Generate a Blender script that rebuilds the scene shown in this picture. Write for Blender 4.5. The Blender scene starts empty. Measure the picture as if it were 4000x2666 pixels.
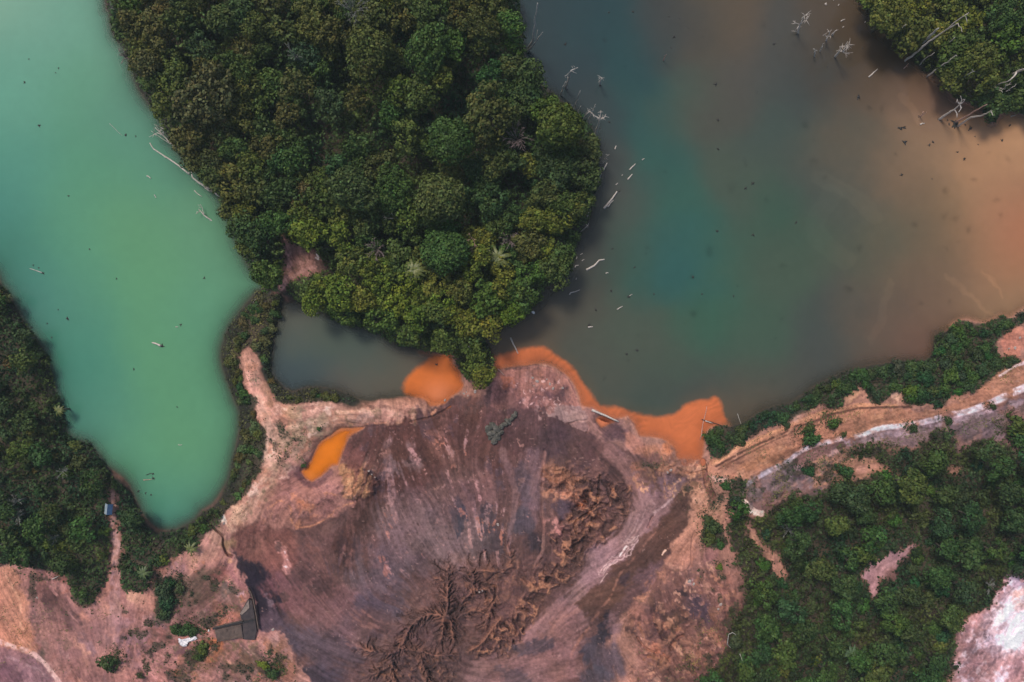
import bpy, math, random
import numpy as np
from mathutils import Vector

random.seed(7)
rng = np.random.default_rng(7)
SC = bpy.context.scene
# ------------------------------------------------------------------ camera, sky, sun
H = 135.0          # drone height above the lakes, metres
MPP = 0.05         # metres per photograph pixel (4000 wide) on the water level
cam = bpy.data.cameras.new("camera")
cam.sensor_width = 36.0
cam.lens = 36.0 * H / 200.0
cam.clip_end = 6000
cam.clip_start = 1
cam_o = bpy.data.objects.new("camera", cam)
cam_o.location = (0, 0, H)
cam_o.rotation_euler = (0, 0, 0)
SC.collection.objects.link(cam_o)
SC.camera = cam_o

SUN_EL, SUN_AZ = 56.0, 326.0      # compass azimuth: light from the upper left of the frame
w = bpy.data.worlds.new("World")
SC.world = w
w.use_nodes = True
wn = w.node_tree
bg = wn.nodes["Background"]
sky = wn.nodes.new("ShaderNodeTexSky")
sky.sky_type = 'NISHITA'
sky.sun_disc = False
sky.sun_elevation = math.radians(SUN_EL)
sky.sun_rotation = math.radians(SUN_AZ)
sky.air_density = 1.0
sky.dust_density = 3.0
sky.ozone_density = 1.0
wn.links.new(sky.outputs[0], bg.inputs[0])
bg.inputs[1].default_value = 0.105
sl = bpy.data.lights.new("sun", 'SUN')
sl.energy = 2.1
sl.angle = math.radians(14)
sl.color = (1.0, 0.93, 0.84)
so = bpy.data.objects.new("sun", sl)
SC.collection.objects.link(so)
_a = math.radians(SUN_AZ); _e = math.radians(SUN_EL)
sd_ = Vector((math.sin(_a) * math.cos(_e), math.cos(_a) * math.cos(_e), math.sin(_e)))
so.rotation_euler = sd_.to_track_quat('Z', 'Y').to_euler()
SC.view_settings.view_transform = 'Standard'
SC.view_settings.look = 'None'
SC.view_settings.exposure = 0.12
SC.view_settings.gamma = 1.0

# ------------------------------------------------------------------ small helpers
def lin(c):
    c = np.asarray(c, float) / 255.0
    return np.where(c <= 0.04045, c / 12.92, ((c + 0.055) / 1.055) ** 2.4)

def wx(px, py, z=0.0):
    """photograph pixel seen at height z -> world position"""
    k = (H - z) / H
    return ((px - 2000) * MPP * k, (1333 - py) * MPP * k, z)

def tag(o, label=None, cat=None, group=None, kind=None):
    if label: o["label"] = label
    if cat: o["category"] = cat
    if group: o["group"] = group
    if kind: o["kind"] = kind
    return o

def link(o, parent=None):
    SC.collection.objects.link(o)
    if parent is not None: o.parent = parent
    return o

def empty(name, loc, rz=0.0):
    o = bpy.data.objects.new(name, None)
    o.empty_display_size = 0.3
    o.location = loc
    o.rotation_euler = (0, 0, rz)
    return link(o)

def np_mesh(name, V, F, col=None, smooth=False, extra=None):
    """V (n,3), F (m,k) with constant k; col (n,3) linear colours per vertex"""
    me = bpy.data.meshes.new(name)
    V = np.asarray(V, np.float32); F = np.asarray(F, np.int32)
    n, m, k = len(V), len(F), F.shape[1]
    me.vertices.add(n); me.vertices.foreach_set("co", V.ravel())
    me.loops.add(m * k); me.loops.foreach_set("vertex_index", F.ravel())
    me.polygons.add(m)
    me.polygons.foreach_set("loop_start", np.arange(0, m * k, k, dtype=np.int32))
    me.polygons.foreach_set("loop_total", np.full(m, k, np.int32))
    if smooth: me.polygons.foreach_set("use_smooth", np.ones(m, bool))
    if col is not None:
        a = me.color_attributes.new("Col", 'FLOAT_COLOR', 'POINT')
        c4 = np.ones((n, 4), np.float32); c4[:, :3] = col
        a.data.foreach_set("color", c4.ravel())
    if extra is not None:
        for nm, arr in extra.items():
            a = me.attributes.new(nm, 'FLOAT', 'POINT')
            a.data.foreach_set("value", np.asarray(arr, np.float32).ravel())
    me.update(calc_edges=True)
    me.validate()
    return me

# ------------------------------------------------------------------ noise
_T = rng.random((256, 256)).astype(np.float32)
def vnoise(x, y, seed=0):
    x = np.asarray(x, np.float32) + seed * 37.13; y = np.asarray(y, np.float32) + seed * 91.7
    xi = np.floor(x); yi = np.floor(y)
    fx = x - xi; fy = y - yi
    fx = fx * fx * (3 - 2 * fx); fy = fy * fy * (3 - 2 * fy)
    xi = xi.astype(np.int32) & 255; yi = yi.astype(np.int32) & 255
    x1 = (xi + 1) & 255; y1 = (yi + 1) & 255
    a = _T[yi, xi]; b = _T[yi, x1]; c = _T[y1, xi]; d = _T[y1, x1]
    return (a + (b - a) * fx) * (1 - fy) + (c + (d - c) * fx) * fy
def fbm(x, y, scale, oct=4, seed=0, gain=0.5):
    """0-centred, about -0.5..0.5; scale in pixels"""
    s = 0; a = 1.0; t = 0; f = 1.0 / scale
    for i in range(oct):
        s = s + a * (vnoise(x * f, y * f, seed + i * 3) - 0.5); t += a
        a *= gain; f *= 2.03
    return s / t * 1.6
def ridged(x, y, scale, oct=4, seed=0):
    s = 0; a = 1.0; t = 0; f = 1.0 / scale
    for i in range(oct):
        n = 1 - np.abs(2 * vnoise(x * f, y * f, seed + i * 5) - 1)
        s = s + a * n * n; t += a
        a *= 0.5; f *= 2.1
    return s / t

# ------------------------------------------------------------------ raster over the site (photograph pixel units)
STEP = 2.8
RX = np.arange(-220, 4221, STEP, dtype=np.float32)
RY = np.arange(-220, 2887, STEP, dtype=np.float32)
NX, NY = len(RX), len(RY)
GX, GY = np.meshgrid(RX, RY)
WXN = fbm(GX, GY, 60, 4, 11)      # warps
WYN = fbm(GX, GY, 60, 4, 23)
WXS = fbm(GX, GY, 14, 2, 31)
WYS = fbm(GX, GY, 14, 2, 43)

def window(x0, y0, x1, y1):
    i0 = max(0, int((x0 - RX[0]) / STEP)); i1 = min(NX, int((x1 - RX[0]) / STEP) + 2)
    j0 = max(0, int((y0 - RY[0]) / STEP)); j1 = min(NY, int((y1 - RY[0]) / STEP) + 2)
    if i1 <= i0 or j1 <= j0: return None
    return (slice(j0, j1), slice(i0, i1))

def sdf_at(poly, X, Y):
    """signed distance, positive inside"""
    P = np.asarray(poly, np.float32)
    inside = np.zeros(X.shape, bool)
    d2 = np.full(X.shape, 1e12, np.float32)
    n = len(P)
    for i in range(n):
        ax, ay = P[i]; bx, by = P[(i + 1) % n]
        ex, ey = bx - ax, by - ay
        L = ex * ex + ey * ey + 1e-9
        t = np.clip(((X - ax) * ex + (Y - ay) * ey) / L, 0, 1)
        dx = X - (ax + t * ex); dy = Y - (ay + t * ey)
        np.minimum(d2, dx * dx + dy * dy, out=d2)
        if ay != by:
            c = ((ay > Y) != (by > Y)) & (X < ex * (Y - ay) / (by - ay) + ax)
            inside ^= c
    d = np.sqrt(d2)
    return np.where(inside, d, -d)

def spl(P, n=4, closed=True):
    """Catmull-Rom smoothing of a traced outline"""
    P = np.asarray(P, float); m = len(P); out = []
    rngi = range(m) if closed else range(m - 1)
    for i in rngi:
        if closed: p0, p1, p2, p3 = P[i - 1], P[i], P[(i + 1) % m], P[(i + 2) % m]
        else: p0, p1, p2, p3 = P[max(i - 1, 0)], P[i], P[i + 1], P[min(i + 2, m - 1)]
        for k in range(n):
            t = k / n
            out.append(0.5 * ((2 * p1) + (-p0 + p2) * t + (2 * p0 - 5 * p1 + 4 * p2 - p3) * t * t + (-p0 + 3 * p1 - 3 * p2 + p3) * t ** 3))
    if not closed: out.append(P[-1])
    return np.array(out)

def poly_mask(poly, soft=10, warp=12, fine=5, margin=60, smooth=True):
    P = spl(poly, 3) if smooth else np.asarray(poly, float)
    m = margin + soft * 2 + warp
    W = window(P[:, 0].min() - m, P[:, 1].min() - m, P[:, 0].max() + m, P[:, 1].max() + m)
    if W is None: return None, None
    X = GX[W] + WXN[W] * warp * 2 + WXS[W] * fine * 2; Y = GY[W] + WYN[W] * warp * 2 + WYS[W] * fine * 2
    d = sdf_at(P, X, Y)
    if FEATHER: d = d + (LIC_M[W] * .7 + LIC_L[W] * .5) * FEATHER * 1.6
    t = np.clip(d / max(soft, 0.1) * 0.5 + 0.5, 0, 1)
    return W, t * t * (3 - 2 * t)
FEATHER = 0
def line_field(pts, width, soft, wob=6, smooth=True):
    """mask along a polyline; width may be [w0,w1]"""
    P = spl(pts, 4, False) if smooth and len(pts) > 2 else np.asarray(pts, float)
    w0, w1 = (width if isinstance(width, (list, tuple)) else (width, width))
    mw = max(w0, w1) + soft * 2 + wob + 6
    W = window(P[:, 0].min() - mw, P[:, 1].min() - mw, P[:, 0].max() + mw, P[:, 1].max() + mw)
    if W is None: return None, None
    X = GX[W] + WXN[W] * wob * 2 + WXS[W] * wob * 0.6; Y = GY[W] + WYN[W] * wob * 2 + WYS[W] * wob * 0.6
    best = np.full(X.shape, -1e6, np.float32)
    n = len(P) - 1
    for i in range(n):
        ax, ay = P[i]; bx, by = P[i + 1]
        ex, ey = bx - ax, by - ay
        L = ex * ex + ey * ey + 1e-9
        t = np.clip(((X - ax) * ex + (Y - ay) * ey) / L, 0, 1)
        d = np.hypot(X - (ax + t * ex), Y - (ay + t * ey))
        ww = (w0 + (w1 - w0) * (i + t) / n) * 0.5
        np.maximum(best, ww - d, out=best)
    t = np.clip(best / max(soft, 0.1) + 0.5, 0, 1)
    return W, t * t * (3 - 2 * t)

COL = np.empty((NY, NX, 3), np.float32)
COL[:] = lin((156, 116, 98))
ZZ = np.zeros((NY, NX), np.float32)
def mixc(W, m, c):
    c = np.asarray(lin(c), np.float32)
    COL[W] = COL[W] * (1 - m[..., None]) + c * m[..., None]
def paint(poly, c, op=1.0, soft=14, warp=14, fine=5, brk=0.0, bs=40, seed=1):
    soft = soft * .6; fine = fine * 1.5
    W, m = poly_mask(poly, soft, warp, fine)
    if W is None: return
    if brk:
        n = fbm(GX[W], GY[W], bs, 4, seed)
        m = m * np.clip(0.5 + n * 4.5 + (0.5 - brk) * 1.6, 0, 1)
    mixc(W, m * op, c)
def blob(x, y, rx, ry, ang, c, op=1.0, soft=None, warp=16, fine=5, brk=0.0, bs=40, seed=1):
    a = math.radians(ang); ca, sa = math.cos(a), math.sin(a)
    P = [(x + rx * math.cos(t) * ca - ry * math.sin(t) * sa, y + rx * math.cos(t) * sa + ry * math.sin(t) * ca)
         for t in np.linspace(0, 2 * math.pi, 14, endpoint=False)]
    paint(P, c, op, min(rx, ry) * 0.8 if soft is None else soft, warp, fine, brk, bs, seed)
def stroke(pts, c, width, op=1.0, soft=4, wob=5, brk=0.0, bs=20, seed=3):
    W, m = line_field(pts, width, soft, wob)
    if W is None: return
    if brk:
        m = m * np.clip(0.5 + fbm(GX[W], GY[W], bs, 3, seed) * 2.5 + (0.5 - brk), 0, 1)
    mixc(W, m * op, c)
def carve(pts, width, depth, soft=4, wob=3):
    W, m = line_field(pts, width, soft, wob)
    if W is None: return
    ZZ[W] -= m * depth
def raise_poly(poly, h, soft=10, warp=8, fine=3):
    W, m = poly_mask(poly, soft, warp, fine)
    if W is None: return
    ZZ[W] += m * h

def T(x0, y0, s, pts): return [(x0 + s * u, y0 + s * v) for u, v in pts]
F17 = lambda pts: T(0, 0, 1.7, pts)

# ------------------------------------------------------------------ traced outlines
GREEN = F17([(-400, -300), (240, -300), (243, 0), (250, 15), (262, 75), (285, 110), (300, 150), (320, 205), (345, 240), (365, 262), (380, 300), (395, 322), (425, 365), (455, 395), (490, 430), (508, 455), (520, 490), (535, 520), (548, 560), (562, 590), (577, 615), (600, 645), (608, 660), (590, 675), (575, 690), (555, 715), (530, 750), (515, 785), (510, 815), (515, 850), (528, 885), (540, 920), (552, 950), (552, 985), (545, 1020), (535, 1065), (525, 1105), (505, 1140), (485, 1162), (465, 1175), (450, 1195), (420, 1212), (395, 1222), (365, 1218), (345, 1205), (325, 1180), (310, 1150), (295, 1115), (270, 1090), (245, 1075), (230, 1058), (215, 1035), (190, 1018), (165, 1010), (150, 995), (140, 960), (125, 900), (110, 835), (95, 800), (60, 755), (40, 715), (25, 690), (0, 655), (-60, 600), (-400, 500)])
MAIN = [(2025, -500), (2023, 100), (2045, 187), (2035, 272), (2100, 325), (2193, 400), (2265, 455), (2310, 505), (2330, 590), (2322, 710), (2300, 850), (2255, 920), (2230, 1020), (2190, 1090), (2125, 1130), (2105, 1175), (2040, 1228), (1955, 1268), (1898, 1300), (1898, 1343), (1922, 1394), (1930, 1440), (1935, 1450),
        (1965, 1440), (2000, 1434), (2057, 1430), (2115, 1422), (2172, 1440), (2218, 1474), (2247, 1514), (2264, 1554), (2272, 1586), (2312, 1597), (2340, 1612), (2375, 1630), (2416, 1640), (2453, 1629), (2479, 1663), (2499, 1704), (2551, 1709), (2608, 1727), (2637, 1761), (2649, 1790), (2690, 1797), (2740, 1798), (2752, 1750), (2760, 1690), (2804, 1666), (2872, 1665), (2941, 1631), (2999, 1597),
        (3086, 1577), (3172, 1520), (3258, 1474), (3350, 1440), (3448, 1422), (3545, 1411), (3614, 1411), (3649, 1371), (3654, 1313), (3700, 1296), (3729, 1267), (3775, 1250), (3850, 1265), (3907, 1239), (3953, 1244), (3999, 1210), (4500, 950), (4500, 460),
        (4000, 448), (3976, 436), (3918, 442), (3884, 482), (3861, 476), (3838, 442), (3804, 413), (3763, 402), (3723, 379), (3706, 344), (3672, 304), (3620, 275), (3580, 230), (3545, 184), (3505, 161), (3459, 132), (3425, 98), (3408, 52), (3367, 0), (3340, -100), (3300, -500)]
POND = [(1098, 1210), (1115, 1178), (1161, 1183), (1220, 1205), (1287, 1233), (1367, 1267), (1482, 1302), (1563, 1353), (1631, 1365), (1718, 1382), (1763, 1379), (1772, 1417), (1798, 1451), (1809, 1497), (1804, 1526), (1763, 1554), (1740, 1580), (1683, 1589), (1649, 1560), (1591, 1554), (1488, 1566), (1402, 1569), (1321, 1528), (1201, 1516), (1143, 1537), (1086, 1497), (1057, 1445), (1063, 1359), (1075, 1290), (1092, 1233)]
POOL = [(1425, 1666), (1327, 1672), (1287, 1704), (1247, 1727), (1230, 1761), (1215, 1795), (1194, 1823), (1171, 1842), (1183, 1861), (1214, 1884), (1237, 1872), (1279, 1842), (1298, 1823), (1325, 1819), (1332, 1792), (1351, 1750), (1367, 1709), (1402, 1686)]
PUDDLE = [(2328, 1636), (2350, 1626), (2375, 1632), (2402, 1647), (2375, 1660), (2352, 1670), (2334, 1656)]
SHALLOW = [(1925, 1400), (1945, 1390), (1987, 1380), (2044, 1363), (2106, 1355), (2136, 1365), (2171, 1392), (2209, 1411), (2240, 1442), (2266, 1480), (2297, 1522), (2320, 1560), (2350, 1588), (2413, 1592), (2465, 1606), (2517, 1623), (2586, 1629), (2637, 1618), (2677, 1583), (2712, 1569), (2763, 1563), (2795, 1552), (2815, 1577), (2827, 1623), (2836, 1650), (2780, 1700), (2770, 1850), (2600, 1860), (2400, 1700), (2200, 1600), (1920, 1500)]
PLUME = [(1591, 1565), (1580, 1530), (1582, 1505), (1620, 1457), (1660, 1425), (1690, 1395), (1725, 1375), (1775, 1370), (1830, 1450), (1830, 1560), (1700, 1610), (1620, 1580)]

CLEARING = [(1109, 915), (1132, 940), (1172, 957), (1230, 980), (1247, 1009), (1293, 1043), (1253, 1066), (1189, 1078), (1143, 1101), (1115, 1135), (1089, 1127), (1100, 1084), (1109, 1015), (1100, 950)]
FOREST = [(400, -260), (410, -100), (430, 60), (470, 180), (535, 330), (600, 430), (640, 510), (710, 620), (760, 680), (845, 770), (885, 860), (925, 950), (970, 1040), (1010, 1095), (1040, 1125), (1090, 1140), (1130, 1150), (1170, 1185), (1290, 1235), (1370, 1268), (1480, 1303), (1563, 1353), (1640, 1368), (1720, 1382), (1770, 1385), (1790, 1440), (1830, 1490), (1905, 1500), (1925, 1440), (1927, 1400), (1912, 1360), (1897, 1310), (1940, 1275), (2040, 1228), (2105, 1175), (2130, 1120), (2200, 1080), (2240, 1010), (2262, 920), (2305, 850), (2330, 720), (2338, 600), (2325, 510), (2280, 450), (2200, 400), (2100, 330), (2045, 275), (2048, 180), (2028, 100), (2035, -100), (2035, -260)]
SHORE_W = [(1090, 1150), (1098, 1220), (1070, 1300), (1057, 1370), (1060, 1450), (1090, 1500), (1145, 1540), (1210, 1518), (1320, 1530), (1400, 1570), (1330, 1575), (1200, 1572), (1110, 1580), (1050, 1520), (1025, 1440), (1005, 1390), (965, 1350), (935, 1380), (940, 1440), (960, 1520), (1000, 1560), (1000, 1640), (1045, 1690), (1025, 1800), (1005, 1870), (955, 1930), (900, 1985), (850, 2030), (800, 2010), (840, 1980), (880, 1930), (900, 1850), (925, 1750), (940, 1680), (930, 1600), (905, 1540), (882, 1470), (872, 1400), (872, 1340), (900, 1270), (940, 1220), (985, 1170), (1010, 1140)]
WEST = [(-260, 1050), (0, 1115), (40, 1170), (70, 1220), (110, 1290), (150, 1340), (190, 1400), (210, 1470), (230, 1560), (262, 1640), (255, 1700), (330, 1722), (395, 1800), (435, 1860), (495, 1910), (528, 1970), (555, 2040), (600, 2080), (670, 2082), (760, 2035), (840, 1985), (862, 2050), (800, 2090), (760, 2140), (700, 2170), (600, 2230), (580, 2300), (540, 2310), (482, 2300), (465, 2220), (450, 2235), (405, 2290), (350, 2370), (290, 2345), (262, 2250), (190, 2230), (100, 2215), (0, 2195), (-260, 2190)]
WPATH = [(425, 1925), (455, 1918), (465, 1990), (450, 2030), (475, 2080), (482, 2160), (462, 2210), (470, 2300), (420, 2300), (432, 2180), (432, 2090), (425, 2030), (432, 1990)]
SBAND = [(2760, 1700), (2804, 1665), (2872, 1665), (2941, 1630), (3000, 1597), (3086, 1577), (3172, 1520), (3258, 1474), (3350, 1440), (3448, 1422), (3545, 1411), (3614, 1411), (3649, 1371), (3654, 1313), (3700, 1296), (3729, 1267), (3775, 1250), (3850, 1265), (3907, 1239), (3960, 1250), (4000, 1215), (4240, 1150), (4240, 1190), (4000, 1265), (3930, 1300), (3890, 1330), (3890, 1380), (3920, 1400), (3965, 1385), (3970, 1420), (3930, 1435), (3870, 1490), (3800, 1530), (3720, 1550), (3680, 1595), (3650, 1590), (3640, 1575), (3540, 1580), (3530, 1560), (3515, 1520), (3480, 1550), (3440, 1580), (3400, 1570), (3385, 1530), (3370, 1515), (3330, 1530), (3300, 1560), (3290, 1590), (3250, 1605), (3230, 1580), (3180, 1600), (3100, 1640), (3000, 1670), (2900, 1730), (2830, 1790), (2790, 1780), (2765, 1740)]
JUNGLE = [(3321, 1750), (3367, 1735), (3471, 1750), (3560, 1755), (3603, 1732), (3649, 1695), (3712, 1692), (3740, 1761), (3832, 1727), (3918, 1732), (4000, 1772), (4260, 1830), (4260, 2230), (3999, 2250), (3941, 2255), (3900, 2300), (3873, 2340), (3821, 2403), (3752, 2455), (3732, 2558), (3735, 2627), (3706, 2700), (3700, 2900), (2700, 2900), (2740, 2666), (2769, 2621), (2827, 2535), (2850, 2455), (2901, 2397), (2913, 2283), (2895, 2225), (2860, 2150), (2852, 2080), (2855, 1996), (2838, 1887), (2905, 1885), (2915, 1960), (2930, 2010), (2990, 2022), (3080, 1960), (3189, 1915), (3287, 1889), (3344, 1864), (3420, 1845), (3499, 1832), (3440, 1815), (3360, 1800)]
JHOLES = [[(3367, 2254), (3402, 2214), (3459, 2168), (3545, 2133), (3590, 2122), (3534, 2168), (3505, 2202), (3494, 2260), (3448, 2260), (3442, 2294), (3425, 2329), (3402, 2340), (3390, 2283)],
          [(2916, 2036), (2945, 2060), (2985, 2125), (3030, 2165), (3065, 2228), (3056, 2262), (3026, 2236), (2992, 2180), (2940, 2110)],
          [(3700, 1830), (3720, 1812), (3750, 1842), (3705, 1842)]]
NEAST = [(3367, -260), (3367, 0), (3408, 52), (3425, 98), (3459, 132), (3505, 161), (3545, 184), (3580, 230), (3620, 275), (3672, 304), (3706, 344), (3723, 379), (3763, 402), (3804, 413), (3838, 442), (3861, 476), (3884, 482), (3918, 442), (3976, 436), (4000, 448), (4260, 500), (4260, -260)]
SMALL = [[(2752, 2013), (2775, 2020), (2810, 2060), (2832, 2087), (2850, 2130), (2800, 2140), (2763, 2122), (2746, 2087)],
         [(608, 2270), (660, 2250), (690, 2300), (685, 2370), (672, 2430), (640, 2425), (605, 2400), (612, 2330)],
         [(665, 2450), (720, 2442), (770, 2455), (765, 2485), (690, 2488), (668, 2475)],
         [(775, 2520), (805, 2515), (800, 2560), (772, 2580), (765, 2545)]]

def region(polys, soft=8, warp=10, fine=4):
    M = np.zeros((NY, NX), np.float32)
    for p in polys:
        W, m = poly_mask(p, soft, warp, fine)
        if W is not None: M[W] = np.maximum(M[W], m)
    return M
def sd_region(poly, warp=6, fine=3):
    P = spl(poly, 2)
    return sdf_at(P, GX + WXN * warp * 2 + WXS * fine * 2, GY + WYN * warp * 2 + WYS * fine * 2)
S_GREEN = sd_region(GREEN, 2, 1); S_MAIN = sd_region(MAIN, 2, 1.5); S_POND = sd_region(POND, 3, 2); S_POOL = sd_region(POOL, 2, 1.5)
S_PUD = sd_region(PUDDLE, 2, 1)
S_WATER = np.maximum.reduce([S_GREEN, S_MAIN, S_POND, S_POOL, S_PUD])

# ------------------------------------------------------------------ flow field of the washed sediment and streak texture
GUIDE = [(1600, 1800, .3, 1), (1700, 2000, .4, 1), (1450, 1980, -.1, 1), (1350, 2100, -.2, 1), (1450, 2260, .7, .8), (1530, 2330, .8, .6), (1250, 2230, .5, .9), (1200, 2450, .9, .35), (1300, 2580, 1, .15), (1050, 2350, .55, 1), (1120, 2150, .35, 1),
         (2050, 1650, .1, 1), (1960, 1580, -.3, 1), (2150, 1560, .25, 1), (2100, 1850, 0.02, 1), (2000, 1950, .1, 1), (1880, 1900, .35, 1), (2300, 1750, 1, .8), (2420, 1880, .7, 1), (2560, 2100, -.75, .85), (2400, 2300, -.8, .8), (2250, 2440, -.95, .5), (2080, 2620, -1, .1),
         (2400, 2560, .4, .9), (2600, 2400, .5, 1), (2800, 2300, .3, 1), (1150, 1950, -.6, .6), (1000, 2050, -.6, .8), (1250, 2000, -.9, .3), (200, 2400, .3, 1), (80, 2500, .7, .8), (450, 2450, .05, 1), (650, 2550, .8, .6), (800, 2300, .8, -.6), (3500, 1640, 1, -.22), (3100, 1720, 1, -.5), (2850, 1800, 1, -.55), (3900, 2400, .5, -1), (980, 1480, .35, 1), (1300, 1610, 1, .03), (1750, 1800, .1, 1), (1500, 1780, -.2, 1)]
_cx = np.zeros((NY, NX), np.float32); _cy = np.zeros((NY, NX), np.float32)
for gx, gy, dx, dy in GUIDE:
    a2 = 2 * math.atan2(dy, dx)
    wgt = 1.0 / (((GX - gx) ** 2 + (GY - gy) ** 2) + 900.0) ** 1.5
    _cx += wgt * math.cos(a2); _cy += wgt * math.sin(a2)
ANG = 0.5 * np.arctan2(_cy, _cx) + fbm(GX, GY, 170, 3, 77) * 1.0
DX = np.cos(ANG); DY = np.sin(ANG)
def lic(src, n=14, st=1.0):
    acc = src.copy(); wsum = 1.0
    for sgn in (1, -1):
        px = np.tile(np.arange(NX, dtype=np.float32), (NY, 1)); py = np.tile(np.arange(NY, dtype=np.float32)[:, None], (1, NX))
        pdx, pdy = DX * sgn, DY * sgn
        for k in range(n):
            px += pdx * st; py += pdy * st
            ix = np.clip(px + 0.5, 0, NX - 1).astype(np.int32); iy = np.clip(py + 0.5, 0, NY - 1).astype(np.int32)
            acc += src[iy, ix]
            ndx, ndy = DX[iy, ix], DY[iy, ix]
            s = np.where(ndx * pdx + ndy * pdy < 0, -1, 1)
            pdx, pdy = ndx * s, ndy * s
    return acc / (2 * n + 1)
def norm01(a):
    return np.clip((a - a.mean()) / (a.std() * 2.2), -1, 1)
LIC_F = norm01(lic(rng.random((NY, NX)).astype(np.float32), 9, 1.0))
LIC_M = norm01(lic(vnoise(GX / 11, GY / 11, 5).astype(np.float32), 18, 1.6))
LIC_L = norm01(lic(fbm(GX, GY, 34, 3, 61).astype(np.float32), 26, 2.6))

# ------------------------------------------------------------------ soils, painted as patches of differently coloured sediment
def mottle(poly, cols, n, r0, r1, op=(.3, .7), seed=1, flow=True):
    R_ = random.Random(seed); xs = [p[0] for p in poly]; ys = [p[1] for p in poly]
    def ins(x, y):
        c = False; j_ = len(poly) - 1
        for i_ in range(len(poly)):
            xi, yi = poly[i_]; xj, yj = poly[j_]
            if (yi > y) != (yj > y) and x < (xj - xi) * (y - yi) / (yj - yi) + xi: c = not c
            j_ = i_
        return c
    k_ = 0
    while k_ < n:
        x = R_.uniform(min(xs), max(xs)); y = R_.uniform(min(ys), max(ys))
        if not ins(x, y): continue
        k_ += 1
        r = R_.uniform(r0, r1); a = math.degrees(ANG[min(NY - 1, int((y + 220) / STEP)), min(NX - 1, int((x + 220) / STEP))]) if flow else R_.uniform(0, 180)
        blob(x, y, r * R_.uniform(1.2, 2.6), r * .7, a, R_.choice(cols), R_.uniform(*op), warp=14, fine=8, brk=.35, bs=r * .9 + 6, seed=k_ % 90)
BADL = [(1425, 1666), (1560, 1650), (1683, 1600), (1740, 1560), (1900, 1530), (1925, 1440), (2100, 1420), (2270, 1590), (2430, 1650), (2500, 1720), (2560, 1800), (2640, 1850), (2740, 1850), (2750, 1920), (2700, 2100), (2560, 2250), (2450, 2400), (2350, 2550), (2300, 2900), (1130, 2900), (1150, 2560), (1120, 2450), (1050, 2380), (960, 2230), (890, 2150), (1050, 2060), (1150, 2060), (1300, 1960), (1480, 1880), (1440, 1820), (1340, 1790), (1351, 1750)]
paint(BADL, (106, 78, 72), soft=16)
mottle(BADL, [(86, 60, 54), (74, 56, 56), (132, 98, 92), (146, 112, 106), (100, 74, 66), (108, 88, 90), (122, 80, 66)], 150, 6, 26, (.2, .5), 4)
# pale platform and causeway
paint([(966, 1400), (990, 1415), (1012, 1480), (1060, 1550), (1130, 1590), (1330, 1580), (1480, 1570), (1640, 1570), (1690, 1610), (1640, 1640), (1430, 1665), (1320, 1670), (1240, 1720), (1170, 1830), (1060, 1960), (970, 2060), (900, 2110), (870, 2090), (860, 2040), (900, 2000), (970, 1930), (1020, 1880), (1040, 1800), (1050, 1700), (1000, 1640), (985, 1560), (962, 1470)], (178, 134, 114), soft=16, fine=9)
blob(1180, 1700, 110, 70, -20, (158, 138, 112), .8, brk=.3)
blob(1040, 1720, 30, 70, 5, (170, 152, 130), .7)
blob(1080, 1620, 60, 30, 0, (198, 150, 120), .7, brk=.3)
blob(1200, 1620, 80, 25, 10, (170, 148, 120), .6, brk=.4)
blob(1450, 1610, 190, 18, 2, (196, 152, 130), .7, brk=.35, bs=24)
stroke([(1320, 1612), (1400, 1606), (1470, 1602)], (214, 174, 148), [16, 8], .8, brk=.2)
stroke([(1450, 1585), (1560, 1600), (1690, 1612)], (118, 86, 74), [14, 22], .7, brk=.35)
stroke([(1300, 1655), (1500, 1655), (1640, 1640), (1700, 1610), (1720, 1560)], (206, 150, 118), [7, 12], .8, brk=.35)
stroke([(1340, 1668), (1500, 1660), (1640, 1648), (1700, 1622)], (84, 58, 50), [6, 4], .6, brk=.4)
stroke([(960, 1385), (978, 1470), (1010, 1560), (1070, 1600)], (196, 146, 124), [30, 36], .8, soft=14)
stroke([(1000, 1560), (1050, 1700), (1070, 1820), (1010, 1920), (900, 2060)], (196, 160, 136), [40, 46], .75, soft=22, brk=.2)
blob(930, 2000, 46, 30, -50, (206, 168, 142), .8, brk=.25)
blob(900, 2060, 40, 30, -40, (192, 140, 108), .7, brk=.3)
blob(985, 1925, 30, 18, -50, (210, 184, 160), .7)
blob(870, 2040, 14, 22, 0, (226, 206, 190), .8)
# mauve ground round the orange pool and below
paint([(1110, 1850), (1170, 1850), (1215, 1900), (1290, 1850), (1330, 1840), (1345, 1930), (1420, 1950), (1330, 1990), (1220, 2050), (1150, 2070), (1060, 2060), (1000, 2060), (1060, 1960)], (158, 114, 100), soft=20)
blob(1280, 1910, 70, 34, -15, (176, 128, 114), .8)
blob(1190, 1990, 26, 50, -20, (190, 124, 88), .7, brk=.3)
blob(1190, 2040, 46, 26, -20, (128, 90, 80), .7)
stroke([(1160, 1850), (1215, 1896), (1290, 1845)], (104, 72, 76), [24, 26], .75, soft=14)
blob(1135, 1840, 40, 26, 20, (132, 96, 92), .7)
stroke([(1050, 1990), (1100, 1955), (1135, 1985), (1140, 2030), (1165, 2060), (1240, 2045), (1310, 1990), (1380, 1960)], (196, 138, 104), 7, .75, brk=.2)
stroke([(1060, 1950), (1120, 1930), (1150, 1990), (1160, 2040)], (176, 128, 116), 10, .5)
paint([(1326, 1819), (1351, 1807), (1405, 1827), (1447, 1861), (1481, 1876), (1470, 1918), (1447, 1945), (1367, 1945), (1336, 1930), (1340, 1911), (1328, 1876)], (166, 124, 92), soft=8, warp=6)
blob(1440, 1850, 26, 16, 25, (88, 76, 84), .9)
blob(1400, 1900, 60, 30, 20, (196, 154, 112), .7, brk=.5, bs=10)
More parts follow.
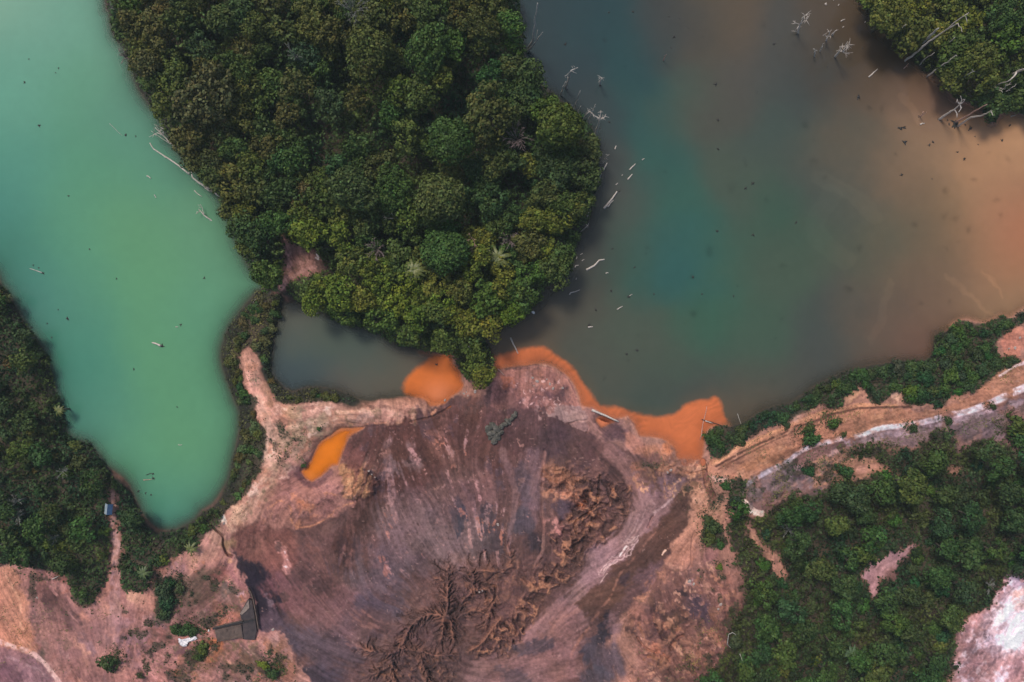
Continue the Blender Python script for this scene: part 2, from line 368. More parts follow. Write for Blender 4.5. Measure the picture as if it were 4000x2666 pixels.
# red-brown area lower left of the fan
paint([(930, 2060), (1060, 2060), (1150, 2080), (1150, 2200), (1100, 2280), (1010, 2210), (920, 2160)], (128, 86, 76), soft=26)
blob(1000, 2120, 60, 34, 20, (146, 100, 88), .7, brk=.3)
paint([(1075, 2110), (1105, 2120), (1125, 2170), (1138, 2230), (1125, 2246), (1108, 2225), (1098, 2170)], (172, 124, 112), soft=8, warp=6)
blob(1098, 2128, 12, 10, 0, (92, 70, 66), .8); 
for q in [(1118, 2182), (1122, 2212), (1110, 2160)]: blob(q[0], q[1], 5, 4, 0, (214, 186, 178), .9, warp=2)
# dark wash fans
FEATHER = 20
paint([(895, 2165), (1000, 2205), (1070, 2290), (1120, 2420), (1090, 2450), (1000, 2450), (985, 2330), (940, 2240)], (52, 42, 50), .95, soft=24)
blob(1010, 2300, 60, 90, -25, (44, 38, 50), .8)
blob(1110, 2480, 110, 60, 30, (94, 80, 86), .8)
blob(1200, 2620, 140, 90, 10, (72, 64, 74), .85, brk=.15, bs=120)
blob(1150, 2330, 110, 60, 30, (124, 86, 84), .8, brk=.15)
blob(1240, 2260, 60, 120, -30, (122, 86, 80), .6)
# dark brown shoulder
FEATHER = 30
paint([(1480, 1880), (1560, 1700), (1680, 1640), (1760, 1700), (1700, 1850), (1650, 1920), (1560, 1960), (1500, 2010), (1400, 2110), (1330, 2220), (1290, 2180), (1330, 2060), (1420, 1960)], (82, 56, 48), .95, soft=30)
paint([(1370, 1700), (1560, 1655), (1760, 1600), (1920, 1600), (1990, 1700), (1960, 1850), (1870, 1880), (1780, 1860), (1700, 1900), (1600, 1960), (1480, 1990), (1420, 1900), (1440, 1820), (1350, 1790)], (98, 66, 58), .85, soft=30)
paint([(2000, 1600), (2220, 1660), (2330, 1740), (2300, 1800), (2180, 1790), (2140, 1850), (2060, 1760), (1990, 1700)], (88, 64, 62), .8, soft=20)
blob(1350, 2150, 36, 100, 15, (70, 52, 52), .85, brk=.2)
blob(1260, 2290, 120, 46, 38, (82, 60, 58), .8, brk=.3)
blob(1420, 2020, 40, 80, 30, (78, 54, 48), .8, brk=.25)
blob(1420, 1740, 70, 60, -30, (98, 66, 60), .85)
blob(1380, 1770, 24, 60, -20, (122, 80, 72), .7)
blob(1480, 2300, 120, 60, 40, (96, 78, 80), .7)
# grey-mauve wash plain
FEATHER = 22
blob(1700, 2070, 220, 140, 15, (130, 106, 104), .95)
blob(1500, 2230, 150, 70, -35, (116, 94, 94), .8)
blob(1330, 2420, 150, 90, -30, (112, 88, 90), .8)
blob(1280, 2370, 120, 60, -20, (126, 88, 84), .6)
blob(1250, 2540, 180, 60, 12, (88, 76, 82), .8)
blob(1560, 2160, 110, 90, 40, (112, 92, 92), .7)
blob(1500, 2240, 90, 150, -30, (92, 80, 84), .6, brk=.2)
blob(1800, 1950, 120, 120, 0, (124, 94, 88), .7)
blob(1600, 1800, 30, 60, 20, (128, 104, 100), .7, brk=.3)
blob(1540, 1830, 36, 26, 60, (128, 106, 106), .8)
blob(1480, 1700, 50, 24, 60, (120, 98, 96), .5, brk=.3)
blob(1780, 2010, 30, 60, 10, (82, 72, 78), .8)
paint([(1870, 1990), (1910, 1985), (1935, 2040), (1975, 2060), (1975, 2160), (1900, 2160), (1880, 2080)], (84, 72, 76), .85, soft=10)
blob(1800, 2040, 24, 60, 5, (72, 68, 76), .85, soft=10)
blob(1900, 2130, 60, 50, 0, (92, 76, 74), .7)
blob(1480, 2370, 90, 40, 10, (82, 72, 80), .8)
blob(1460, 2440, 70, 60, 0, (92, 68, 64), .7)
blob(1650, 2200, 40, 60, -30, (104, 84, 84), .7)
for q in range(46):
    x = rng.uniform(1480, 1980); y = rng.uniform(1700, 2230)
    a = math.degrees(ANG[int((y + 220) / STEP), int((x + 220) / STEP)])
    blob(x, y, rng.uniform(14, 42), rng.uniform(3, 8), a, [(172, 132, 124), (158, 124, 118), (176, 118, 96)][q % 3], rng.uniform(.45, .85), warp=5, brk=.35, bs=12, seed=q)
for q in range(60):
    x = rng.uniform(1150, 2150); y = rng.uniform(1640, 2600)
    a = math.degrees(ANG[int((y + 220) / STEP), int((x + 220) / STEP)])
    blob(x, y, rng.uniform(30, 90), rng.uniform(6, 20), a, [(74, 56, 56), (86, 72, 78), (132, 96, 86)][q % 3], rng.uniform(.25, .6), warp=10, brk=.3, bs=24, seed=q + 50)
FEATHER = 0
# delta lobe beside the lake
paint([(1935, 1455), (1990, 1442), (2057, 1436), (2115, 1428), (2172, 1446), (2218, 1480), (2247, 1520), (2262, 1560), (2268, 1592), (2200, 1590), (1960, 1600), (1915, 1560)], (160, 112, 98), .95, soft=8, warp=4)
blob(2100, 1520, 110, 60, 10, (96, 70, 74), .85, brk=.1, bs=80)
blob(2050, 1640, 150, 90, 0, (100, 72, 72), .7)
paint([(1962, 1470), (1990, 1466), (2018, 1490), (2010, 1515), (1975, 1515), (1962, 1492)], (176, 110, 84), .85, soft=7, warp=5)
blob(2108, 1462, 18, 9, 0, (178, 122, 102), .8, soft=4, warp=2)
stroke([(2000, 1446), (2110, 1430), (2200, 1475), (2245, 1530), (2266, 1588)], (178, 128, 112), 5, .5)
stroke([(2090, 1424), (2180, 1446), (2225, 1490), (2255, 1550)], (118, 78, 72), 6, .7, brk=.2)
stroke([(2000, 1450), (2030, 1440), (2070, 1438)], (112, 76, 74), 5, .7)
paint([(2140, 1600), (2170, 1582), (2250, 1580), (2285, 1600), (2310, 1630), (2290, 1645), (2220, 1655), (2180, 1635), (2135, 1625)], (152, 124, 116), .95, soft=5, warp=4)
paint([(2225, 1658), (2290, 1645), (2300, 1670), (2285, 1680), (2240, 1675)], (138, 108, 102), .9, soft=4, warp=3)
paint([(2290, 1600), (2330, 1612), (2330, 1650), (2370, 1680), (2440, 1640), (2480, 1670), (2500, 1720), (2480, 1760), (2360, 1720), (2300, 1660)], (140, 106, 96), .9, soft=12)
blob(2410, 1690, 46, 40, 0, (92, 68, 72), .9)
blob(2480, 1720, 60, 30, 40, (168, 118, 98), .8)
blob(2560, 1770, 60, 36, 20, (178, 122, 92), .8)
blob(2560, 1790, 34, 24, 0, (104, 76, 76), .7)
blob(2620, 1740, 30, 22, 0, (206, 134, 92), .8)
stroke([(2452, 1634), (2490, 1668), (2502, 1704)], (120, 84, 76), 5, .6)
for q in range(26):
    x = rng.uniform(2000, 2200); y = rng.uniform(1470, 1600)
    blob(x, y, rng.uniform(3, 8), rng.uniform(2, 4), rng.uniform(50, 120), (206, 168, 158), .8, soft=2, warp=4)
blob(2110, 1605, 12, 34, 15, (168, 136, 128), .7, brk=.3, bs=12)
blob(2050, 1560, 20, 5, 70, (196, 160, 152), .6, brk=.3, bs=10)
# dark wet ground south of the delta
blob(2160, 1720, 70, 70, 0, (82, 62, 64), .85)
blob(2000, 1720, 70, 60, 0, (88, 62, 60), .8)
blob(2080, 1900, 46, 150, 0, (120, 96, 98), .75)
blob(2040, 1890, 26, 90, -4, (98, 84, 92), .7)
blob(2040, 2040, 44, 60, 10, (84, 76, 82), .85, soft=20)
blob(2080, 2110, 34, 40, 10, (62, 54, 62), .85)
stroke([(2128, 1770), (2122, 1850), (2118, 1980), (2122, 2060), (2120, 2140), (2100, 2190), (2080, 2260), (2050, 2310)], (146, 110, 100), [16, 12], .75, soft=6, wob=3)
stroke([(1960, 1760), (2010, 1900), (2000, 2050), (1985, 2150)], (138, 108, 104), [30, 14], .55, soft=12)
blob(2250, 1810, 120, 60, 20, (98, 72, 66), .7, brk=.2)
blob(2200, 1870, 80, 30, 25, (160, 112, 86), .8, brk=.35, bs=22)
blob(2190, 1930, 70, 22, 8, (184, 132, 104), .85, brk=.25, bs=22)
blob(2280, 1980, 26, 34, -30, (190, 112, 66), .85, brk=.25, bs=16)
blob(2170, 2060, 46, 30, 20, (184, 132, 120), .8, brk=.25, bs=18)
blob(2190, 1990, 60, 34, 10, (88, 74, 84), .8, brk=.2)
blob(2330, 1850, 70, 60, 0, (76, 58, 60), .8, brk=.2)
blob(2420, 1920, 50, 60, 0, (84, 62, 60), .7, brk=.25)
paint([(2370, 1740), (2440, 1770), (2500, 1850), (2540, 1900), (2500, 1960), (2440, 1880), (2380, 1800)], (132, 100, 94), .8, soft=20)
FEATHER = 14
for hx_, hy_, hr_ in [(1740, 2360, 90), (1850, 2310, 70), (1560, 2540, 80), (1680, 2600, 110), (1470, 2630, 80), (1640, 2450, 60)]:
    blob(hx_, hy_, hr_ * 1.3, hr_, -30, (98, 76, 74), .45, warp=30)
# valley floor going down left
paint([(2500, 1930), (2640, 1900), (2660, 1940), (2560, 2050), (2430, 2190), (2300, 2310), (2180, 2420), (2120, 2500), (2000, 2560), (2060, 2480), (2180, 2350), (2260, 2260), (2330, 2160), (2440, 2060)], (138, 108, 104), .9, soft=26)
blob(2330, 2190, 120, 40, -44, (154, 122, 120), .75)
paint([(2200, 2350), (2300, 2400), (2240, 2560), (2170, 2700), (1840, 2700), (1860, 2600), (2000, 2570), (2080, 2460)], (142, 108, 102), .8, soft=40)
blob(1960, 2560, 60, 26, 10, (120, 92, 88), .5)
paint([(2640, 1930), (2700, 1930), (2700, 2010), (2640, 2110), (2560, 2190), (2490, 2260), (2430, 2350), (2380, 2410), (2300, 2420), (2250, 2370), (2290, 2320), (2420, 2220), (2540, 2090)], (98, 70, 58), .95, soft=16)
blob(2440, 2270, 40, 18, -50, (74, 58, 62), .8)
stroke([(2560, 2080), (2500, 2150), (2420, 2250), (2380, 2340), (2300, 2450), (2230, 2560), (2170, 2680)], (158, 112, 92), [6, 12], .6, soft=6, brk=.2)
paint([(2360, 2400), (2390, 2400), (2385, 2450), (2350, 2520), (2300, 2580), (2275, 2560), (2310, 2500)], (54, 50, 58), .9, soft=12)
blob(2360, 2570, 90, 60, 50, (84, 76, 84), .85)
blob(2330, 2640, 60, 40, 0, (78, 76, 84), .7)
blob(2400, 2440, 50, 34, 30, (134, 104, 100), .8, brk=.15)
blob(2140, 2460, 130, 22, -32, (146, 108, 96), .7, brk=.2)
blob(2080, 2530, 90, 26, -8, (84, 74, 80), .85)
blob(2140, 2620, 130, 60, -10, (134, 100, 94), .85)
blob(2000, 2640, 70, 26, 20, (92, 78, 82), .7)
FEATHER = 0
for (x0, y0, x1, y1) in [(2520, 1990, 2490, 2070), (2500, 2010, 2440, 2120), (2550, 1960, 2560, 2010), (2610, 1960, 2550, 2000)]:
    stroke([(x0, y0), ((x0 + x1) / 2 + 8, (y0 + y1) / 2), (x1, y1)], (168, 138, 134), 7, .6, brk=.2)
stroke([(2560, 2000), (2600, 1970), (2630, 1940)], (184, 158, 152), [12, 8], .7, brk=.2)
for q in range(22):
    t = q / 21; x = 2510 - t * 150 + rng.uniform(-14, 14); y = 2095 + t * 135 + rng.uniform(-14, 14)
    stroke([(x, y), (x - rng.uniform(8, 22), y + rng.uniform(4, 26)), (x - rng.uniform(24, 40), y + rng.uniform(16, 36))], (190, 162, 152), 3.2, .8, soft=2, wob=7)
stroke([(2448, 2138), (2432, 2155), (2418, 2172)], (222, 196, 186), [10, 5], .95, soft=3)
stroke([(2600, 2148), (2580, 2168)], (226, 190, 160), [7, 4], .9, soft=2)
blob(2460, 2112, 24, 20, 0, (176, 146, 136), .8, brk=.3, bs=8)
# right bank of the valley: tan
paint([(2700, 1880), (2760, 1920), (2765, 2050), (2722, 2130), (2690, 2230), (2640, 2232), (2600, 2215), (2600, 2170), (2660, 2090), (2700, 2000)], (170, 124, 100), .95, soft=12)
blob(2735, 1950, 22, 40, 0, (196, 148, 124), .7, brk=.2)
blob(2560, 2280, 60, 60, -40, (132, 102, 102), .85)
paint([(2590, 2220), (2660, 2250), (2760, 2230), (2760, 2130), (2790, 2140), (2800, 2250), (2870, 2320), (2880, 2400), (2840, 2450), (2850, 2490), (2760, 2600), (2740, 2700), (2520, 2700), (2500, 2560), (2460, 2440), (2500, 2380)], (142, 102, 86), .9, soft=18)
blob(2620, 2400, 100, 70, 20, (106, 80, 72), .85, brk=.15)
blob(2730, 2380, 50, 60, -30, (98, 82, 88), .85)
blob(2670, 2320, 26, 20, 0, (60, 52, 56), .8)
blob(2600, 2480, 70, 40, 0, (104, 76, 74), .8, brk=.2)
blob(2480, 2400, 30, 46, 0, (160, 112, 94), .6)
blob(2570, 2540, 50, 18, 25, (186, 126, 94), .9, brk=.2, bs=18)
blob(2560, 2580, 50, 24, 10, (158, 112, 76), .8, brk=.35, bs=18)
blob(2700, 2560, 60, 70, 0, (158, 112, 90), .7, brk=.3)
blob(2640, 2450, 40, 60, 0, (124, 96, 72), .5, brk=.3)
blob(2840, 2330, 40, 90, 5, (166, 118, 98), .8, brk=.3, bs=26)
blob(2780, 2170, 26, 60, 5, (156, 112, 106), .8)
blob(2700, 2280, 14, 10, 0, (196, 164, 156), .7)
for q in range(70):
    x = rng.uniform(2690, 2880); y = rng.uniform(2200, 2640)
    blob(x, y, rng.uniform(4, 12), rng.uniform(2, 5), rng.uniform(0, 40), (196, 148, 126), .65, soft=3, warp=4)
stroke([(2705, 2090), (2700, 2150), (2690, 2215), (2650, 2240)], (92, 68, 62), 4, .7)
# rust and moss around the neck between shore band and valley
blob(2640, 1830, 110, 36, 0, (150, 112, 90), .8, brk=.3)
blob(2690, 1830, 40, 26, 0, (192, 146, 116), .7, brk=.4, bs=14)
blob(2590, 1820, 50, 20, 0, (186, 132, 100), .6, brk=.45, bs=12)
blob(2480, 1840, 40, 30, 60, (168, 112, 82), .6, brk=.3)
blob(2600, 1890, 80, 40, -20, (122, 98, 100), .8, brk=.2)
stroke([(2745, 1800), (2755, 1850), (2765, 1900), (2785, 1940), (2780, 1965)], (112, 76, 66), [20, 30], .95, soft=4, wob=3)
stroke([(2755, 1840), (2700, 1850), (2650, 1830)], (96, 68, 60), [12, 5], .7)
blob(2800, 2010, 30, 46, 0, (168, 130, 106), .85, brk=.25)
blob(2815, 1880, 40, 20, 30, (196, 166, 146), .7, brk=.3, bs=12)
# cart track, embankment and pale road on the right
paint([(2780, 1800), (2900, 1735), (3050, 1670), (3230, 1610), (3420, 1590), (3680, 1600), (3800, 1540), (3930, 1440), (4250, 1330), (4250, 1450), (4000, 1520), (3800, 1605), (3545, 1668), (3367, 1702), (3230, 1732), (3120, 1780), (3050, 1850), (2920, 1890), (2800, 1870), (2760, 1840)], (166, 120, 94), 1, soft=8)
blob(3000, 1790, 130, 24, -24, (182, 128, 92), .8)
stroke([(2790, 1812), (2880, 1755), (3000, 1700), (3080, 1665), (3170, 1632), (3260, 1604), (3370, 1585), (3500, 1588)], (186, 138, 104), 16, .8, soft=5, wob=3)
stroke([(2800, 1822), (2900, 1768), (3020, 1712), (3100, 1674), (3180, 1648), (3280, 1612), (3400, 1594), (3560, 1590)], (96, 66, 54), 9, .9, soft=4, wob=3)
stroke([(2810, 1834), (2900, 1785), (3010, 1730), (3120, 1680), (3200, 1660)], (104, 72, 58), 7, .8, soft=4, wob=3)
blob(3330, 1550, 36, 30, -30, (182, 140, 108), .9, soft=10)
blob(3505, 1550, 20, 26, 0, (196, 156, 132), .9, soft=10)
blob(3100, 1640, 24, 20, 0, (176, 142, 124), .8)
blob(3960, 1340, 60, 60, -30, (182, 122, 98), .9, soft=14)
blob(3670, 1480, 16, 26, 20, (170, 138, 120), .8)
paint([(3130, 1768), (3230, 1735), (3370, 1705), (3545, 1672), (3700, 1640), (3820, 1605), (4000, 1530), (4250, 1430), (4250, 1830), (4000, 1780), (3740, 1770), (3650, 1700), (3600, 1740), (3480, 1750), (3330, 1745), (3290, 1890), (3180, 1930), (3060, 1990), (2975, 2012), (2915, 1960), (2900, 1880), (3040, 1860)], (130, 100, 92), 1, soft=12)
paint([(3300, 1720), (3550, 1672), (3700, 1645), (3800, 1615), (3900, 1600), (3960, 1700), (3860, 1720), (3700, 1690), (3560, 1745), (3400, 1730)], (130, 112, 112), .8, soft=16)
blob(3780, 1690, 60, 34, 10, (100, 86, 88), .7, brk=.3)
stroke([(3080, 1806), (3132, 1761), (3230, 1727), (3367, 1698), (3436, 1675), (3545, 1663), (3672, 1635), (3804, 1600), (3918, 1554), (4000, 1514), (4250, 1420)], (222, 208, 208), [15, 30], .92, soft=7, wob=3, brk=.1, bs=44)
stroke([(3300, 1730), (3450, 1705), (3600, 1680), (3750, 1640), (3880, 1600)], (170, 152, 156), [34, 18], .7, soft=12, brk=.3)
stroke([(3907, 1468), (3964, 1434), (4000, 1420), (4250, 1330)], (206, 184, 178), [8, 14], .9, soft=4)
paint([(3170, 1800), (3330, 1760), (3370, 1800), (3440, 1820), (3490, 1832), (3340, 1866), (3280, 1892), (3190, 1912)], (162, 122, 98), .9, soft=10)
stroke([(3360, 1835), (3440, 1822), (3495, 1830)], (186, 138, 118), [30, 8], .7)
paint([(2905, 1900), (2960, 1850), (3080, 1810), (3160, 1850), (3150, 1910), (3000, 1960), (2950, 1950)], (122, 108, 108), .8, soft=14, brk=.2)
blob(3080, 1880, 60, 24, -10, (84, 74, 82), .8, brk=.3, bs=20)
stroke([(2895, 1935), (2915, 1900), (3000, 1845), (3090, 1800)], (196, 190, 198), [14, 20], .7, soft=8, brk=.2)
stroke([(2900, 1940), (2925, 1975), (2950, 2000), (2975, 2006)], (232, 206, 186), [18, 26], .95, soft=6, brk=.15, bs=14)
paint(JHOLES[0], (162, 126, 126), 1, soft=6); blob(3490, 2250, 24, 30, 0, (112, 82, 74), .8)
paint(JHOLES[1], (158, 120, 98), 1, soft=5, brk=.35, bs=18)
paint([(3941, 2240), (3900, 2300), (3873, 2340), (3821, 2403), (3752, 2455), (3725, 2558), (3730, 2627), (3700, 2900), (4300, 2900), (4300, 2200), (4000, 2190)], (178, 138, 136), 1, soft=6)
blob(3960, 2440, 90, 120, 30, (240, 224, 230), 1, brk=.0, bs=70)
blob(3930, 2350, 60, 40, -40, (238, 222, 222), .95, brk=.1, bs=40)
blob(3980, 2270, 40, 60, 0, (178, 168, 182), .6, brk=.3)
blob(3800, 2520, 50, 70, -10, (128, 96, 96), .8, brk=.15)
blob(3800, 2630, 60, 40, 0, (168, 128, 128), .8)
blob(3990, 2340, 40, 50, 0, (186, 146, 132), .7)
blob(3868, 2480, 22, 12, 30, (70, 66, 74), .9, brk=.3, bs=10)
stroke([(3860, 2380), (3880, 2420), (3850, 2460), (3810, 2440)], (152, 112, 104), [8, 10], .5)
# bottom left ground
paint([(-300, 2190), (0, 2195), (100, 2215), (262, 2250), (290, 2345), (350, 2375), (470, 2300), (560, 2310), (620, 2280), (700, 2180), (800, 2090), (870, 2050), (900, 2110), (930, 2210), (985, 2330), (1010, 2450), (1110, 2480), (1150, 2560), (1160, 2900), (-300, 2900)], (164, 122, 108), 1, soft=10)
BL = [(-60, 2220), (250, 2270), (350, 2390), (560, 2330), (720, 2190), (860, 2080), (960, 2300), (1000, 2460), (1140, 2560), (1150, 2700), (-60, 2700)]
mottle(BL, [(112, 84, 82), (126, 100, 92), (196, 148, 120), (150, 104, 88), (96, 78, 72), (182, 142, 130), (138, 112, 112), (92, 88, 66)], 190, 8, 34, (.35, .8), 1)
mottle([(580, 2260), (800, 2180), (960, 2320), (1000, 2500), (1130, 2560), (1120, 2690), (620, 2690)], [(92, 88, 62), (100, 84, 66), (182, 120, 82), (84, 66, 58), (112, 104, 78)], 120, 6, 22, (.4, .8), 2)
paint([(-300, 2180), (20, 2205), (90, 2300), (120, 2420), (140, 2540), (60, 2560), (-300, 2500)], (188, 136, 104), .9, soft=30)
paint([(-300, 2500), (60, 2530), (160, 2600), (220, 2680), (220, 2900), (-300, 2900)], (146, 112, 112), .9, soft=24)
blob(40, 2640, 80, 40, 20, (120, 88, 92), .8, brk=.2)
blob(180, 2300, 50, 60, -40, (98, 70, 64), .85, brk=.15)
blob(195, 2345, 50, 34, 20, (84, 60, 58), .85, brk=.1)
blob(240, 2270, 30, 50, -30, (152, 96, 78), .8, brk=.2)
blob(260, 2400, 60, 60, 0, (140, 100, 92), .7)
blob(270, 2420, 60, 30, 30, (112, 84, 82), .6, brk=.3)
stroke([(150, 2225), (190, 2280), (230, 2340), (270, 2390), (310, 2430)], (178, 134, 124), [8, 12], .75, brk=.15)
stroke([(255, 2365), (300, 2410), (320, 2440)], (92, 68, 66), [10, 16], .7, brk=.25)
blob(335, 2410, 34, 18, 35, (194, 140, 116), .8, brk=.2)
stroke([(0, 2225), (50, 2290), (80, 2380), (85, 2450), (110, 2480), (120, 2540)], (206, 160, 124), [8, 10], .8, brk=.15)
stroke([(-20, 2360), (20, 2430), (60, 2480), (110, 2520)], (198, 150, 122), 6, .6, brk=.2)
stroke([(-20, 2500), (40, 2520), (110, 2545), (170, 2590), (210, 2640), (250, 2700)], (214, 180, 162), [18, 20], .9, soft=7, brk=.2, bs=20)
stroke([(0, 2550), (60, 2580), (130, 2610), (190, 2650)], (178, 146, 142), [12, 10], .7, brk=.3)
stroke([(440, 1925), (450, 2000), (445, 2060), (460, 2140), (455, 2210), (450, 2300), (455, 2420)], (178, 142, 130), [20, 46], .95, soft=9, brk=.1)
blob(455, 2330, 34, 100, 0, (150, 116, 104), .7, brk=.15)
blob(470, 2420, 30, 26, 0, (182, 140, 132), .8)
blob(515, 2330, 46, 40, 20, (194, 154, 122), .8, brk=.3)
blob(580, 2360, 60, 40, 20, (176, 130, 108), .8)
blob(520, 2500, 90, 60, 30, (146, 116, 114), .75, brk=.2)
blob(500, 2560, 60, 34, 30, (118, 96, 102), .7, brk=.3)
blob(600, 2600, 50, 60, -30, (176, 132, 118), .8, brk=.25)
stroke([(560, 2530), (610, 2580), (660, 2640), (690, 2690)], (122, 92, 88), [22, 30], .6, soft=12, brk=.25)
blob(720, 2550, 34, 24, 0, (116, 82, 82), .85)
blob(800, 2130, 120, 50, -38, (172, 134, 112), .8, brk=.2)
for k in range(5):
    stroke([(590 + 18 * k, 2290 + 6 * k), (680 + 14 * k, 2220 + 6 * k), (760 + 12 * k, 2150 + 8 * k)], (182, 140, 122), 5, .5, brk=.35)
blob(700, 2300, 80, 50, -20, (112, 100, 80), .75, brk=.35)
blob(820, 2280, 60, 46, 0, (120, 92, 78), .7, brk=.3)
blob(860, 2240, 40, 30, -30, (132, 84, 74), .7, brk=.2)
blob(890, 2310, 46, 34, 20, (96, 90, 78), .8, brk=.35, bs=20)
blob(760, 2380, 90, 40, 0, (128, 96, 82), .75, brk=.3, bs=24)
blob(880, 2400, 60, 34, 0, (166, 114, 88), .8, brk=.2)
blob(820, 2480, 34, 40, 0, (188, 124, 86), .85, brk=.2)
blob(830, 2540, 40, 50, 0, (196, 124, 78), .8, brk=.3, bs=24)
blob(930, 2530, 70, 24, 0, (112, 104, 70), .7, brk=.35, bs=20)
blob(960, 2580, 60, 40, 0, (106, 92, 72), .7, brk=.4, bs=22)
blob(760, 2610, 80, 50, 10, (150, 112, 92), .7, brk=.3, bs=26)
blob(1090, 2540, 60, 50, 20, (172, 126, 100), .85, brk=.2)
blob(1080, 2510, 20, 34, 0, (190, 150, 134), .7)
blob(1110, 2620, 50, 60, 0, (160, 112, 90), .85, brk=.2)
blob(980, 2640, 60, 34, 0, (138, 112, 110), .7, brk=.3)
stroke([(900, 2170), (905, 2230), (925, 2270), (960, 2300)], (158, 114, 106), [16, 22], .8, soft=6)
blob(945, 2325, 16, 8, 0, (206, 170, 168), .9)
blob(1060, 2355, 10, 34, -38, (120, 104, 108), .7, brk=.2, bs=12)
blob(890, 2130, 26, 30, 0, (150, 122, 86), .85, brk=.15)
blob(880, 2180, 26, 14, 0, (182, 140, 104), .7, brk=.3, bs=12)
# darker scrubby ground round the ruins
blob(760, 2290, 130, 60, -25, (98, 84, 66), .75, brk=.15, bs=50)
blob(860, 2330, 90, 60, 10, (106, 84, 72), .7, brk=.15, bs=40)
blob(740, 2400, 110, 40, 5, (104, 78, 68), .7, brk=.2, bs=40)
blob(900, 2590, 150, 50, 8, (112, 88, 68), .7, brk=.2, bs=40)
blob(640, 2490, 60, 40, 0, (112, 84, 70), .6, brk=.2, bs=30)
blob(250, 2330, 110, 60, 40, (112, 82, 74), .6, brk=.15, bs=60)
blob(420, 2480, 120, 60, 10, (132, 100, 92), .6, brk=.1, bs=60)
blob(330, 2600, 160, 50, 20, (142, 104, 94), .6, brk=.1, bs=60)
# clearing in the forest
paint(CLEARING, (146, 108, 94), 1, soft=10)
stroke([(1115, 935), (1128, 980), (1132, 1040), (1112, 1100), (1095, 1130)], (198, 152, 138), [14, 22], .85, soft=7, brk=.15)
stroke([(1135, 1090), (1175, 1060), (1230, 1045)], (166, 128, 116), 12, .6)
blob(1260, 1045, 40, 24, 0, (92, 74, 64), .8, brk=.2)
blob(1238, 1005, 5, 14, -10, (226, 206, 196), .9, soft=3, warp=2)

# mottling of the soils
mlt = np.clip((GY - 2120) / 120, 0, 1) * np.clip((1150 - GX) / 80, 0, 1)
COL *= (1 - mlt[..., None] * np.array([.02, .08, .02], np.float32))
mlt = np.clip((GY - 2100) / 150, 0, 1) * np.clip((GX - 2430) / 120, 0, 1) * np.clip((3000 - GX) / 60, 0, 1)
COL *= (1 - mlt[..., None] * np.array([.30, .30, .22], np.float32))
mottle([(960, 1400), (1060, 1580), (1330, 1590), (1660, 1570), (1640, 1640), (1300, 1670), (1150, 1840), (960, 2060), (880, 2080), (1020, 1880), (1040, 1700), (960, 1540)], [(152, 122, 96), (206, 164, 140), (142, 124, 98), (176, 124, 98), (214, 180, 158), (120, 104, 78)], 110, 6, 24, (.3, .7), 3)
mottle([(1400, 1680), (1700, 1620), (1980, 1600), (2120, 1800), (2100, 2150), (1700, 2250), (1450, 2100)], [(158, 124, 118), (80, 58, 54), (140, 110, 106), (172, 130, 118)], 170, 3, 9, (.4, .85), 14)
mottle([(2500, 2260), (2700, 2180), (2860, 2250), (2880, 2430), (2850, 2480), (2740, 2690), (2480, 2690), (2450, 2440)], [(172, 124, 98), (112, 80, 70), (92, 68, 64), (190, 146, 120), (124, 92, 72), (150, 104, 80)], 170, 4, 20, (.35, .8), 5)
mottle([(2480, 1830), (2750, 1800), (2770, 1920), (2600, 1950), (2480, 1900)], [(196, 150, 116), (100, 74, 62), (160, 118, 90), (120, 92, 70)], 60, 4, 16, (.4, .8), 6)
mottle([(2780, 1830), (3000, 1700), (3300, 1600), (3700, 1600), (4050, 1400), (4050, 1500), (3700, 1640), (3300, 1720), (3100, 1790), (2920, 1890)], [(142, 98, 72), (190, 144, 112), (124, 92, 72), (176, 122, 96)], 110, 5, 18, (.3, .7), 7)
mottle([(3080, 1830), (3300, 1730), (3700, 1650), (4050, 1540), (4050, 1800), (3700, 1720), (3400, 1760), (3300, 1890), (2960, 1990), (2910, 1900)], [(116, 100, 104), (160, 142, 146), (96, 84, 82), (150, 118, 104), (88, 80, 72)], 120, 5, 24, (.3, .75), 8)
mottle([(3800, 2440), (3950, 2250), (4080, 2250), (4080, 2700), (3720, 2700)], [(222, 204, 210), (150, 118, 118), (236, 216, 220), (132, 104, 106), (246, 232, 236)], 60, 8, 34, (.3, .7), 9)
mottle(CLEARING, [(112, 84, 70), (186, 140, 124), (92, 78, 58)], 26, 4, 14, (.4, .8), 10)
mottle([(1940, 1460), (2115, 1435), (2250, 1530), (2260, 1590), (1930, 1590)], [(124, 86, 80), (176, 130, 118), (84, 64, 68), (150, 104, 92)], 60, 4, 18, (.3, .7), 11)
mottle([(1000, 2060), (1200, 1860), (1340, 1850), (1420, 1950), (1150, 2060)], [(128, 88, 80), (184, 138, 124), (110, 80, 78), (190, 132, 98)], 60, 5, 18, (.3, .7), 12)
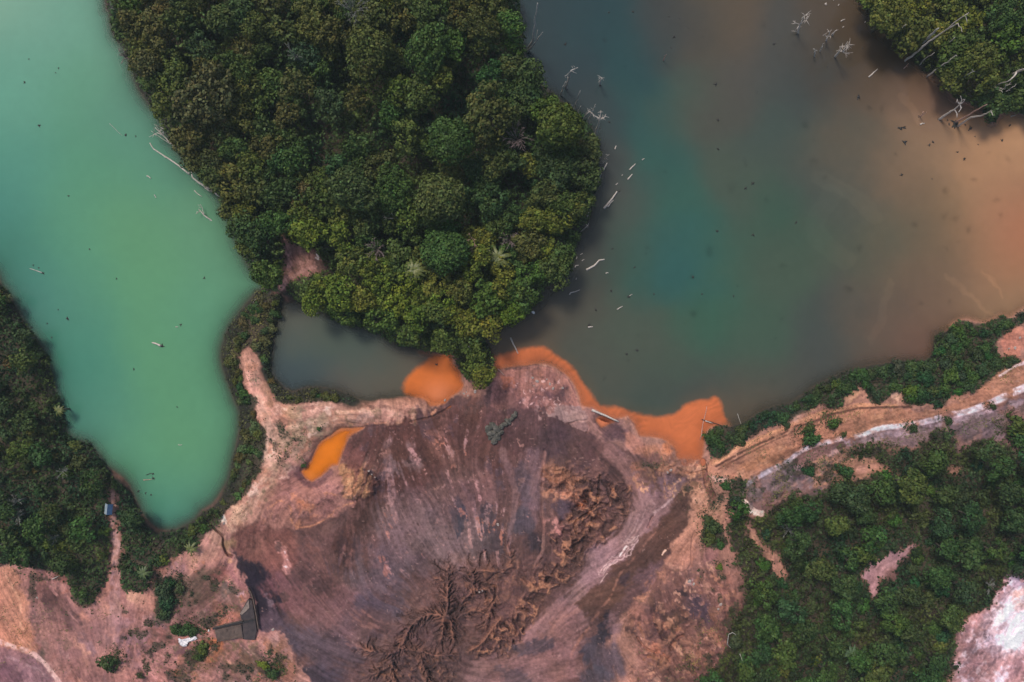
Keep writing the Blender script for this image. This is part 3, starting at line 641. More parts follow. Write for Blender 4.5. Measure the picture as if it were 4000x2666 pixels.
# speckle, stones and streaks over all bare soil
sh_ = lambda a, k_: np.tanh(a * k_) / np.tanh(k_)
fl = np.clip(1 + 0.07 * sh_(LIC_L, 2.5) + 0.14 * sh_(LIC_M, 1.8) + 0.15 * LIC_F + 0.30 * fbm(GX + 60 * WXN, GY + 60 * WYN, 110, 5, 70) + 0.34 * fbm(GX, GY, 8, 2, 71) + .2 * fbm(GX, GY, 26, 3, 74), .4, 1.7)
st_ = np.clip((fbm(GX, GY, 7.5, 1, 72) - .62) * 9, 0, 1) * np.clip(.4 + 3 * fbm(GX, GY, 60, 2, 73), 0, 1)
fl *= .95
COL *= fl[..., None]
COL[:] = COL * (1 - .3 * st_[..., None]) + lin((196, 162, 146)).astype(np.float32) * .3 * st_[..., None]
COL *= np.array([1.05, .95, 1.0], np.float32)
COL[..., 0] *= 1 + 0.10 * fbm(GX, GY, 120, 3, 90); COL[..., 2] *= 1 - 0.12 * fbm(GX, GY, 70, 3, 91)

# deepen the contrast between dark and pale sediment
lum_ = COL @ np.array([.25, .6, .15], np.float32)
COL *= np.clip(lum_ / .14, .2, 4)[..., None] ** .22
# vegetation masks
V_FOREST = region([FOREST]); 
_, m_ = None, None
V_HOLE = region([CLEARING, WPATH] + JHOLES, 14, 10, 9)
V_WEST = region([WEST]); V_SHW = region([SHORE_W]); V_SB = region([SBAND]); V_J = region([JUNGLE], 16, 20, 10); V_NE = region([NEAST]); V_SM = region(SMALL)
for P_, k_ in [([(590, 2240), (700, 2190), (800, 2170), (920, 2280), (960, 2380), (860, 2440), (640, 2460)], 1.0), ([(720, 2500), (1000, 2510), (1120, 2560), (1120, 2700), (660, 2700)], .8), ([(480, 2330), (700, 2500), (620, 2690), (450, 2600)], .45), ([(2480, 1800), (2760, 1800), (2860, 1960), (2740, 2010), (2600, 1880)], .7), ([(2740, 2200), (2920, 2230), (2900, 2440), (2780, 2660), (2600, 2690), (2760, 2440)], .75), ([(2950, 1840), (3340, 1720), (3480, 1740), (3300, 1890), (2990, 1990)], .8), ([(1040, 1640), (1200, 1650), (1240, 1730), (1060, 1830)], .5), ([(60, 2200), (300, 2260), (360, 2400), (100, 2330)], .55)]:
    W, m = poly_mask(P_, 40, 20, 10)
    V_SM[W] = np.maximum(V_SM[W], m * np.clip(fbm(GX[W], GY[W], 44, 4, 131) * 6 - 1.5 + k_, 0, .8))
VEG = np.maximum.reduce([V_FOREST, V_WEST, V_SHW, V_SB, V_J, V_NE, V_SM]) * (1 - V_HOLE)
WV, mm = poly_mask(JUNGLE, 60, 10, 4)
litter = np.asarray(lin((58, 56, 44)), np.float32)
vm = np.clip(VEG * 1.1 - 0.1, 0, 1)[..., None] * 0.92
COL[:] = COL * (1 - vm) + litter * (1 + 0.6 * fbm(GX, GY, 16, 3, 44))[..., None] * vm
# wet, darker mud right at the waterline
wet = np.clip(1 - np.abs(S_WATER) / 22, 0, 1) * np.clip((S_GREEN > -40).astype(np.float32) + (S_POND > -40) * .6, 0, 1)
COL *= (1 - 0.35 * wet)[..., None]
# lake-bed mud, seen only through the shallow rim
bed = np.clip(S_WATER / 12 + 0.2, 0, 1)[..., None]
bedc = np.broadcast_to(lin((62, 58, 46)).astype(np.float32), COL.shape).copy()
osand = region([[(1935, 1380), (2300, 1480), (2560, 1590), (2800, 1520), (2850, 1660), (2770, 1900), (2500, 1850), (2200, 1640), (1925, 1560)], [(1150, 1900), (1160, 1640), (1450, 1630), (1450, 1900)], [(1640, 1380), (1780, 1370), (1840, 1480), (1820, 1600), (1640, 1600)]], 20, 4)[..., None]
bedc = bedc * (1 - osand) + lin((186, 112, 70)).astype(np.float32) * osand
tan_ = region([[(3620, 300), (3800, 380), (4300, 400), (4300, 900), (3900, 700), (3650, 420)], [(3700, 1250), (4300, 900), (4300, 1300), (3900, 1300)]], 20, 4)[..., None]
bedc = bedc * (1 - tan_) + lin((170, 122, 96)).astype(np.float32) * tan_
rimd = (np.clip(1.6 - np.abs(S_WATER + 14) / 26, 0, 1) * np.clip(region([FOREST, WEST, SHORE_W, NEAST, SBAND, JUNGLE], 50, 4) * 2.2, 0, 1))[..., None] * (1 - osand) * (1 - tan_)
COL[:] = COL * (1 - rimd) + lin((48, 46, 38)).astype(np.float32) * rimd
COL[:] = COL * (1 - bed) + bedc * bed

# ------------------------------------------------------------------ relief
low = region([BADL, [(1900, 1380), (2300, 1500), (2560, 1650), (2760, 1790), (2600, 1900), (2200, 1750), (1900, 1560)]], 60, 10)
sdm = -S_WATER * MPP
rise = np.where(low > 0.5, 0.6, 1.3)
rise = 1.3 - 0.75 * low
ZZ += np.where(sdm > 0, 0.02 + rise * (1 - np.exp(-np.maximum(sdm, 0) / (1.6 + 4 * low))), -np.minimum(2.5, 0.35 * -sdm))
land = np.clip(sdm / 1.2, 0, 1)
ZZ += land * (0.55 * fbm(GX, GY, 160, 4, 15) + 0.10 * fbm(GX, GY, 18, 3, 16) + 0.05 * LIC_M + 0.07 * LIC_L)
badm, _b = np.zeros((NY, NX), np.float32), None
W, m = poly_mask(BADL, 40, 10); badm[W] = m
ZZ += land * badm * 0.10 * (ridged(GX + WXN * 30, GY + WYN * 30, 26, 3, 8) - 0.5)
# broad hummocks
W, m = poly_mask([(2500, 2260), (2700, 2240), (2860, 2300), (2880, 2430), (2760, 2600), (2560, 2640), (2480, 2500)], 70, 10); ZZ[W] += m * 1.4
W, m = poly_mask([(1326, 1819), (1405, 1827), (1481, 1876), (1447, 1945), (1336, 1930)], 12, 6); ZZ[W] += m * (0.4 + .8 * ridged(GX[W] + 20 * WXN[W], GY[W] + 20 * WYN[W], 18, 4, 9) * m)
W, m = poly_mask([(1060, 1560), (1330, 1570), (1660, 1570), (1690, 1610), (1430, 1660), (1240, 1720), (1170, 1830), (1000, 2030), (880, 2080), (1030, 1850), (1040, 1700)], 50, 10); ZZ[W] += m * 0.45
W, m = poly_mask([(3130, 1768), (3367, 1702), (3545, 1668), (3800, 1605), (4250, 1440), (4250, 1290), (3900, 1450), (3700, 1580), (3400, 1600), (3100, 1670), (2800, 1810)], 26, 4); ZZ[W] += m * .7
W, m = poly_mask([(3941, 2240), (3821, 2403), (3752, 2455), (3730, 2627), (3700, 2900), (4300, 2900), (4300, 2200)], 26, 8); ZZ[W] += m * (0.8 + 0.9 * ridged(GX[W] + 40 * WXN[W], GY[W] + 40 * WYN[W], 70, 4, 19))
W, m = poly_mask([(2905, 1900), (2960, 1850), (3080, 1810), (3180, 1850), (3180, 1910), (3000, 1990), (2950, 2000)], 14, 8); ZZ[W] += m * 0.5 * ridged(GX[W] + 40 * WXN[W] + .5 * GY[W], GY[W] * .8 + 40 * WYN[W] - .4 * GX[W], 34, 4, 18)
W, m = poly_mask(JHOLES[1], 6, 4); ZZ[W] += m * .4 * ridged(GX[W] + 30 * WXN[W], GY[W] * 2 + 30 * WYN[W], 30, 3, 38)
# rain-cut channels and spillway
for pts, wd, dp in [([(800, 2030), (840, 2070), (870, 2095), (873, 2130), (885, 2165), (905, 2175)], [7, 10], .7),
                    ([(2128, 1760), (2122, 1850), (2118, 1980), (2122, 2060), (2110, 2160)], [10, 8], .25),
                    ([(2225, 1656), (2255, 1646), (2290, 1643)], 5, .35), ([(2292, 1650), (2300, 1668), (2290, 1690)], 5, .35),
                    ([(2745, 1800), (2755, 1850), (2765, 1900), (2785, 1940)], [18, 26], .6), ([(2755, 1838), (2700, 1850), (2650, 1830)], 10, .4),
                    ([(2530, 2060), (2550, 2020)], 8, .5),
                    ([(2490, 2490), (2520, 2530), (2560, 2550)], 8, .7), ([(2560, 2440), (2590, 2500)], 8, .4), ([(2624, 2530), (2640, 2500), (2670, 2480)], [20, 8], .9),
                    ([(1760, 1590), (1700, 1625), (1600, 1650)], 7, .35)]:
    carve(pts, wd, dp, soft=5, wob=2)
stroke([(800, 2030), (840, 2070), (870, 2095), (873, 2130), (885, 2165), (905, 2175)], (84, 60, 56), [6, 9], .6, soft=4, wob=3)

# branching gullies of the badlands
segs = []
def branch(x, y, a, L, wd, dp, lev, r):
    n = max(3, int(L / 7)); st = L / n
    pts = [(x, y)]
    for i in range(n):
        a += r.gauss(0, 0.25)
        x += math.cos(a) * st; y += math.sin(a) * st
        pts.append((x, y))
        f = 1 - (i + 1) / n
        if lev > 0 and i > 0 and r.random() < 0.62:
            s = r.choice((-1, 1))
            branch(x, y, a + s * r.uniform(.3, .62), L * f * r.uniform(.5, .9) + 8, wd * (0.35 + 0.4 * f), dp * (0.4 + 0.4 * f), lev - 1, r)
    for i in range(n):
        f0 = 1 - i / n * 0.75
        segs.append((pts[i], pts[i + 1], wd * f0, dp * f0))
SP = [([(1748, 2225), (1750, 2279), (1748, 2329), (1748, 2378), (1740, 2413)], 62, 2.0), ([(1740, 2413), (1675, 2401), (1618, 2436), (1587, 2482), (1564, 2535), (1534, 2554)], 66, 2.0),
      ([(1534, 2554), (1532, 2615), (1534, 2680)], 50, 1.8), ([(1744, 2413), (1782, 2409), (1805, 2348), (1843, 2310), (1847, 2271), (1843, 2241)], 48, 1.8),
      ([(1843, 2241), (1901, 2229), (1962, 2229), (1993, 2187), (1977, 2118)], 36, 1.0), ([(1763, 2420), (1763, 2455), (1771, 2500)], 36, 1.7), ([(1732, 2420), (1730, 2459), (1722, 2500)], 34, 1.6),
      ([(1564, 2535), (1518, 2554), (1476, 2550), (1419, 2531)], 46, 1.5), ([(1564, 2540), (1640, 2545), (1700, 2560), (1770, 2560)], 50, 1.5), ([(1640, 2545), (1660, 2620), (1690, 2670)], 44, 1.7),
      ([(1534, 2600), (1480, 2625), (1420, 2640)], 40, 1.5), ([(1790, 2405), (1850, 2390), (1900, 2400)], 40, 1.3), ([(1843, 2310), (1900, 2300), (1925, 2340), (1910, 2400), (1890, 2450)], 34, 1.6),
      ([(1960, 2420), (1930, 2450), (1880, 2510), (1830, 2545)], 26, 1.0), ([(2010, 2250), (2040, 2270), (2060, 2290)], 34, .7), ([(1748, 2279), (1717, 2260), (1702, 2264)], 30, .9), ([(1748, 2279), (1759, 2264), (1763, 2225)], 30, .9)]
GR = random.Random(5)
FLOWBACK = {id(SP[0][0]): 1}
for pts, L, dp in SP:
    P = spl(pts, 6, False)
    L = L * .95
    if SP[0][0] is pts: P = P[::-1]
    acc_ = 0.0; nxt = GR.uniform(4, 10); side = 1
    for i in range(0, len(P) - 1):
        dx, dy = P[i + 1] - P[i]; dl = math.hypot(dx, dy)
        acc_ += dl
        while acc_ > nxt:
            nxt += GR.uniform(3.4, 6.5); side = -side
            x, y = P[i]; a = math.atan2(dy, dx) + side * GR.uniform(.5, .95)
            branch(x + math.cos(a) * GR.uniform(4, 18), y + math.sin(a) * GR.uniform(4, 18), a, L * GR.uniform(.45, 1.35), GR.uniform(3.6, 5.6), dp * GR.uniform(.35, .85), 1, GR)
    # the spine itself stays as a crest
# ravines in the rusty ridge belt
for pts, wd, dp in [([(2344, 1860), (2340, 1888), (2336, 1941), (2332, 1964), (2302, 1999), (2283, 2014), (2252, 2033), (2241, 2056), (2252, 2085)], 7, 1.5), ([(2302, 1999), (2350, 1965), (2375, 1972)], 5, 1.2),
                    ([(2350, 1880), (2375, 1910), (2385, 1960)], 6, 1.1), ([(2120, 2180), (2095, 2210)], 5, .7), ([(1970, 2230), (1930, 2245), (1905, 2270)], 5, .9), ([(1900, 2150), (1880, 2165), (1875, 2210)], 5, 1.0), ([(1833, 2165), (1830, 2190), (1848, 2210)], 5, .9),
                    ([(1900, 2155), (1915, 2190), (1900, 2225)], 5, .9), ([(1800, 2220), (1825, 2222), (1845, 2250)], 5, 1.0), ([(1810, 2260), (1840, 2290), (1850, 2320)], 5, 1.0), ([(1880, 2280), (1935, 2290), (1935, 2340), (1910, 2370)], 7, 1.4)]:
    for i in range(len(pts) - 1):
        (ax, ay), (bx, by) = pts[i], pts[i + 1]
        segs.append(((ax, ay), (bx, by), wd, dp))
        for k in range(3):
            t = GR.random(); x = ax + (bx - ax) * t; y = ay + (by - ay) * t
            branch(x, y, math.atan2(by - ay, bx - ax) + GR.choice((-1, 1)) * GR.uniform(.5, 1.1), GR.uniform(12, 30), wd * .6, dp * .5, 1, GR)
GUL = np.zeros((NY, NX), np.float32)
for (ax, ay), (bx, by), wd, dp in segs:
    m_ = wd * 2.2 + 4
    W = window(min(ax, bx) - m_, min(ay, by) - m_, max(ax, bx) + m_, max(ay, by) + m_)
    if W is None: continue
    X = GX[W] + WXS[W] * 3; Y = GY[W] + WYS[W] * 3
    ex, ey = bx - ax, by - ay
    t = np.clip(((X - ax) * ex + (Y - ay) * ey) / (ex * ex + ey * ey + 1e-9), 0, 1)
    d2 = (X - ax - t * ex) ** 2 + (Y - ay - t * ey) ** 2
    GUL[W] = np.maximum(GUL[W], dp * np.exp(-d2 / (wd * 0.62) ** 2))
RAV = [q[0] for q in SP] + [[a_, b_] for a_, b_, _, _ in segs]
REG = [(1400, 2500), (1440, 2420), (1560, 2330), (1640, 2220), (1740, 2170), (1860, 2120), (1960, 2080), (2100, 2130), (2110, 1990), (2130, 1890), (2250, 1830), (2340, 1800), (2420, 1850), (2460, 1940), (2430, 2010), (2370, 2080), (2300, 2150), (2230, 2220), (2150, 2290), (2100, 2350), (2070, 2420), (2040, 2500), (1980, 2570), (1900, 2590), (1830, 2640), (1840, 2760), (1400, 2760), (1380, 2600)]
Wr = window(1370, 1780, 2480, 2780)
RXm, RYm = GX[Wr] + 7 * WXN[Wr], GY[Wr] + 7 * WYN[Wr]
SR = sdf_at(REG, GX[Wr] + 60 * WXN[Wr], GY[Wr] + 60 * WYN[Wr])
dsp = np.full(SR.shape, 1e9, np.float32)
for q in RAV:
    for (ax, ay), (bx, by) in zip(q[:-1], q[1:]):
        ex, ey = bx - ax, by - ay
        t = np.clip(((RXm - ax) * ex + (RYm - ay) * ey) / (ex * ex + ey * ey + 1e-9), 0, 1)
        np.minimum(dsp, np.hypot(RXm - ax - t * ex, RYm - ay - t * ey), out=dsp)
_sub = (slice(None, None, 2), slice(None, None, 2))
base = ((dsp < 5) | (SR < 0))[_sub]
eny, enx = base.shape
ez = (np.minimum(dsp, SR)[_sub] * 0.01 + 0.8 * rng.random(base.shape) + 1.5 * (fbm(GX[Wr], GY[Wr], 40, 4, 18)[_sub] + .5)).astype(np.float64)
ez[base] = 0
nb = [(-1, -1), (-1, 0), (-1, 1), (0, -1), (0, 1), (1, -1), (1, 0), (1, 1)]
idxg = np.arange(eny * enx).reshape(eny, enx)
fixed = base.copy(); fixed[0] = fixed[-1] = True; fixed[:, 0] = fixed[:, -1] = True
jit = 1 + .35 * rng.random((8,) + ez.shape)
free = ~fixed.ravel()
for it in range(80):
    best = np.zeros_like(ez); rec = idxg.copy(); rl = np.ones_like(ez)
    zp = np.pad(ez, 1, constant_values=1e9); ip = np.pad(idxg, 1)
    for kq, (dj, di) in enumerate(nb):
        L = math.hypot(dj, di)
        zn = zp[1 + dj:1 + dj + eny, 1 + di:1 + di + enx]
        sl_ = (ez - zn) / L * jit[kq]
        b_ = sl_ > best
        best = np.where(b_, sl_, best); rec = np.where(b_, ip[1 + dj:1 + dj + eny, 1 + di:1 + di + enx], rec); rl = np.where(b_, L, rl)
    rf = rec.ravel(); order = np.argsort(ez.ravel(), kind='stable')
    sel_ = order[free[order]]
    recl = rf.tolist(); A = [1.0] * ez.size
    for i_ in sel_[::-1].tolist():
        r_ = recl[i_]
        if r_ != i_: A[r_] += A[i_]
    Aa = np.array(A)
    ff = (0.55 * np.sqrt(Aa) / rl.ravel()).tolist(); zl = ez.ravel().tolist()
    for i_ in sel_.tolist():
        r_ = recl[i_]
        if r_ != i_:
            f_ = ff[i_]
            zl[i_] = (zl[i_] + 1.0 + f_ * zl[r_]) / (1 + f_)
        else: zl[i_] += 1.0
    ez = np.array(zl).reshape(ez.shape)
def upsamp(a, shp):
    jj = np.arange(shp[0]) / 2.0; ii = np.arange(shp[1]) / 2.0
    j0 = np.minimum(jj.astype(int), a.shape[0] - 1); i0 = np.minimum(ii.astype(int), a.shape[1] - 1)
    j1 = np.minimum(j0 + 1, a.shape[0] - 1); i1 = np.minimum(i0 + 1, a.shape[1] - 1)
    fj = (jj - j0)[:, None]; fi = (ii - i0)[None]
    return (a[j0][:, i0] * (1 - fj) + a[j1][:, i0] * fj) * (1 - fi) + (a[j0][:, i1] * (1 - fj) + a[j1][:, i1] * fj) * fi
dA = np.exp(upsamp(np.log(Aa.reshape(ez.shape)), SR.shape)); ez = upsamp(ez, SR.shape)
inr = SR > 0
sc_ = 1.9 / max(np.percentile(ez[inr], 97), 1e-6)
ez2 = np.minimum(ez * sc_, 2.6)
def mfilt(a, r):
    for ax in (0, 1):
        m0 = a.copy()
        for q in range(1, r + 1):
            m0 = np.maximum(m0, np.roll(a, q, ax)); m0 = np.maximum(m0, np.roll(a, -q, ax))
        a = m0
    return a
def bfilt(a, r):
    for ax in (0, 1):
        m0 = a.copy()
        for q in range(1, r + 1): m0 = m0 + np.roll(a, q, ax) + np.roll(a, -q, ax)
        a = m0 / (2 * r + 1)
    return a
env = bfilt(mfilt(ez2, 9), 7)
hub = np.zeros_like(ez2)
for hx_, hy_, hr_ in [(1740, 2370, 80), (1860, 2310, 70), (1650, 2430, 50), (1550, 2540, 60), (1680, 2620, 80), (1460, 2640, 60), (1770, 2470, 50), (2290, 1980, 70), (2370, 1920, 60), (2240, 2050, 50), (1900, 2240, 50), (1830, 2220, 40), (2150, 2260, 50), (2050, 2420, 50), (1860, 2540, 30), (1600, 2490, 50)]:
    hub = np.maximum(hub, np.exp(-(((GX[Wr] - hx_) ** 2 + (GY[Wr] - hy_) ** 2) / hr_ ** 2)))
act = np.clip(1.3 - dsp / (22 + 62 * hub + 50 * fbm(GX[Wr], GY[Wr], 70, 3, 7)), 0, 1) * np.clip(.06 + 1.15 * hub, 0, 1.1) * np.clip(SR / 30, 0, 1)
fade = np.clip(SR / 60, 0, 1)
inc = np.maximum(env - ez2, 0) * np.clip(dsp / 14 - .3, 0, 1); inc = inc ** 1.25
ZZ[Wr] += .75 * fade * hub - inc * act * 1.25
chan = np.clip((np.log(dA) - 3.2) / 2.0, 0, 1) * act * inr
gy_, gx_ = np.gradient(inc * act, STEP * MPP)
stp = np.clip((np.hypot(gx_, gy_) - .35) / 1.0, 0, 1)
COL[Wr] = COL[Wr] * (1 - .22 * stp[..., None]) + lin((66, 50, 48)).astype(np.float32) * .22 * stp[..., None]  # steep gully walls: shade painted into the soil colour
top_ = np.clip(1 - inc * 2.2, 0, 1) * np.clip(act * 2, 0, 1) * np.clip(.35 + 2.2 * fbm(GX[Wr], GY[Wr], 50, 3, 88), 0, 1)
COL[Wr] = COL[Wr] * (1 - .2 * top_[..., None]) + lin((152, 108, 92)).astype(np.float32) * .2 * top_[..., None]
COL[Wr] = COL[Wr] * (1 - .3 * chan[..., None]) + lin((150, 112, 100)).astype(np.float32) * .3 * chan[..., None]
RAVD = GUL.copy()
GUL *= .8
for x_, y_, rx_, ry_, d_ in [(1706, 2386, 26, 16, .9), (1782, 2384, 18, 26, 1.0), (1555, 2528, 12, 26, .9), (1748, 2452, 9, 20, .9), (1690, 2620, 20, 24, .8), (1500, 2640, 24, 16, .8), (1840, 2350, 20, 10, .7), (1905, 2330, 8, 30, .8), (1600, 2600, 14, 20, .7), (1780, 2490, 16, 8, .7), (1620, 2470, 8, 18, .7)]:
    W = window(x_ - 70, y_ - 70, x_ + 70, y_ + 70)
    e_ = np.exp(-(((GX[W] - x_ + 20 * WXN[W]) / rx_) ** 2 + ((GY[W] - y_ + 20 * WYN[W]) / ry_) ** 2) * 1.2)
    ZZ[W] -= e_ * d_
    COL[W] = COL[W] * (1 - .5 * e_[..., None]) + lin((58, 46, 48)).astype(np.float32) * .5 * e_[..., None]  # deep pockets: dark silt with their shade painted into the colour
ZZ -= GUL
# gully floors hold dark wet silt, with shade painted in
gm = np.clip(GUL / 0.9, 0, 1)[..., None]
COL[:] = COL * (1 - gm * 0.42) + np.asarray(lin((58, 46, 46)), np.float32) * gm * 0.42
# pale crests between the gullies
d_sp = np.full(SR.shape, 1e9, np.float32)
for pts, L, dp in SP:
    q = spl(pts, 4, False); f_ = 62.0 / max(L, 30)
    for (ax, ay), (bx, by) in zip(q[:-1], q[1:]):
        ex, ey = bx - ax, by - ay
        X, Y = GX[Wr] + 12 * WXN[Wr] + 4 * WXS[Wr], GY[Wr] + 12 * WYN[Wr] + 4 * WYS[Wr]
        t = np.clip(((X - ax) * ex + (Y - ay) * ey) / (ex * ex + ey * ey + 1e-9), 0, 1)
        np.minimum(d_sp, f_ * np.hypot(X - ax - t * ex, Y - ay - t * ey), out=d_sp)
ZZ[Wr] += 1.5 * np.exp(-(d_sp / 34) ** 1.1) * np.clip(SR / 30, 0, 1)
n_ = np.clip(.5 + 2.2 * fbm(GX[Wr], GY[Wr], 46, 4, 21), 0, 1) * np.clip(1 - GUL[Wr] * 1.6, 0, 1)
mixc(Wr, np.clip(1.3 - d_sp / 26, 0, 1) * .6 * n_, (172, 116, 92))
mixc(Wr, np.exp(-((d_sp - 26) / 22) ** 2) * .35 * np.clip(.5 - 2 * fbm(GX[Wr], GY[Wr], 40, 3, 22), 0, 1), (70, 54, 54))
# rusty crumbling ridge belt
for pts, wb in [([(2430, 1930), (2400, 2010), (2330, 2090), (2260, 2150), (2190, 2230), (2130, 2275), (2090, 2330), (2050, 2400), (2020, 2460), (1970, 2540)], 84), ([(2180, 1880), (2250, 1900), (2300, 1960), (2260, 2050), (2200, 2120)], 110), ([(1880, 2560), (1930, 2500), (1970, 2460)], 40)]:
    W, m = line_field(pts, wb, 22, 14)
    X, Y = GX[W] + WXN[W] * 30, GY[W] + WYN[W] * 30
    rd = .3 * ridged(X + Y * .35, Y * 1.15 - X * .5, 30, 4, 14) + .7 * np.clip(.42 + 1.3 * fbm(X, Y, 20, 4, 15), 0, 1)
    ZZ[W] += m * (rd - 0.40) * 2.1
    mixc(W, m * np.clip((rd - 0.50) * 6, 0, 1) * np.clip(.75 + fbm(GX[W], GY[W], 60, 2, 19) * 1.6, 0, 1), (176, 122, 96))
    mixc(W, m * np.clip((0.36 - rd) * 6, 0, 1) * .5, (78, 58, 54))
for (cx_, cy_, rx_, ry_, an_, am) in [(2600, 2470, 110, 70, 20, .8), (2570, 2570, 70, 40, 10, 1.2), (2230, 1880, 110, 60, 20, .8), (1900, 2320, 90, 90, 0, .6), (2000, 2440, 60, 110, 20, .9), (2840, 2330, 50, 110, 0, .5), (2740, 2560, 80, 90, 0, .6), (2000, 2240, 90, 50, 0, .6), (2640, 1830, 100, 40, 0, .7), (1600, 2620, 160, 60, 0, 1.0), (2520, 2640, 60, 40, 0, 1.0)]:
    a = math.radians(an_); ca, sa = math.cos(a), math.sin(a)
    P = [(cx_ + rx_ * math.cos(t) * ca - ry_ * math.sin(t) * sa, cy_ + rx_ * math.cos(t) * sa + ry_ * math.sin(t) * ca) for t in np.linspace(0, 6.28, 12, endpoint=False)]
    W, m = poly_mask(P, min(rx_, ry_), 14)
    rd = .3 * ridged(GX[W] + WXN[W] * 20, GY[W] + WYN[W] * 20, 36, 4, int(cx_) % 50) + .7 * np.clip(.42 + 1.3 * fbm(GX[W] + WXN[W] * 20, GY[W] + WYN[W] * 20, 22, 4, int(cx_) % 40), 0, 1)
    ZZ[W] += m * (rd - .45) * am * 1.4
    mixc(W, m * np.clip((rd - 0.55) * 5, 0, 1) * .5, (180, 124, 98))
# rough footing under the vegetation
ZZ += VEG * 0.25 * fbm(GX, GY, 40, 3, 99)
ZZ = np.where(S_WATER > 2, np.minimum(ZZ, -0.04), ZZ)
np.maximum(ZZ, -3.0, out=ZZ)
COL = np.clip(COL, 0.004, 0.85)

# ------------------------------------------------------------------ ground mesh (one sheet reaching the horizon)
def pad(a, e=3):
    return np.pad(a, ((e, e), (e, e)), mode='edge')
FAR = np.array([900, 4000, 40000], float)
PXs = np.concatenate([RX[0] - FAR[::-1], RX, RX[-1] + FAR]); PYs = np.concatenate([RY[0] - FAR[::-1], RY, RY[-1] + FAR])
PGX, PGY = np.meshgrid(PXs, PYs)
ZP = pad(ZZ); k = (H - ZP) / H
V = np.stack([(PGX - 2000) * MPP * k, (1333 - PGY) * MPP * k, ZP], -1).reshape(-1, 3)
ny, nx = PGX.shape
I = np.arange(ny * nx).reshape(ny, nx)
Fq = np.stack([I[:-1, :-1], I[1:, :-1], I[1:, 1:], I[:-1, 1:]], -1).reshape(-1, 4)
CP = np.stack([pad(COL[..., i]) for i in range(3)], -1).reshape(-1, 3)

def nodes_of(name):
    m = bpy.data.materials.new(name); m.use_nodes = True
    nt = m.node_tree; b = nt.nodes["Principled BSDF"]
    return m, nt, b
def mat_ground():
    m, nt, b = nodes_of("soil")
    at = nt.nodes.new("ShaderNodeAttribute"); at.attribute_name = "Col"
    tc = nt.nodes.new("ShaderNodeTexCoord")
    n1 = nt.nodes.new("ShaderNodeTexNoise"); n1.inputs["Scale"].default_value = 3.2; n1.inputs["Detail"].default_value = 5; n1.inputs["Roughness"].default_value = .7
    nt.links.new(tc.outputs["Object"], n1.inputs["Vector"])
    mr = nt.nodes.new("ShaderNodeMapRange"); mr.inputs["From Min"].default_value = .3; mr.inputs["From Max"].default_value = .7; mr.inputs["To Min"].default_value = .84; mr.inputs["To Max"].default_value = 1.16
    nt.links.new(n1.outputs["Fac"], mr.inputs["Value"])
    mx = nt.nodes.new("ShaderNodeVectorMath"); mx.operation = 'SCALE'
    nt.links.new(at.outputs["Color"], mx.inputs[0]); nt.links.new(mr.outputs[0], mx.inputs["Scale"])
    nt.links.new(mx.outputs[0], b.inputs["Base Color"])
    b.inputs["Roughness"].default_value = .85; b.inputs["Specular IOR Level"].default_value = .25
    bp = nt.nodes.new("ShaderNodeBump"); bp.inputs["Strength"].default_value = .5; bp.inputs["Distance"].default_value = .12
    nt.links.new(n1.outputs["Fac"], bp.inputs["Height"]); nt.links.new(bp.outputs[0], b.inputs["Normal"])
    return m
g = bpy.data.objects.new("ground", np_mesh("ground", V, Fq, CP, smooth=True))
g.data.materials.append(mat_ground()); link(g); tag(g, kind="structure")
del V, Fq, CP

def ground_z(px, py):
    i = np.clip(((np.asarray(px) - RX[0]) / STEP).astype(int), 0, NX - 1); j = np.clip(((np.asarray(py) - RY[0]) / STEP).astype(int), 0, NY - 1)
    return ZZ[j, i]

# ------------------------------------------------------------------ water: turbid, coloured by sediment; green lake also carries painted sky glare and reflections
def mat_water():
    m, nt, b = nodes_of("turbid_water")
    at = nt.nodes.new("ShaderNodeAttribute"); at.attribute_name = "Col"
    op = nt.nodes.new("ShaderNodeAttribute"); op.attribute_name = "opac"
    nt.links.new(at.outputs["Color"], b.inputs["Base Color"])
    b.inputs["Roughness"].default_value = .12; b.inputs["IOR"].default_value = 1.33
    tc = nt.nodes.new("ShaderNodeTexCoord")
    n1 = nt.nodes.new("ShaderNodeTexNoise"); n1.inputs["Scale"].default_value = 1.3; n1.inputs["Detail"].default_value = 3
    nt.links.new(tc.outputs["Object"], n1.inputs["Vector"])
    bp = nt.nodes.new("ShaderNodeBump"); bp.inputs["Strength"].default_value = .12; bp.inputs["Distance"].default_value = .03
    nt.links.new(n1.outputs["Fac"], bp.inputs["Height"]); nt.links.new(bp.outputs[0], b.inputs["Normal"])
    tr = nt.nodes.new("ShaderNodeBsdfTransparent")
    mx = nt.nodes.new("ShaderNodeMixShader")
    nt.links.new(op.outputs["Fac"], mx.inputs[0]); nt.links.new(tr.outputs[0], mx.inputs[1]); nt.links.new(b.outputs[0], mx.inputs[2])
    nt.links.new(mx.outputs[0], nt.nodes["Material Output"].inputs[0])
    return m
M_WATER = mat_water()
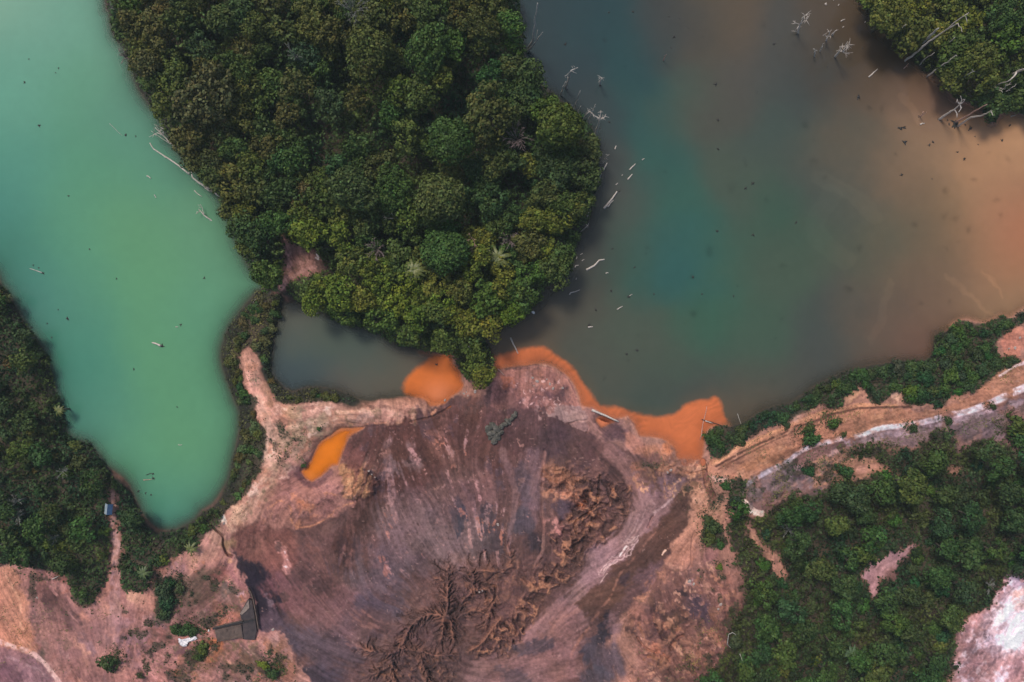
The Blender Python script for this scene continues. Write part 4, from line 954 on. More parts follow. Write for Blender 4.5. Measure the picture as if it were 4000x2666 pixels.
WC_MAIN = [(2100, 60, 38, 60, 70), (2250, 150, 36, 68, 76), (2450, 250, 36, 74, 80), (2600, 100, 64, 66, 68), (2750, 80, 88, 78, 68), (2900, 60, 100, 82, 68), (2150, 300, 46, 60, 70), (2350, 500, 56, 66, 72), (2550, 450, 40, 82, 84), (2620, 600, 48, 92, 88), (2700, 400, 76, 88, 78), (2850, 400, 84, 80, 74), (2950, 250, 86, 80, 76), (2350, 700, 68, 68, 70), (2450, 800, 84, 84, 80), (2650, 800, 52, 98, 88), (2900, 700, 78, 88, 78),
           (3100, 100, 76, 76, 76), (3300, 50, 92, 74, 60), (3400, 200, 84, 62, 46), (3520, 300, 84, 60, 34), (3450, 250, 86, 62, 38), (3300, 250, 74, 68, 64), (3150, 300, 70, 76, 76), (3100, 500, 70, 84, 80), (3450, 400, 110, 88, 72), (3600, 400, 132, 98, 84), (3690, 380, 138, 98, 88), (3300, 600, 98, 88, 76), (3600, 600, 154, 118, 92), (3800, 550, 188, 136, 100), (3950, 550, 204, 146, 106), (3850, 650, 190, 138, 100), (3900, 750, 176, 124, 92), (3980, 850, 178, 122, 90), (3500, 750, 126, 100, 80), (3200, 750, 76, 82, 78), (3050, 850, 58, 92, 78), (3300, 850, 86, 88, 80), (3700, 850, 142, 110, 82),
           (1980, 1330, 112, 88, 70), (2100, 1270, 100, 82, 68), (2250, 1200, 86, 80, 72), (2200, 1000, 72, 68, 66), (2300, 950, 70, 70, 68), (2500, 950, 58, 92, 80), (2660, 980, 38, 94, 100), (2800, 1000, 60, 100, 84), (2950, 1000, 74, 88, 76), (2700, 1250, 58, 98, 82), (2900, 1300, 70, 94, 80), (2500, 1300, 80, 88, 78), (2350, 1400, 84, 84, 76), (2550, 1550, 72, 82, 76), (2750, 1500, 78, 80, 76), (2950, 1500, 80, 82, 76), (2880, 1610, 104, 84, 68),
           (3100, 1100, 74, 92, 78), (3200, 1300, 72, 78, 78), (3300, 1000, 84, 88, 76), (3450, 1000, 108, 96, 78), (3600, 1000, 125, 100, 78), (3850, 950, 158, 114, 84), (3970, 1050, 176, 118, 84), (3500, 1200, 112, 88, 74), (3650, 1150, 122, 94, 76), (3800, 1150, 142, 106, 82), (3930, 1190, 160, 122, 92), (3350, 1250, 90, 84, 76), (3450, 1350, 110, 86, 74), (3600, 1350, 118, 82, 70), (3150, 1480, 84, 80, 76)]
WC_GREEN = [(10, 10, 142, 178, 154), (150, 60, 106, 160, 140), (60, 180, 100, 158, 138), (350, 60, 90, 150, 128), (60, 350, 96, 158, 136), (300, 350, 84, 146, 116), (500, 450, 74, 132, 112), (80, 650, 76, 142, 124), (350, 650, 80, 146, 112), (620, 650, 72, 132, 108), (30, 850, 56, 124, 118), (250, 850, 84, 146, 112), (500, 850, 96, 152, 104), (800, 880, 94, 146, 108), (20, 1010, 24, 92, 72), (100, 1100, 58, 124, 118), (300, 1100, 86, 148, 114), (600, 1050, 96, 152, 104), (900, 1080, 94, 146, 110), (150, 1220, 62, 112, 112), (300, 1350, 84, 142, 116), (600, 1350, 94, 150, 104), (800, 1250, 92, 148, 112),  # pale top-left corner paints sky glare; dark left-edge point paints a tree reflection
            (250, 1380, 40, 118, 102), (255, 1480, 44, 120, 112), (320, 1580, 62, 124, 104), (400, 1620, 90, 146, 116), (700, 1550, 94, 150, 104), (850, 1600, 92, 146, 110), (330, 1690, 66, 122, 120), (500, 1750, 96, 152, 108), (750, 1750, 104, 160, 104), (860, 1780, 92, 144, 108), (520, 1880, 86, 142, 112), (680, 1900, 100, 158, 104), (820, 1880, 88, 140, 108), (600, 2000, 62, 134, 122), (700, 2040, 50, 124, 122), (780, 1990, 88, 128, 112)]  # dark points off the left bank paint the trees' reflection
WC_POND = [(1150, 1200, 92, 88, 74), (1130, 1300, 76, 84, 76), (1250, 1330, 76, 86, 72), (1400, 1350, 74, 86, 76), (1200, 1450, 60, 78, 78), (1450, 1420, 74, 84, 74), (1350, 1520, 92, 84, 74), (1500, 1540, 96, 84, 70), (1560, 1480, 84, 84, 70), (1620, 1390, 96, 84, 70), (1150, 1500, 58, 66, 70)]
def field(ctrl, sig, X, Y):
    acc = np.zeros(X.shape + (3,), np.float32); ws = np.zeros(X.shape, np.float32)
    for x, y, r, g_, b in ctrl:
        d = ((X - x) ** 2 + (Y - y) ** 2) / sig ** 2
        wgt = np.exp(-0.5 * np.minimum(d, 60)) + 1e-6 / (1 + d)
        acc += wgt[..., None] * lin((r, g_, b)).astype(np.float32); ws += wgt
    return acc / ws[..., None]
def soft_region(poly, soft, warp, fine):
    M = np.zeros((NY, NX), np.float32)
    W, m = poly_mask(poly, soft, warp, fine)
    if W is not None: M[W] = m
    return M
def water(name, sdist, colour, zw=0.0, kd=3.2, grow=24):
    e = 3
    sel = pad(sdist) > -grow
    jj, ii = np.where(sel)
    cells = sel[:-1, :-1] & sel[1:, :-1] & sel[1:, 1:] & sel[:-1, 1:]
    idx = -np.ones(sel.shape, np.int64); idx[sel] = np.arange(sel.sum())
    Fw = np.stack([idx[:-1, :-1][cells], idx[1:, :-1][cells], idx[1:, 1:][cells], idx[:-1, 1:][cells]], -1)
    X = PGX[sel]; Y = PGY[sel]; kk = (H - zw) / H
    Vw = np.stack([(X - 2000) * MPP * kk, (1333 - Y) * MPP * kk, np.full(X.shape, zw)], -1)
    Cw = np.stack([pad(colour[..., i])[sel] for i in range(3)], -1)
    dep = np.maximum(zw - ZP[sel], 0)
    o = bpy.data.objects.new(name, np_mesh(name, Vw, Fw, Cw, extra={"opac": 1 - np.exp(-kd * dep)}))
    o.data.materials.append(M_WATER); link(o)
    return tag(o, kind="structure")
soft1 = (1 + 0.05 * fbm(GX, GY, 200, 4, 55))[..., None]
wxw = GX + WXN * 30; wyw = GY + WYN * 30
qx = GX + fbm(GX, GY, 420, 4, 81) * 150 + fbm(GX, GY, 120, 3, 83) * 50; qy = GY + fbm(GX, GY, 420, 4, 82) * 150 + fbm(GX, GY, 120, 3, 84) * 50
cm = field(WC_MAIN, 92, qx, qy) * soft1
gr_ = cm.mean(-1, keepdims=True); cm = gr_ + (cm - gr_) * .88
cm *= np.array([.84, .87, .76], np.float32)
redp = np.exp(-(((GX - 4010) / 130) ** 2 + ((GY - 900) / 130) ** 2))[..., None]
cm = cm * (1 - .3 * redp) + lin((176, 100, 70)).astype(np.float32) * .3 * redp
for pts_, w_, o_ in [([(3830, 1060), (3890, 1110), (3910, 1160)], 9, .22), ([(3700, 1080), (3790, 1160), (3870, 1230)], 16, .18), ([(3480, 1100), (3450, 1180), (3440, 1260), (3400, 1330)], 26, .12), ([(3520, 370), (3560, 420), (3590, 470)], 26, .18), ([(3640, 420), (3670, 330)], 8, .15), ([(3200, 700), (3330, 760), (3420, 850)], 60, .10), ([(3250, 760), (3180, 900), (3300, 1010)], 80, .08)]:
    W, m = line_field(pts_, w_, 12, 10)
    cm[W] = cm[W] * (1 + m[..., None] * o_ * np.array([1.0, .9, .8], np.float32))
cm *= (1 + .06 * fbm(GX, GY, 26, 3, 85) + .05 * LIC_F * 0)[..., None]
for q_ in range(60):
    x_, y_ = rng.uniform(2350, 3950), rng.uniform(60, 1500); r_ = rng.uniform(5, 15)
    W = window(x_ - 60, y_ - 60, x_ + 60, y_ + 60)
    cm[W] *= (1 - rng.uniform(.1, .3) * np.exp(-(((GX[W] - x_ + 30 * WXN[W]) ** 2 + (GY[W] - y_ + 30 * WYN[W]) ** 2) / r_ ** 2)))[..., None]
sh = soft_region(SHALLOW, 11, 3, 3); sh2 = soft_region(SHALLOW, 60, 6, 2)
orange = lin((206, 112, 66)).astype(np.float32) * (1 + .10 * fbm(GX, GY, 60, 3, 4) + .05 * LIC_F)[..., None]
inner = np.clip(1 - S_MAIN / 34, 0, 1)[..., None] ** 1.3
orange = orange * (1 - .55 * inner) + lin((190, 118, 92)).astype(np.float32) * .55 * inner
orange = orange * (1 + .24 * fbm(GX + 50 * WXN, GY + 50 * WYN, 44, 5, 6) + .10 * np.sin((GX * .5 + GY) * .22 + 9 * WXN) * np.clip(fbm(GX, GY, 80, 2, 7) * 3, 0, 1))[..., None]
mid = lin((120, 92, 62)).astype(np.float32)
cm = cm * (1 - sh2[..., None] * .4) + mid * sh2[..., None] * .4
cm = cm * (1 - sh[..., None]) + orange * sh[..., None]
water("dark_lake_water", S_MAIN, cm)
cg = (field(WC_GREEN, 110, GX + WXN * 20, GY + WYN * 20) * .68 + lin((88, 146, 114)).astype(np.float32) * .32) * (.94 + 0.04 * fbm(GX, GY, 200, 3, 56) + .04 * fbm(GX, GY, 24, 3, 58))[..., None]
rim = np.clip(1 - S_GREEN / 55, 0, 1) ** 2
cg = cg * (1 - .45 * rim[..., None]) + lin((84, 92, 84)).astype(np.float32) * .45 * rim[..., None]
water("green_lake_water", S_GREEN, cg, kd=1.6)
cp = field(WC_POND, 80, GX + WXN * 40, GY + WYN * 40) * soft1
pl = soft_region(PLUME, 14, 8, 4)
plc = lin((212, 112, 48)).astype(np.float32) * (1 + .24 * fbm(GX + 40 * WXN, GY, 46, 4, 64))[..., None]
lt = np.exp(-(((GX - 1715) / 60) ** 2 + ((GY - 1540) / 50) ** 2))[..., None]
plc = plc * (1 - lt * .7) + lin((222, 132, 88)).astype(np.float32) * lt * .7
cp = cp * (1 - pl[..., None]) + plc * pl[..., None]
water("pond_water", S_POND, cp)
pt = np.clip(((GX - 1171) * .45 + (1884 - GY) * .9) / 70, 0, 1)[..., None]
edge = np.clip(1 - S_POOL / 16, 0, 1)[..., None] * (GX > 1270)[..., None]
co = lin((232, 138, 62)).astype(np.float32) * (1 - pt) + lin((222, 120, 20)).astype(np.float32) * pt
co = co * (1 - edge * .7) + lin((226, 146, 92)).astype(np.float32) * edge * .7
co = co * (1 + .16 * fbm(GX + 50 * WXN, GY, 40, 4, 93) + .08 * LIC_L)[..., None]
water("orange_pool_water", S_POOL, co, kd=5, grow=10)
water("orange_puddle_water", S_PUD, np.broadcast_to(lin((214, 124, 84)).astype(np.float32), (NY, NX, 3)), kd=8, grow=6)
del cm, cg, cp, co, sh, sh2

# ------------------------------------------------------------------ foliage
def mat_leaf(name="leaves", rough=.55):
    m, nt, b = nodes_of(name)
    at = nt.nodes.new("ShaderNodeAttribute"); at.attribute_name = "Col"
    oi = nt.nodes.new("ShaderNodeObjectInfo")
    mx = nt.nodes.new("ShaderNodeVectorMath"); mx.operation = 'MULTIPLY'
    nt.links.new(at.outputs["Color"], mx.inputs[0]); nt.links.new(oi.outputs["Color"], mx.inputs[1])
    nt.links.new(mx.outputs[0], b.inputs["Base Color"])
    b.inputs["Roughness"].default_value = rough; b.inputs["Specular IOR Level"].default_value = .12
    return m
M_LEAF = mat_leaf()
def mat_noise(name, c0, c1, scale=6, rough=.8, bump=.3, stretch=None, metal=0):
    m, nt, b = nodes_of(name)
    tc = nt.nodes.new("ShaderNodeTexCoord"); n1 = nt.nodes.new("ShaderNodeTexNoise")
    n1.inputs["Scale"].default_value = scale; n1.inputs["Detail"].default_value = 5; n1.inputs["Roughness"].default_value = .65
    if stretch:
        mp = nt.nodes.new("ShaderNodeMapping"); mp.inputs["Scale"].default_value = stretch
        nt.links.new(tc.outputs["Object"], mp.inputs[0]); nt.links.new(mp.outputs[0], n1.inputs["Vector"])
    else: nt.links.new(tc.outputs["Object"], n1.inputs["Vector"])
    cr = nt.nodes.new("ShaderNodeValToRGB")
    cr.color_ramp.elements[0].position = .35; cr.color_ramp.elements[1].position = .68
    cr.color_ramp.elements[0].color = (*lin(c0), 1); cr.color_ramp.elements[1].color = (*lin(c1), 1)
    nt.links.new(n1.outputs["Fac"], cr.inputs[0]); nt.links.new(cr.outputs[0], b.inputs["Base Color"])
    b.inputs["Roughness"].default_value = rough; b.inputs["Metallic"].default_value = metal
    bp = nt.nodes.new("ShaderNodeBump"); bp.inputs["Strength"].default_value = bump; bp.inputs["Distance"].default_value = .05
    nt.links.new(n1.outputs["Fac"], bp.inputs["Height"]); nt.links.new(bp.outputs[0], b.inputs["Normal"])
    return m
M_BARK = mat_noise("bark", (58, 52, 44), (116, 104, 90), 5)
M_DEAD = mat_noise("bleached_wood", (158, 144, 132), (232, 222, 212), 6, .7)
M_GREYWOOD = mat_noise("weathered_grey_wood", (128, 126, 120), (206, 200, 192), 4, .8)
M_DARKWOOD = mat_noise("waterlogged_wood", (26, 26, 26), (58, 52, 48), 5, .5)
M_PLANK = mat_noise("pale_pole_wood", (156, 116, 104), (214, 176, 160), 4, .7)

def leaf_quads(C, N, size, col, aspect=1.0, droop=0.0):
    """kite shaped leaves: centres C, facing N"""
    n = len(C)
    N = N / (np.linalg.norm(N, axis=1, keepdims=True) + 1e-9)
    r = rng.normal(size=(n, 3)); T1 = np.cross(N, r); T1 /= np.linalg.norm(T1, axis=1, keepdims=True) + 1e-9
    T2 = np.cross(N, T1)
    L = (size * aspect)[:, None]; Wd = size[:, None] * .5
    v0 = C - T1 * L * .5; v1 = C + T2 * Wd + N * (size[:, None] * .12); v2 = C + T1 * L * .5 - N * (size[:, None] * droop); v3 = C - T2 * Wd + N * (size[:, None] * .12)
    V = np.stack([v0, v1, v2, v3], 1).reshape(-1, 3)
    F = np.arange(4 * n).reshape(n, 4)
    return V, F, np.repeat(col, 4, 0)

def sphere_dirs(n):
    d = rng.normal(size=(n, 3)); return d / np.linalg.norm(d, axis=1, keepdims=True)

def crown_mesh(name, R, kind):
    """kind: dome, bumpy, loose, ragged, shrub; leaf clumps of about fixed real size spread over an uneven crown"""
    lr = {"dome": (.42, .62), "bumpy": (.5, .85), "loose": (.35, .6), "ragged": (.5, .95), "shrub": (.28, .5)}[kind]
    flat = {"dome": .62, "bumpy": .5, "loose": .32, "ragged": .45, "shrub": .6}[kind]
    irr = {"dome": .10, "bumpy": .22, "loose": .30, "ragged": .38, "shrub": .5}[kind]
    cov = {"dome": 1.5, "bumpy": 1.25, "loose": .8, "ragged": 1.0, "shrub": 1.2}[kind]
    ls = .36 if R > 2 else .32
    ph = rng.random(6) * 6.28
    def rad(th): return 1 + irr * (.45 * np.sin(th + ph[0]) + .5 * np.sin(2 * th + ph[1]) + .45 * np.sin(3 * th + ph[2]) + .3 * np.sin(5 * th + ph[3]) + .2 * np.sin(8 * th + ph[4]))
    rm = (lr[0] + lr[1]) / 2
    nl = int(cov * 1.35 * R * R / (rm * rm * .55)) + 3
    C0 = []
    for _ in range(nl * 6):
        if len(C0) >= nl: break
        u = math.sqrt(rng.random()); th = rng.random() * 6.28
        rr = u * R * float(rad(th)) * .92
        q = (rr * math.cos(th), rr * math.sin(th))
        if kind != "ragged" and any((q[0] - a[0]) ** 2 + (q[1] - a[1]) ** 2 < (rm * .55) ** 2 for a in C0): continue
        zz = R * flat * math.sqrt(max(0, 1 - u ** 2.2)) + rng.normal() * R * (.03 if kind == "dome" else .11)
        C0.append((q[0], q[1], zz))
    leaves = []
    for c in C0:
        c = np.array(c); r = rng.uniform(*lr) * (1.1 if R > 3 else 1)
        n = int(9.5 * r * r / (ls * ls)) + 5
        q = sphere_dirs(n); o_ = c * np.array([1, 1, 0]) / R * .8 + np.array([0, 0, 1.0])
        q = q[(q @ o_) > -.35]
        pos = c + q * (r * (1 + rng.normal(size=(len(q), 1)) * .16)) * np.array([1, 1, .85])
        nn = q + rng.normal(size=q.shape) * .30 + np.array([0, 0, .1])
        sz = ls * rng.uniform(.55, 1.4, len(q))
        lobe = rng.uniform(.66, 1.4); hue = rng.normal() * .06
        v = lobe * rng.uniform(.78, 1.28, len(q))
        col = np.stack([v * (1 + hue + rng.normal(size=len(q)) * .07), v, v * (1 - hue * .6)], 1)
        leaves.append((pos, nn, sz, col))
    C = np.concatenate([l[0] for l in leaves]); N = np.concatenate([l[1] for l in leaves]); S = np.concatenate([l[2] for l in leaves]); K = np.concatenate([l[3] for l in leaves])
    V, F, K4 = leaf_quads(C, N, S, K, 1.3, .1)
    me = np_mesh(name, V, F, K4); me.materials.append(M_LEAF)
    return me

def tube(path, radii, sides=6, cap=True):
    """returns V list, F list of quads (degenerate cap fan handled as quads to the tip)"""
    V = []; F = []
    up = Vector((0, 0, 1)); n = len(path)
    for i, p in enumerate(path):
        p = Vector(p)
        t = (Vector(path[min(i + 1, n - 1)]) - Vector(path[max(i - 1, 0)])).normalized()
        a = t.cross(up if abs(t.z) < .9 else Vector((1, 0, 0))).normalized(); b = t.cross(a)
        for k_ in range(sides):
            th = 2 * math.pi * k_ / sides
            rr = radii[i] * (1 + .12 * math.sin(3 * th + i * 1.7))
            V.append(p + (a * math.cos(th) + b * math.sin(th)) * rr)
    for i in range(n - 1):
        for k_ in range(sides):
            k2 = (k_ + 1) % sides
            F.append([i * sides + k_, i * sides + k2, (i + 1) * sides + k2, (i + 1) * sides + k_])
    if cap:
        for e, base in ((0, 0), (1, (n - 1) * sides)):
            V.append(Vector(path[0] if e == 0 else path[-1])); c = len(V) - 1
            for k_ in range(0, sides, 2):
                q = [base + k_, base + (k_ + 1) % sides, base + (k_ + 2) % sides, c]
                F.append(q if e else q[::-1])
    return V, F
class MB:
    def __init__(s): s.V = []; s.F = []
    def add(s, VF):
        o = len(s.V); s.V += [tuple(v) for v in VF[0]]; s.F += [tuple(i + o for i in f) for f in VF[1]]; return s
    def tube(s, path, radii, sides=6):
        if not isinstance(radii, (list, tuple)): radii = [radii] * len(path)
        return s.add(tube(path, radii, sides))
    def box(s, c, size, rz=0, tilt=0):
        x, y, z = size[0] / 2, size[1] / 2, size[2] / 2; ca, sa = math.cos(rz), math.sin(rz)
        V = []
        for dx, dy, dz in [(-x, -y, -z), (x, -y, -z), (x, y, -z), (-x, y, -z), (-x, -y, z), (x, -y, z), (x, y, z), (-x, y, z)]:
            V.append((c[0] + dx * ca - dy * sa, c[1] + dx * sa + dy * ca, c[2] + dz + tilt * dx))
        return s.add((V, [(0, 3, 2, 1), (4, 5, 6, 7), (0, 1, 5, 4), (1, 2, 6, 5), (2, 3, 7, 6), (3, 0, 4, 7)]))
    def build(s, name, mat, parent=None, smooth=True):
        me = bpy.data.meshes.new(name); me.from_pydata(s.V, [], s.F)
        if smooth: me.polygons.foreach_set("use_smooth", [True] * len(me.polygons))
        me.materials.append(mat); me.update()
        return link(bpy.data.objects.new(name, me), parent)

def trunk_mesh(hh, R):
    m = MB(); r0 = .10 + R * .045
    a = rng.random() * 6.28
    p = [(0, 0, -.4), (.1 * math.cos(a), .1 * math.sin(a), hh * .35), (.25 * math.cos(a), .25 * math.sin(a), hh * .72), (.1, 0, hh * .98)]
    m.tube(p, [r0 * 1.25, r0, r0 * .75, r0 * .35], 7)
    for k_ in range(5):
        th = k_ * 1.256 + rng.random(); e = R * .72
        m.tube([p[1] if k_ % 2 else p[2], (e * .5 * math.cos(th), e * .5 * math.sin(th), hh * .8), (e * math.cos(th), e * math.sin(th), hh * .98)], [r0 * .5, r0 * .35, r0 * .12], 5)
    me = bpy.data.meshes.new("trunk"); me.from_pydata(m.V, [], m.F); me.materials.append(M_BARK); me.update()
    me.polygons.foreach_set("use_smooth", [True] * len(me.polygons))
    return me

CROWNS = {}
for kind, cnt in (("dome", 3), ("bumpy", 4), ("loose", 3), ("ragged", 4)):
    for sz, R in (("large", 4.2), ("medium", 2.7), ("small", 1.7)):
        CROWNS[kind, sz] = [crown_mesh("crown", R, kind) for _ in range(cnt if sz != "large" else max(2, cnt - 1))]
TRUNKS = {sz: [trunk_mesh(hh, R) for _ in range(2)] for sz, R, hh in (("large", 4.2, 9.0), ("medium", 2.7, 6.6), ("small", 1.7, 4.6))}
HTOT = {"large": 9.0, "medium": 6.6, "small": 4.6}
RAD = {"large": 4.2, "medium": 2.7, "small": 1.7}
SHRUBS = [crown_mesh("shrub", 1.3, "shrub") for _ in range(8)]

def inside(poly, x, y):
    c = False; n = len(poly); j = n - 1
    for i in range(n):
        xi, yi = poly[i]; xj, yj = poly[j]
        if (yi > y) != (yj > y) and x < (xj - xi) * (y - yi) / (yj - yi) + xi: c = not c
        j = i
    return c
def pdist(poly, x, y):
    best = 1e9; n = len(poly)
    for i in range(n):
        ax, ay = poly[i]; bx, by = poly[(i + 1) % n]
        ex, ey = bx - ax, by - ay; t = max(0, min(1, ((x - ax) * ex + (y - ay) * ey) / (ex * ex + ey * ey + 1e-9)))
        best = min(best, math.hypot(x - ax - t * ex, y - ay - t * ey))
    return best

def _x(): pass
COLOURS = {  # leaf albedo as sRGB, and the word for it
    "dark green": (50, 72, 42), "deep teal green": (44, 70, 46), "olive green": (74, 86, 44), "yellow green": (94, 106, 42), "mid green": (58, 84, 42),
    "brownish olive": (76, 78, 46), "grey green": (76, 90, 58), "bright green": (72, 102, 42)}
def pick_colour(px, py, zone, r):
    if zone == "central":
        if py > 1000: wts = [("yellow green", 5), ("bright green", 2), ("mid green", 3), ("olive green", 2)]
        elif py > 780: wts = [("yellow green", 3), ("olive green", 3), ("mid green", 3), ("dark green", 2)]
        elif px < 900: wts = [("olive green", 4), ("brownish olive", 4), ("mid green", 1), ("dark green", 2)]
        elif px > 1900: wts = [("dark green", 3), ("deep teal green", 3), ("olive green", 3), ("brownish olive", 1)]
        else: wts = [("dark green", 3), ("deep teal green", 2), ("olive green", 4), ("brownish olive", 2), ("mid green", 2)]
    elif zone == "northeast":
        wts = [("olive green", 4), ("yellow green", 3), ("mid green", 3), ("dark green", 2)] if px < 3800 else [("dark green", 3), ("mid green", 2), ("deep teal green", 2), ("olive green", 1)]
    elif zone == "jungle":
        wts = [("dark green", 5), ("mid green", 2), ("deep teal green", 3), ("olive green", 1)] if (py < 2150 or px < 3150) else [("mid green", 4), ("olive green", 3), ("dark green", 6), ("deep teal green", 2)]
    elif zone == "west":
        wts = [("dark green", 4), ("mid green", 2), ("olive green", 3), ("grey green", 1)]
    else: wts = [("dark green", 3), ("mid green", 2)]
    t = r.random() * sum(q[1] for q in wts)
    for c, w_ in wts:
        t -= w_
        if t <= 0: return c
    return wts[0][0]

def where(px, py, zone):
    if zone == "central":
        v = "top" if py < 180 else "upper" if py < 480 else "mid" if py < 820 else "lower" if py < 1130 else "bottom"
        dg = pdist(GREEN, px, py); dm = pdist(MAIN, px, py); dp_ = pdist(POND, px, py); dc = pdist(CLEARING, px, py)
        if dc < 90: s = "by the bare clearing"
        elif dg < 110: s = "over the green lake edge"
        elif dm < 110: s = "over the dark lake edge"
        elif dp_ < 110: s = "above the pond"
        elif dg < 330: s = "near the green lake"
        elif dm < 330: s = "near the dark lake"
        else: s = "deep in the canopy"
        return f"{s}, {v} central forest".replace("over the green lake edge", "over the green lake").replace("over the dark lake edge", "over the dark lake")
    if zone == "northeast":
        s = "beside the dead snags" if abs((px - 3500) - (py - 0) * .9) < 220 else "by the frame corner" if px > 3800 else "over the brown shore"
        return f"in top right wood {s}"
    if zone == "jungle":
        v = "upper" if py < 2000 else "middle" if py < 2330 else "lower"
        h_ = "left" if px < 3100 else "centre" if px < 3500 else "right"
        dh = min(pdist(hh, px, py) for hh in JHOLES[:2])
        ex = ", beside a bare gap" if dh < 70 else ", by the white slope" if py > 2150 and px > 3650 else ""
        return f"{v} {h_} of the lower right thicket{ex}"
    v = "top" if py < 1500 else "middle" if py < 1900 else "bottom"
    dg = pdist(GREEN, px, py)
    ex = "on the lake shore" if dg < 90 else "by the footpath" if px > 350 else "near the frame edge" if px < 130 else "inside the thicket"
    return f"left bank wood, {v}, {ex}"

GROUPN = {"central": "trees of the central forest", "northeast": "trees of the top right wood", "jungle": "trees of the lower right thicket", "west": "trees of the left bank wood"}
KW = {"dome": "domed", "bumpy": "round bumpy", "loose": "open spreading", "ragged": "ragged"}
USED = {}
TR = random.Random(21)
N_TREE = 0
def plant_tree(px, py, rpx, kind, colour, zone, label=None, hscale=1.0, tint=None):
    global N_TREE
    rpx = rpx * .92
    R = rpx * MPP
    sz = "large" if R > 3.35 else "medium" if R > 2.15 else "small"
    s = R / RAD[sz]
    ht = HTOT[sz] * (0.75 + .25 * s) * hscale * TR.uniform(.88, 1.15)
    gz = float(ground_z(px, py)); gz = max(gz, -.3)
    # the crown is what shows at (px, py): stand the trunk under it
    kk = (H - gz - ht) / H
    X, Y = (px - 2000) * MPP * kk, (1333 - py) * MPP * kk
    t = empty("tree", (X, Y, gz), TR.uniform(0, 6.28))
    if label is None:
        label = f"{sz} {colour} {KW[kind]} tree {where(px, py, zone)}"
    if len(label.replace("-", " ").split()) > 15: label = label.replace(" inside the thicket", "").replace(" tree ", " crown ").replace("of the lower right thicket", "lower right thicket").replace("in the ", "")
    tag(t, label, "tree", GROUPN[zone])
    cr = link(bpy.data.objects.new("crown", TR.choice(CROWNS[kind, sz])), t)
    sxy = s * .97
    cr.scale = (sxy * TR.uniform(.92, 1.16), sxy * TR.uniform(.86, 1.08), s * TR.uniform(.9, 1.2)); cr.location = (0, 0, ht - HTOT[sz] * .12); cr.rotation_euler = (TR.uniform(-.1, .1), TR.uniform(-.1, .1), TR.uniform(0, 6.28))
    loc_ = {"central": np.array([54, 68, 38.]) + np.array([20, 18, 2.]) * max(0, min(1, (py - 820) / 300)) + (np.array([10, 4, 2.]) if px < 1000 else 0), "northeast": np.array([72, 82, 38.]), "jungle": np.array([44, 66, 38.]), "west": np.array([46, 66, 38.])}[zone]
    c = .6 * np.array(tint if tint else COLOURS[colour], float) + .4 * loc_ + np.array([TR.gauss(0, 3), TR.gauss(0, 3), TR.gauss(0, 2)])
    lc = lin(np.clip(c, 8, 200)) * np.array([1.36, 1.24, .98])
    cr.color = (*[float(q) for q in lc], 1)
    tk = link(bpy.data.objects.new("trunk", TR.choice(TRUNKS[sz])), t)
    tk.scale = (s, s, ht / HTOT[sz])
    N_TREE += 1
    return t

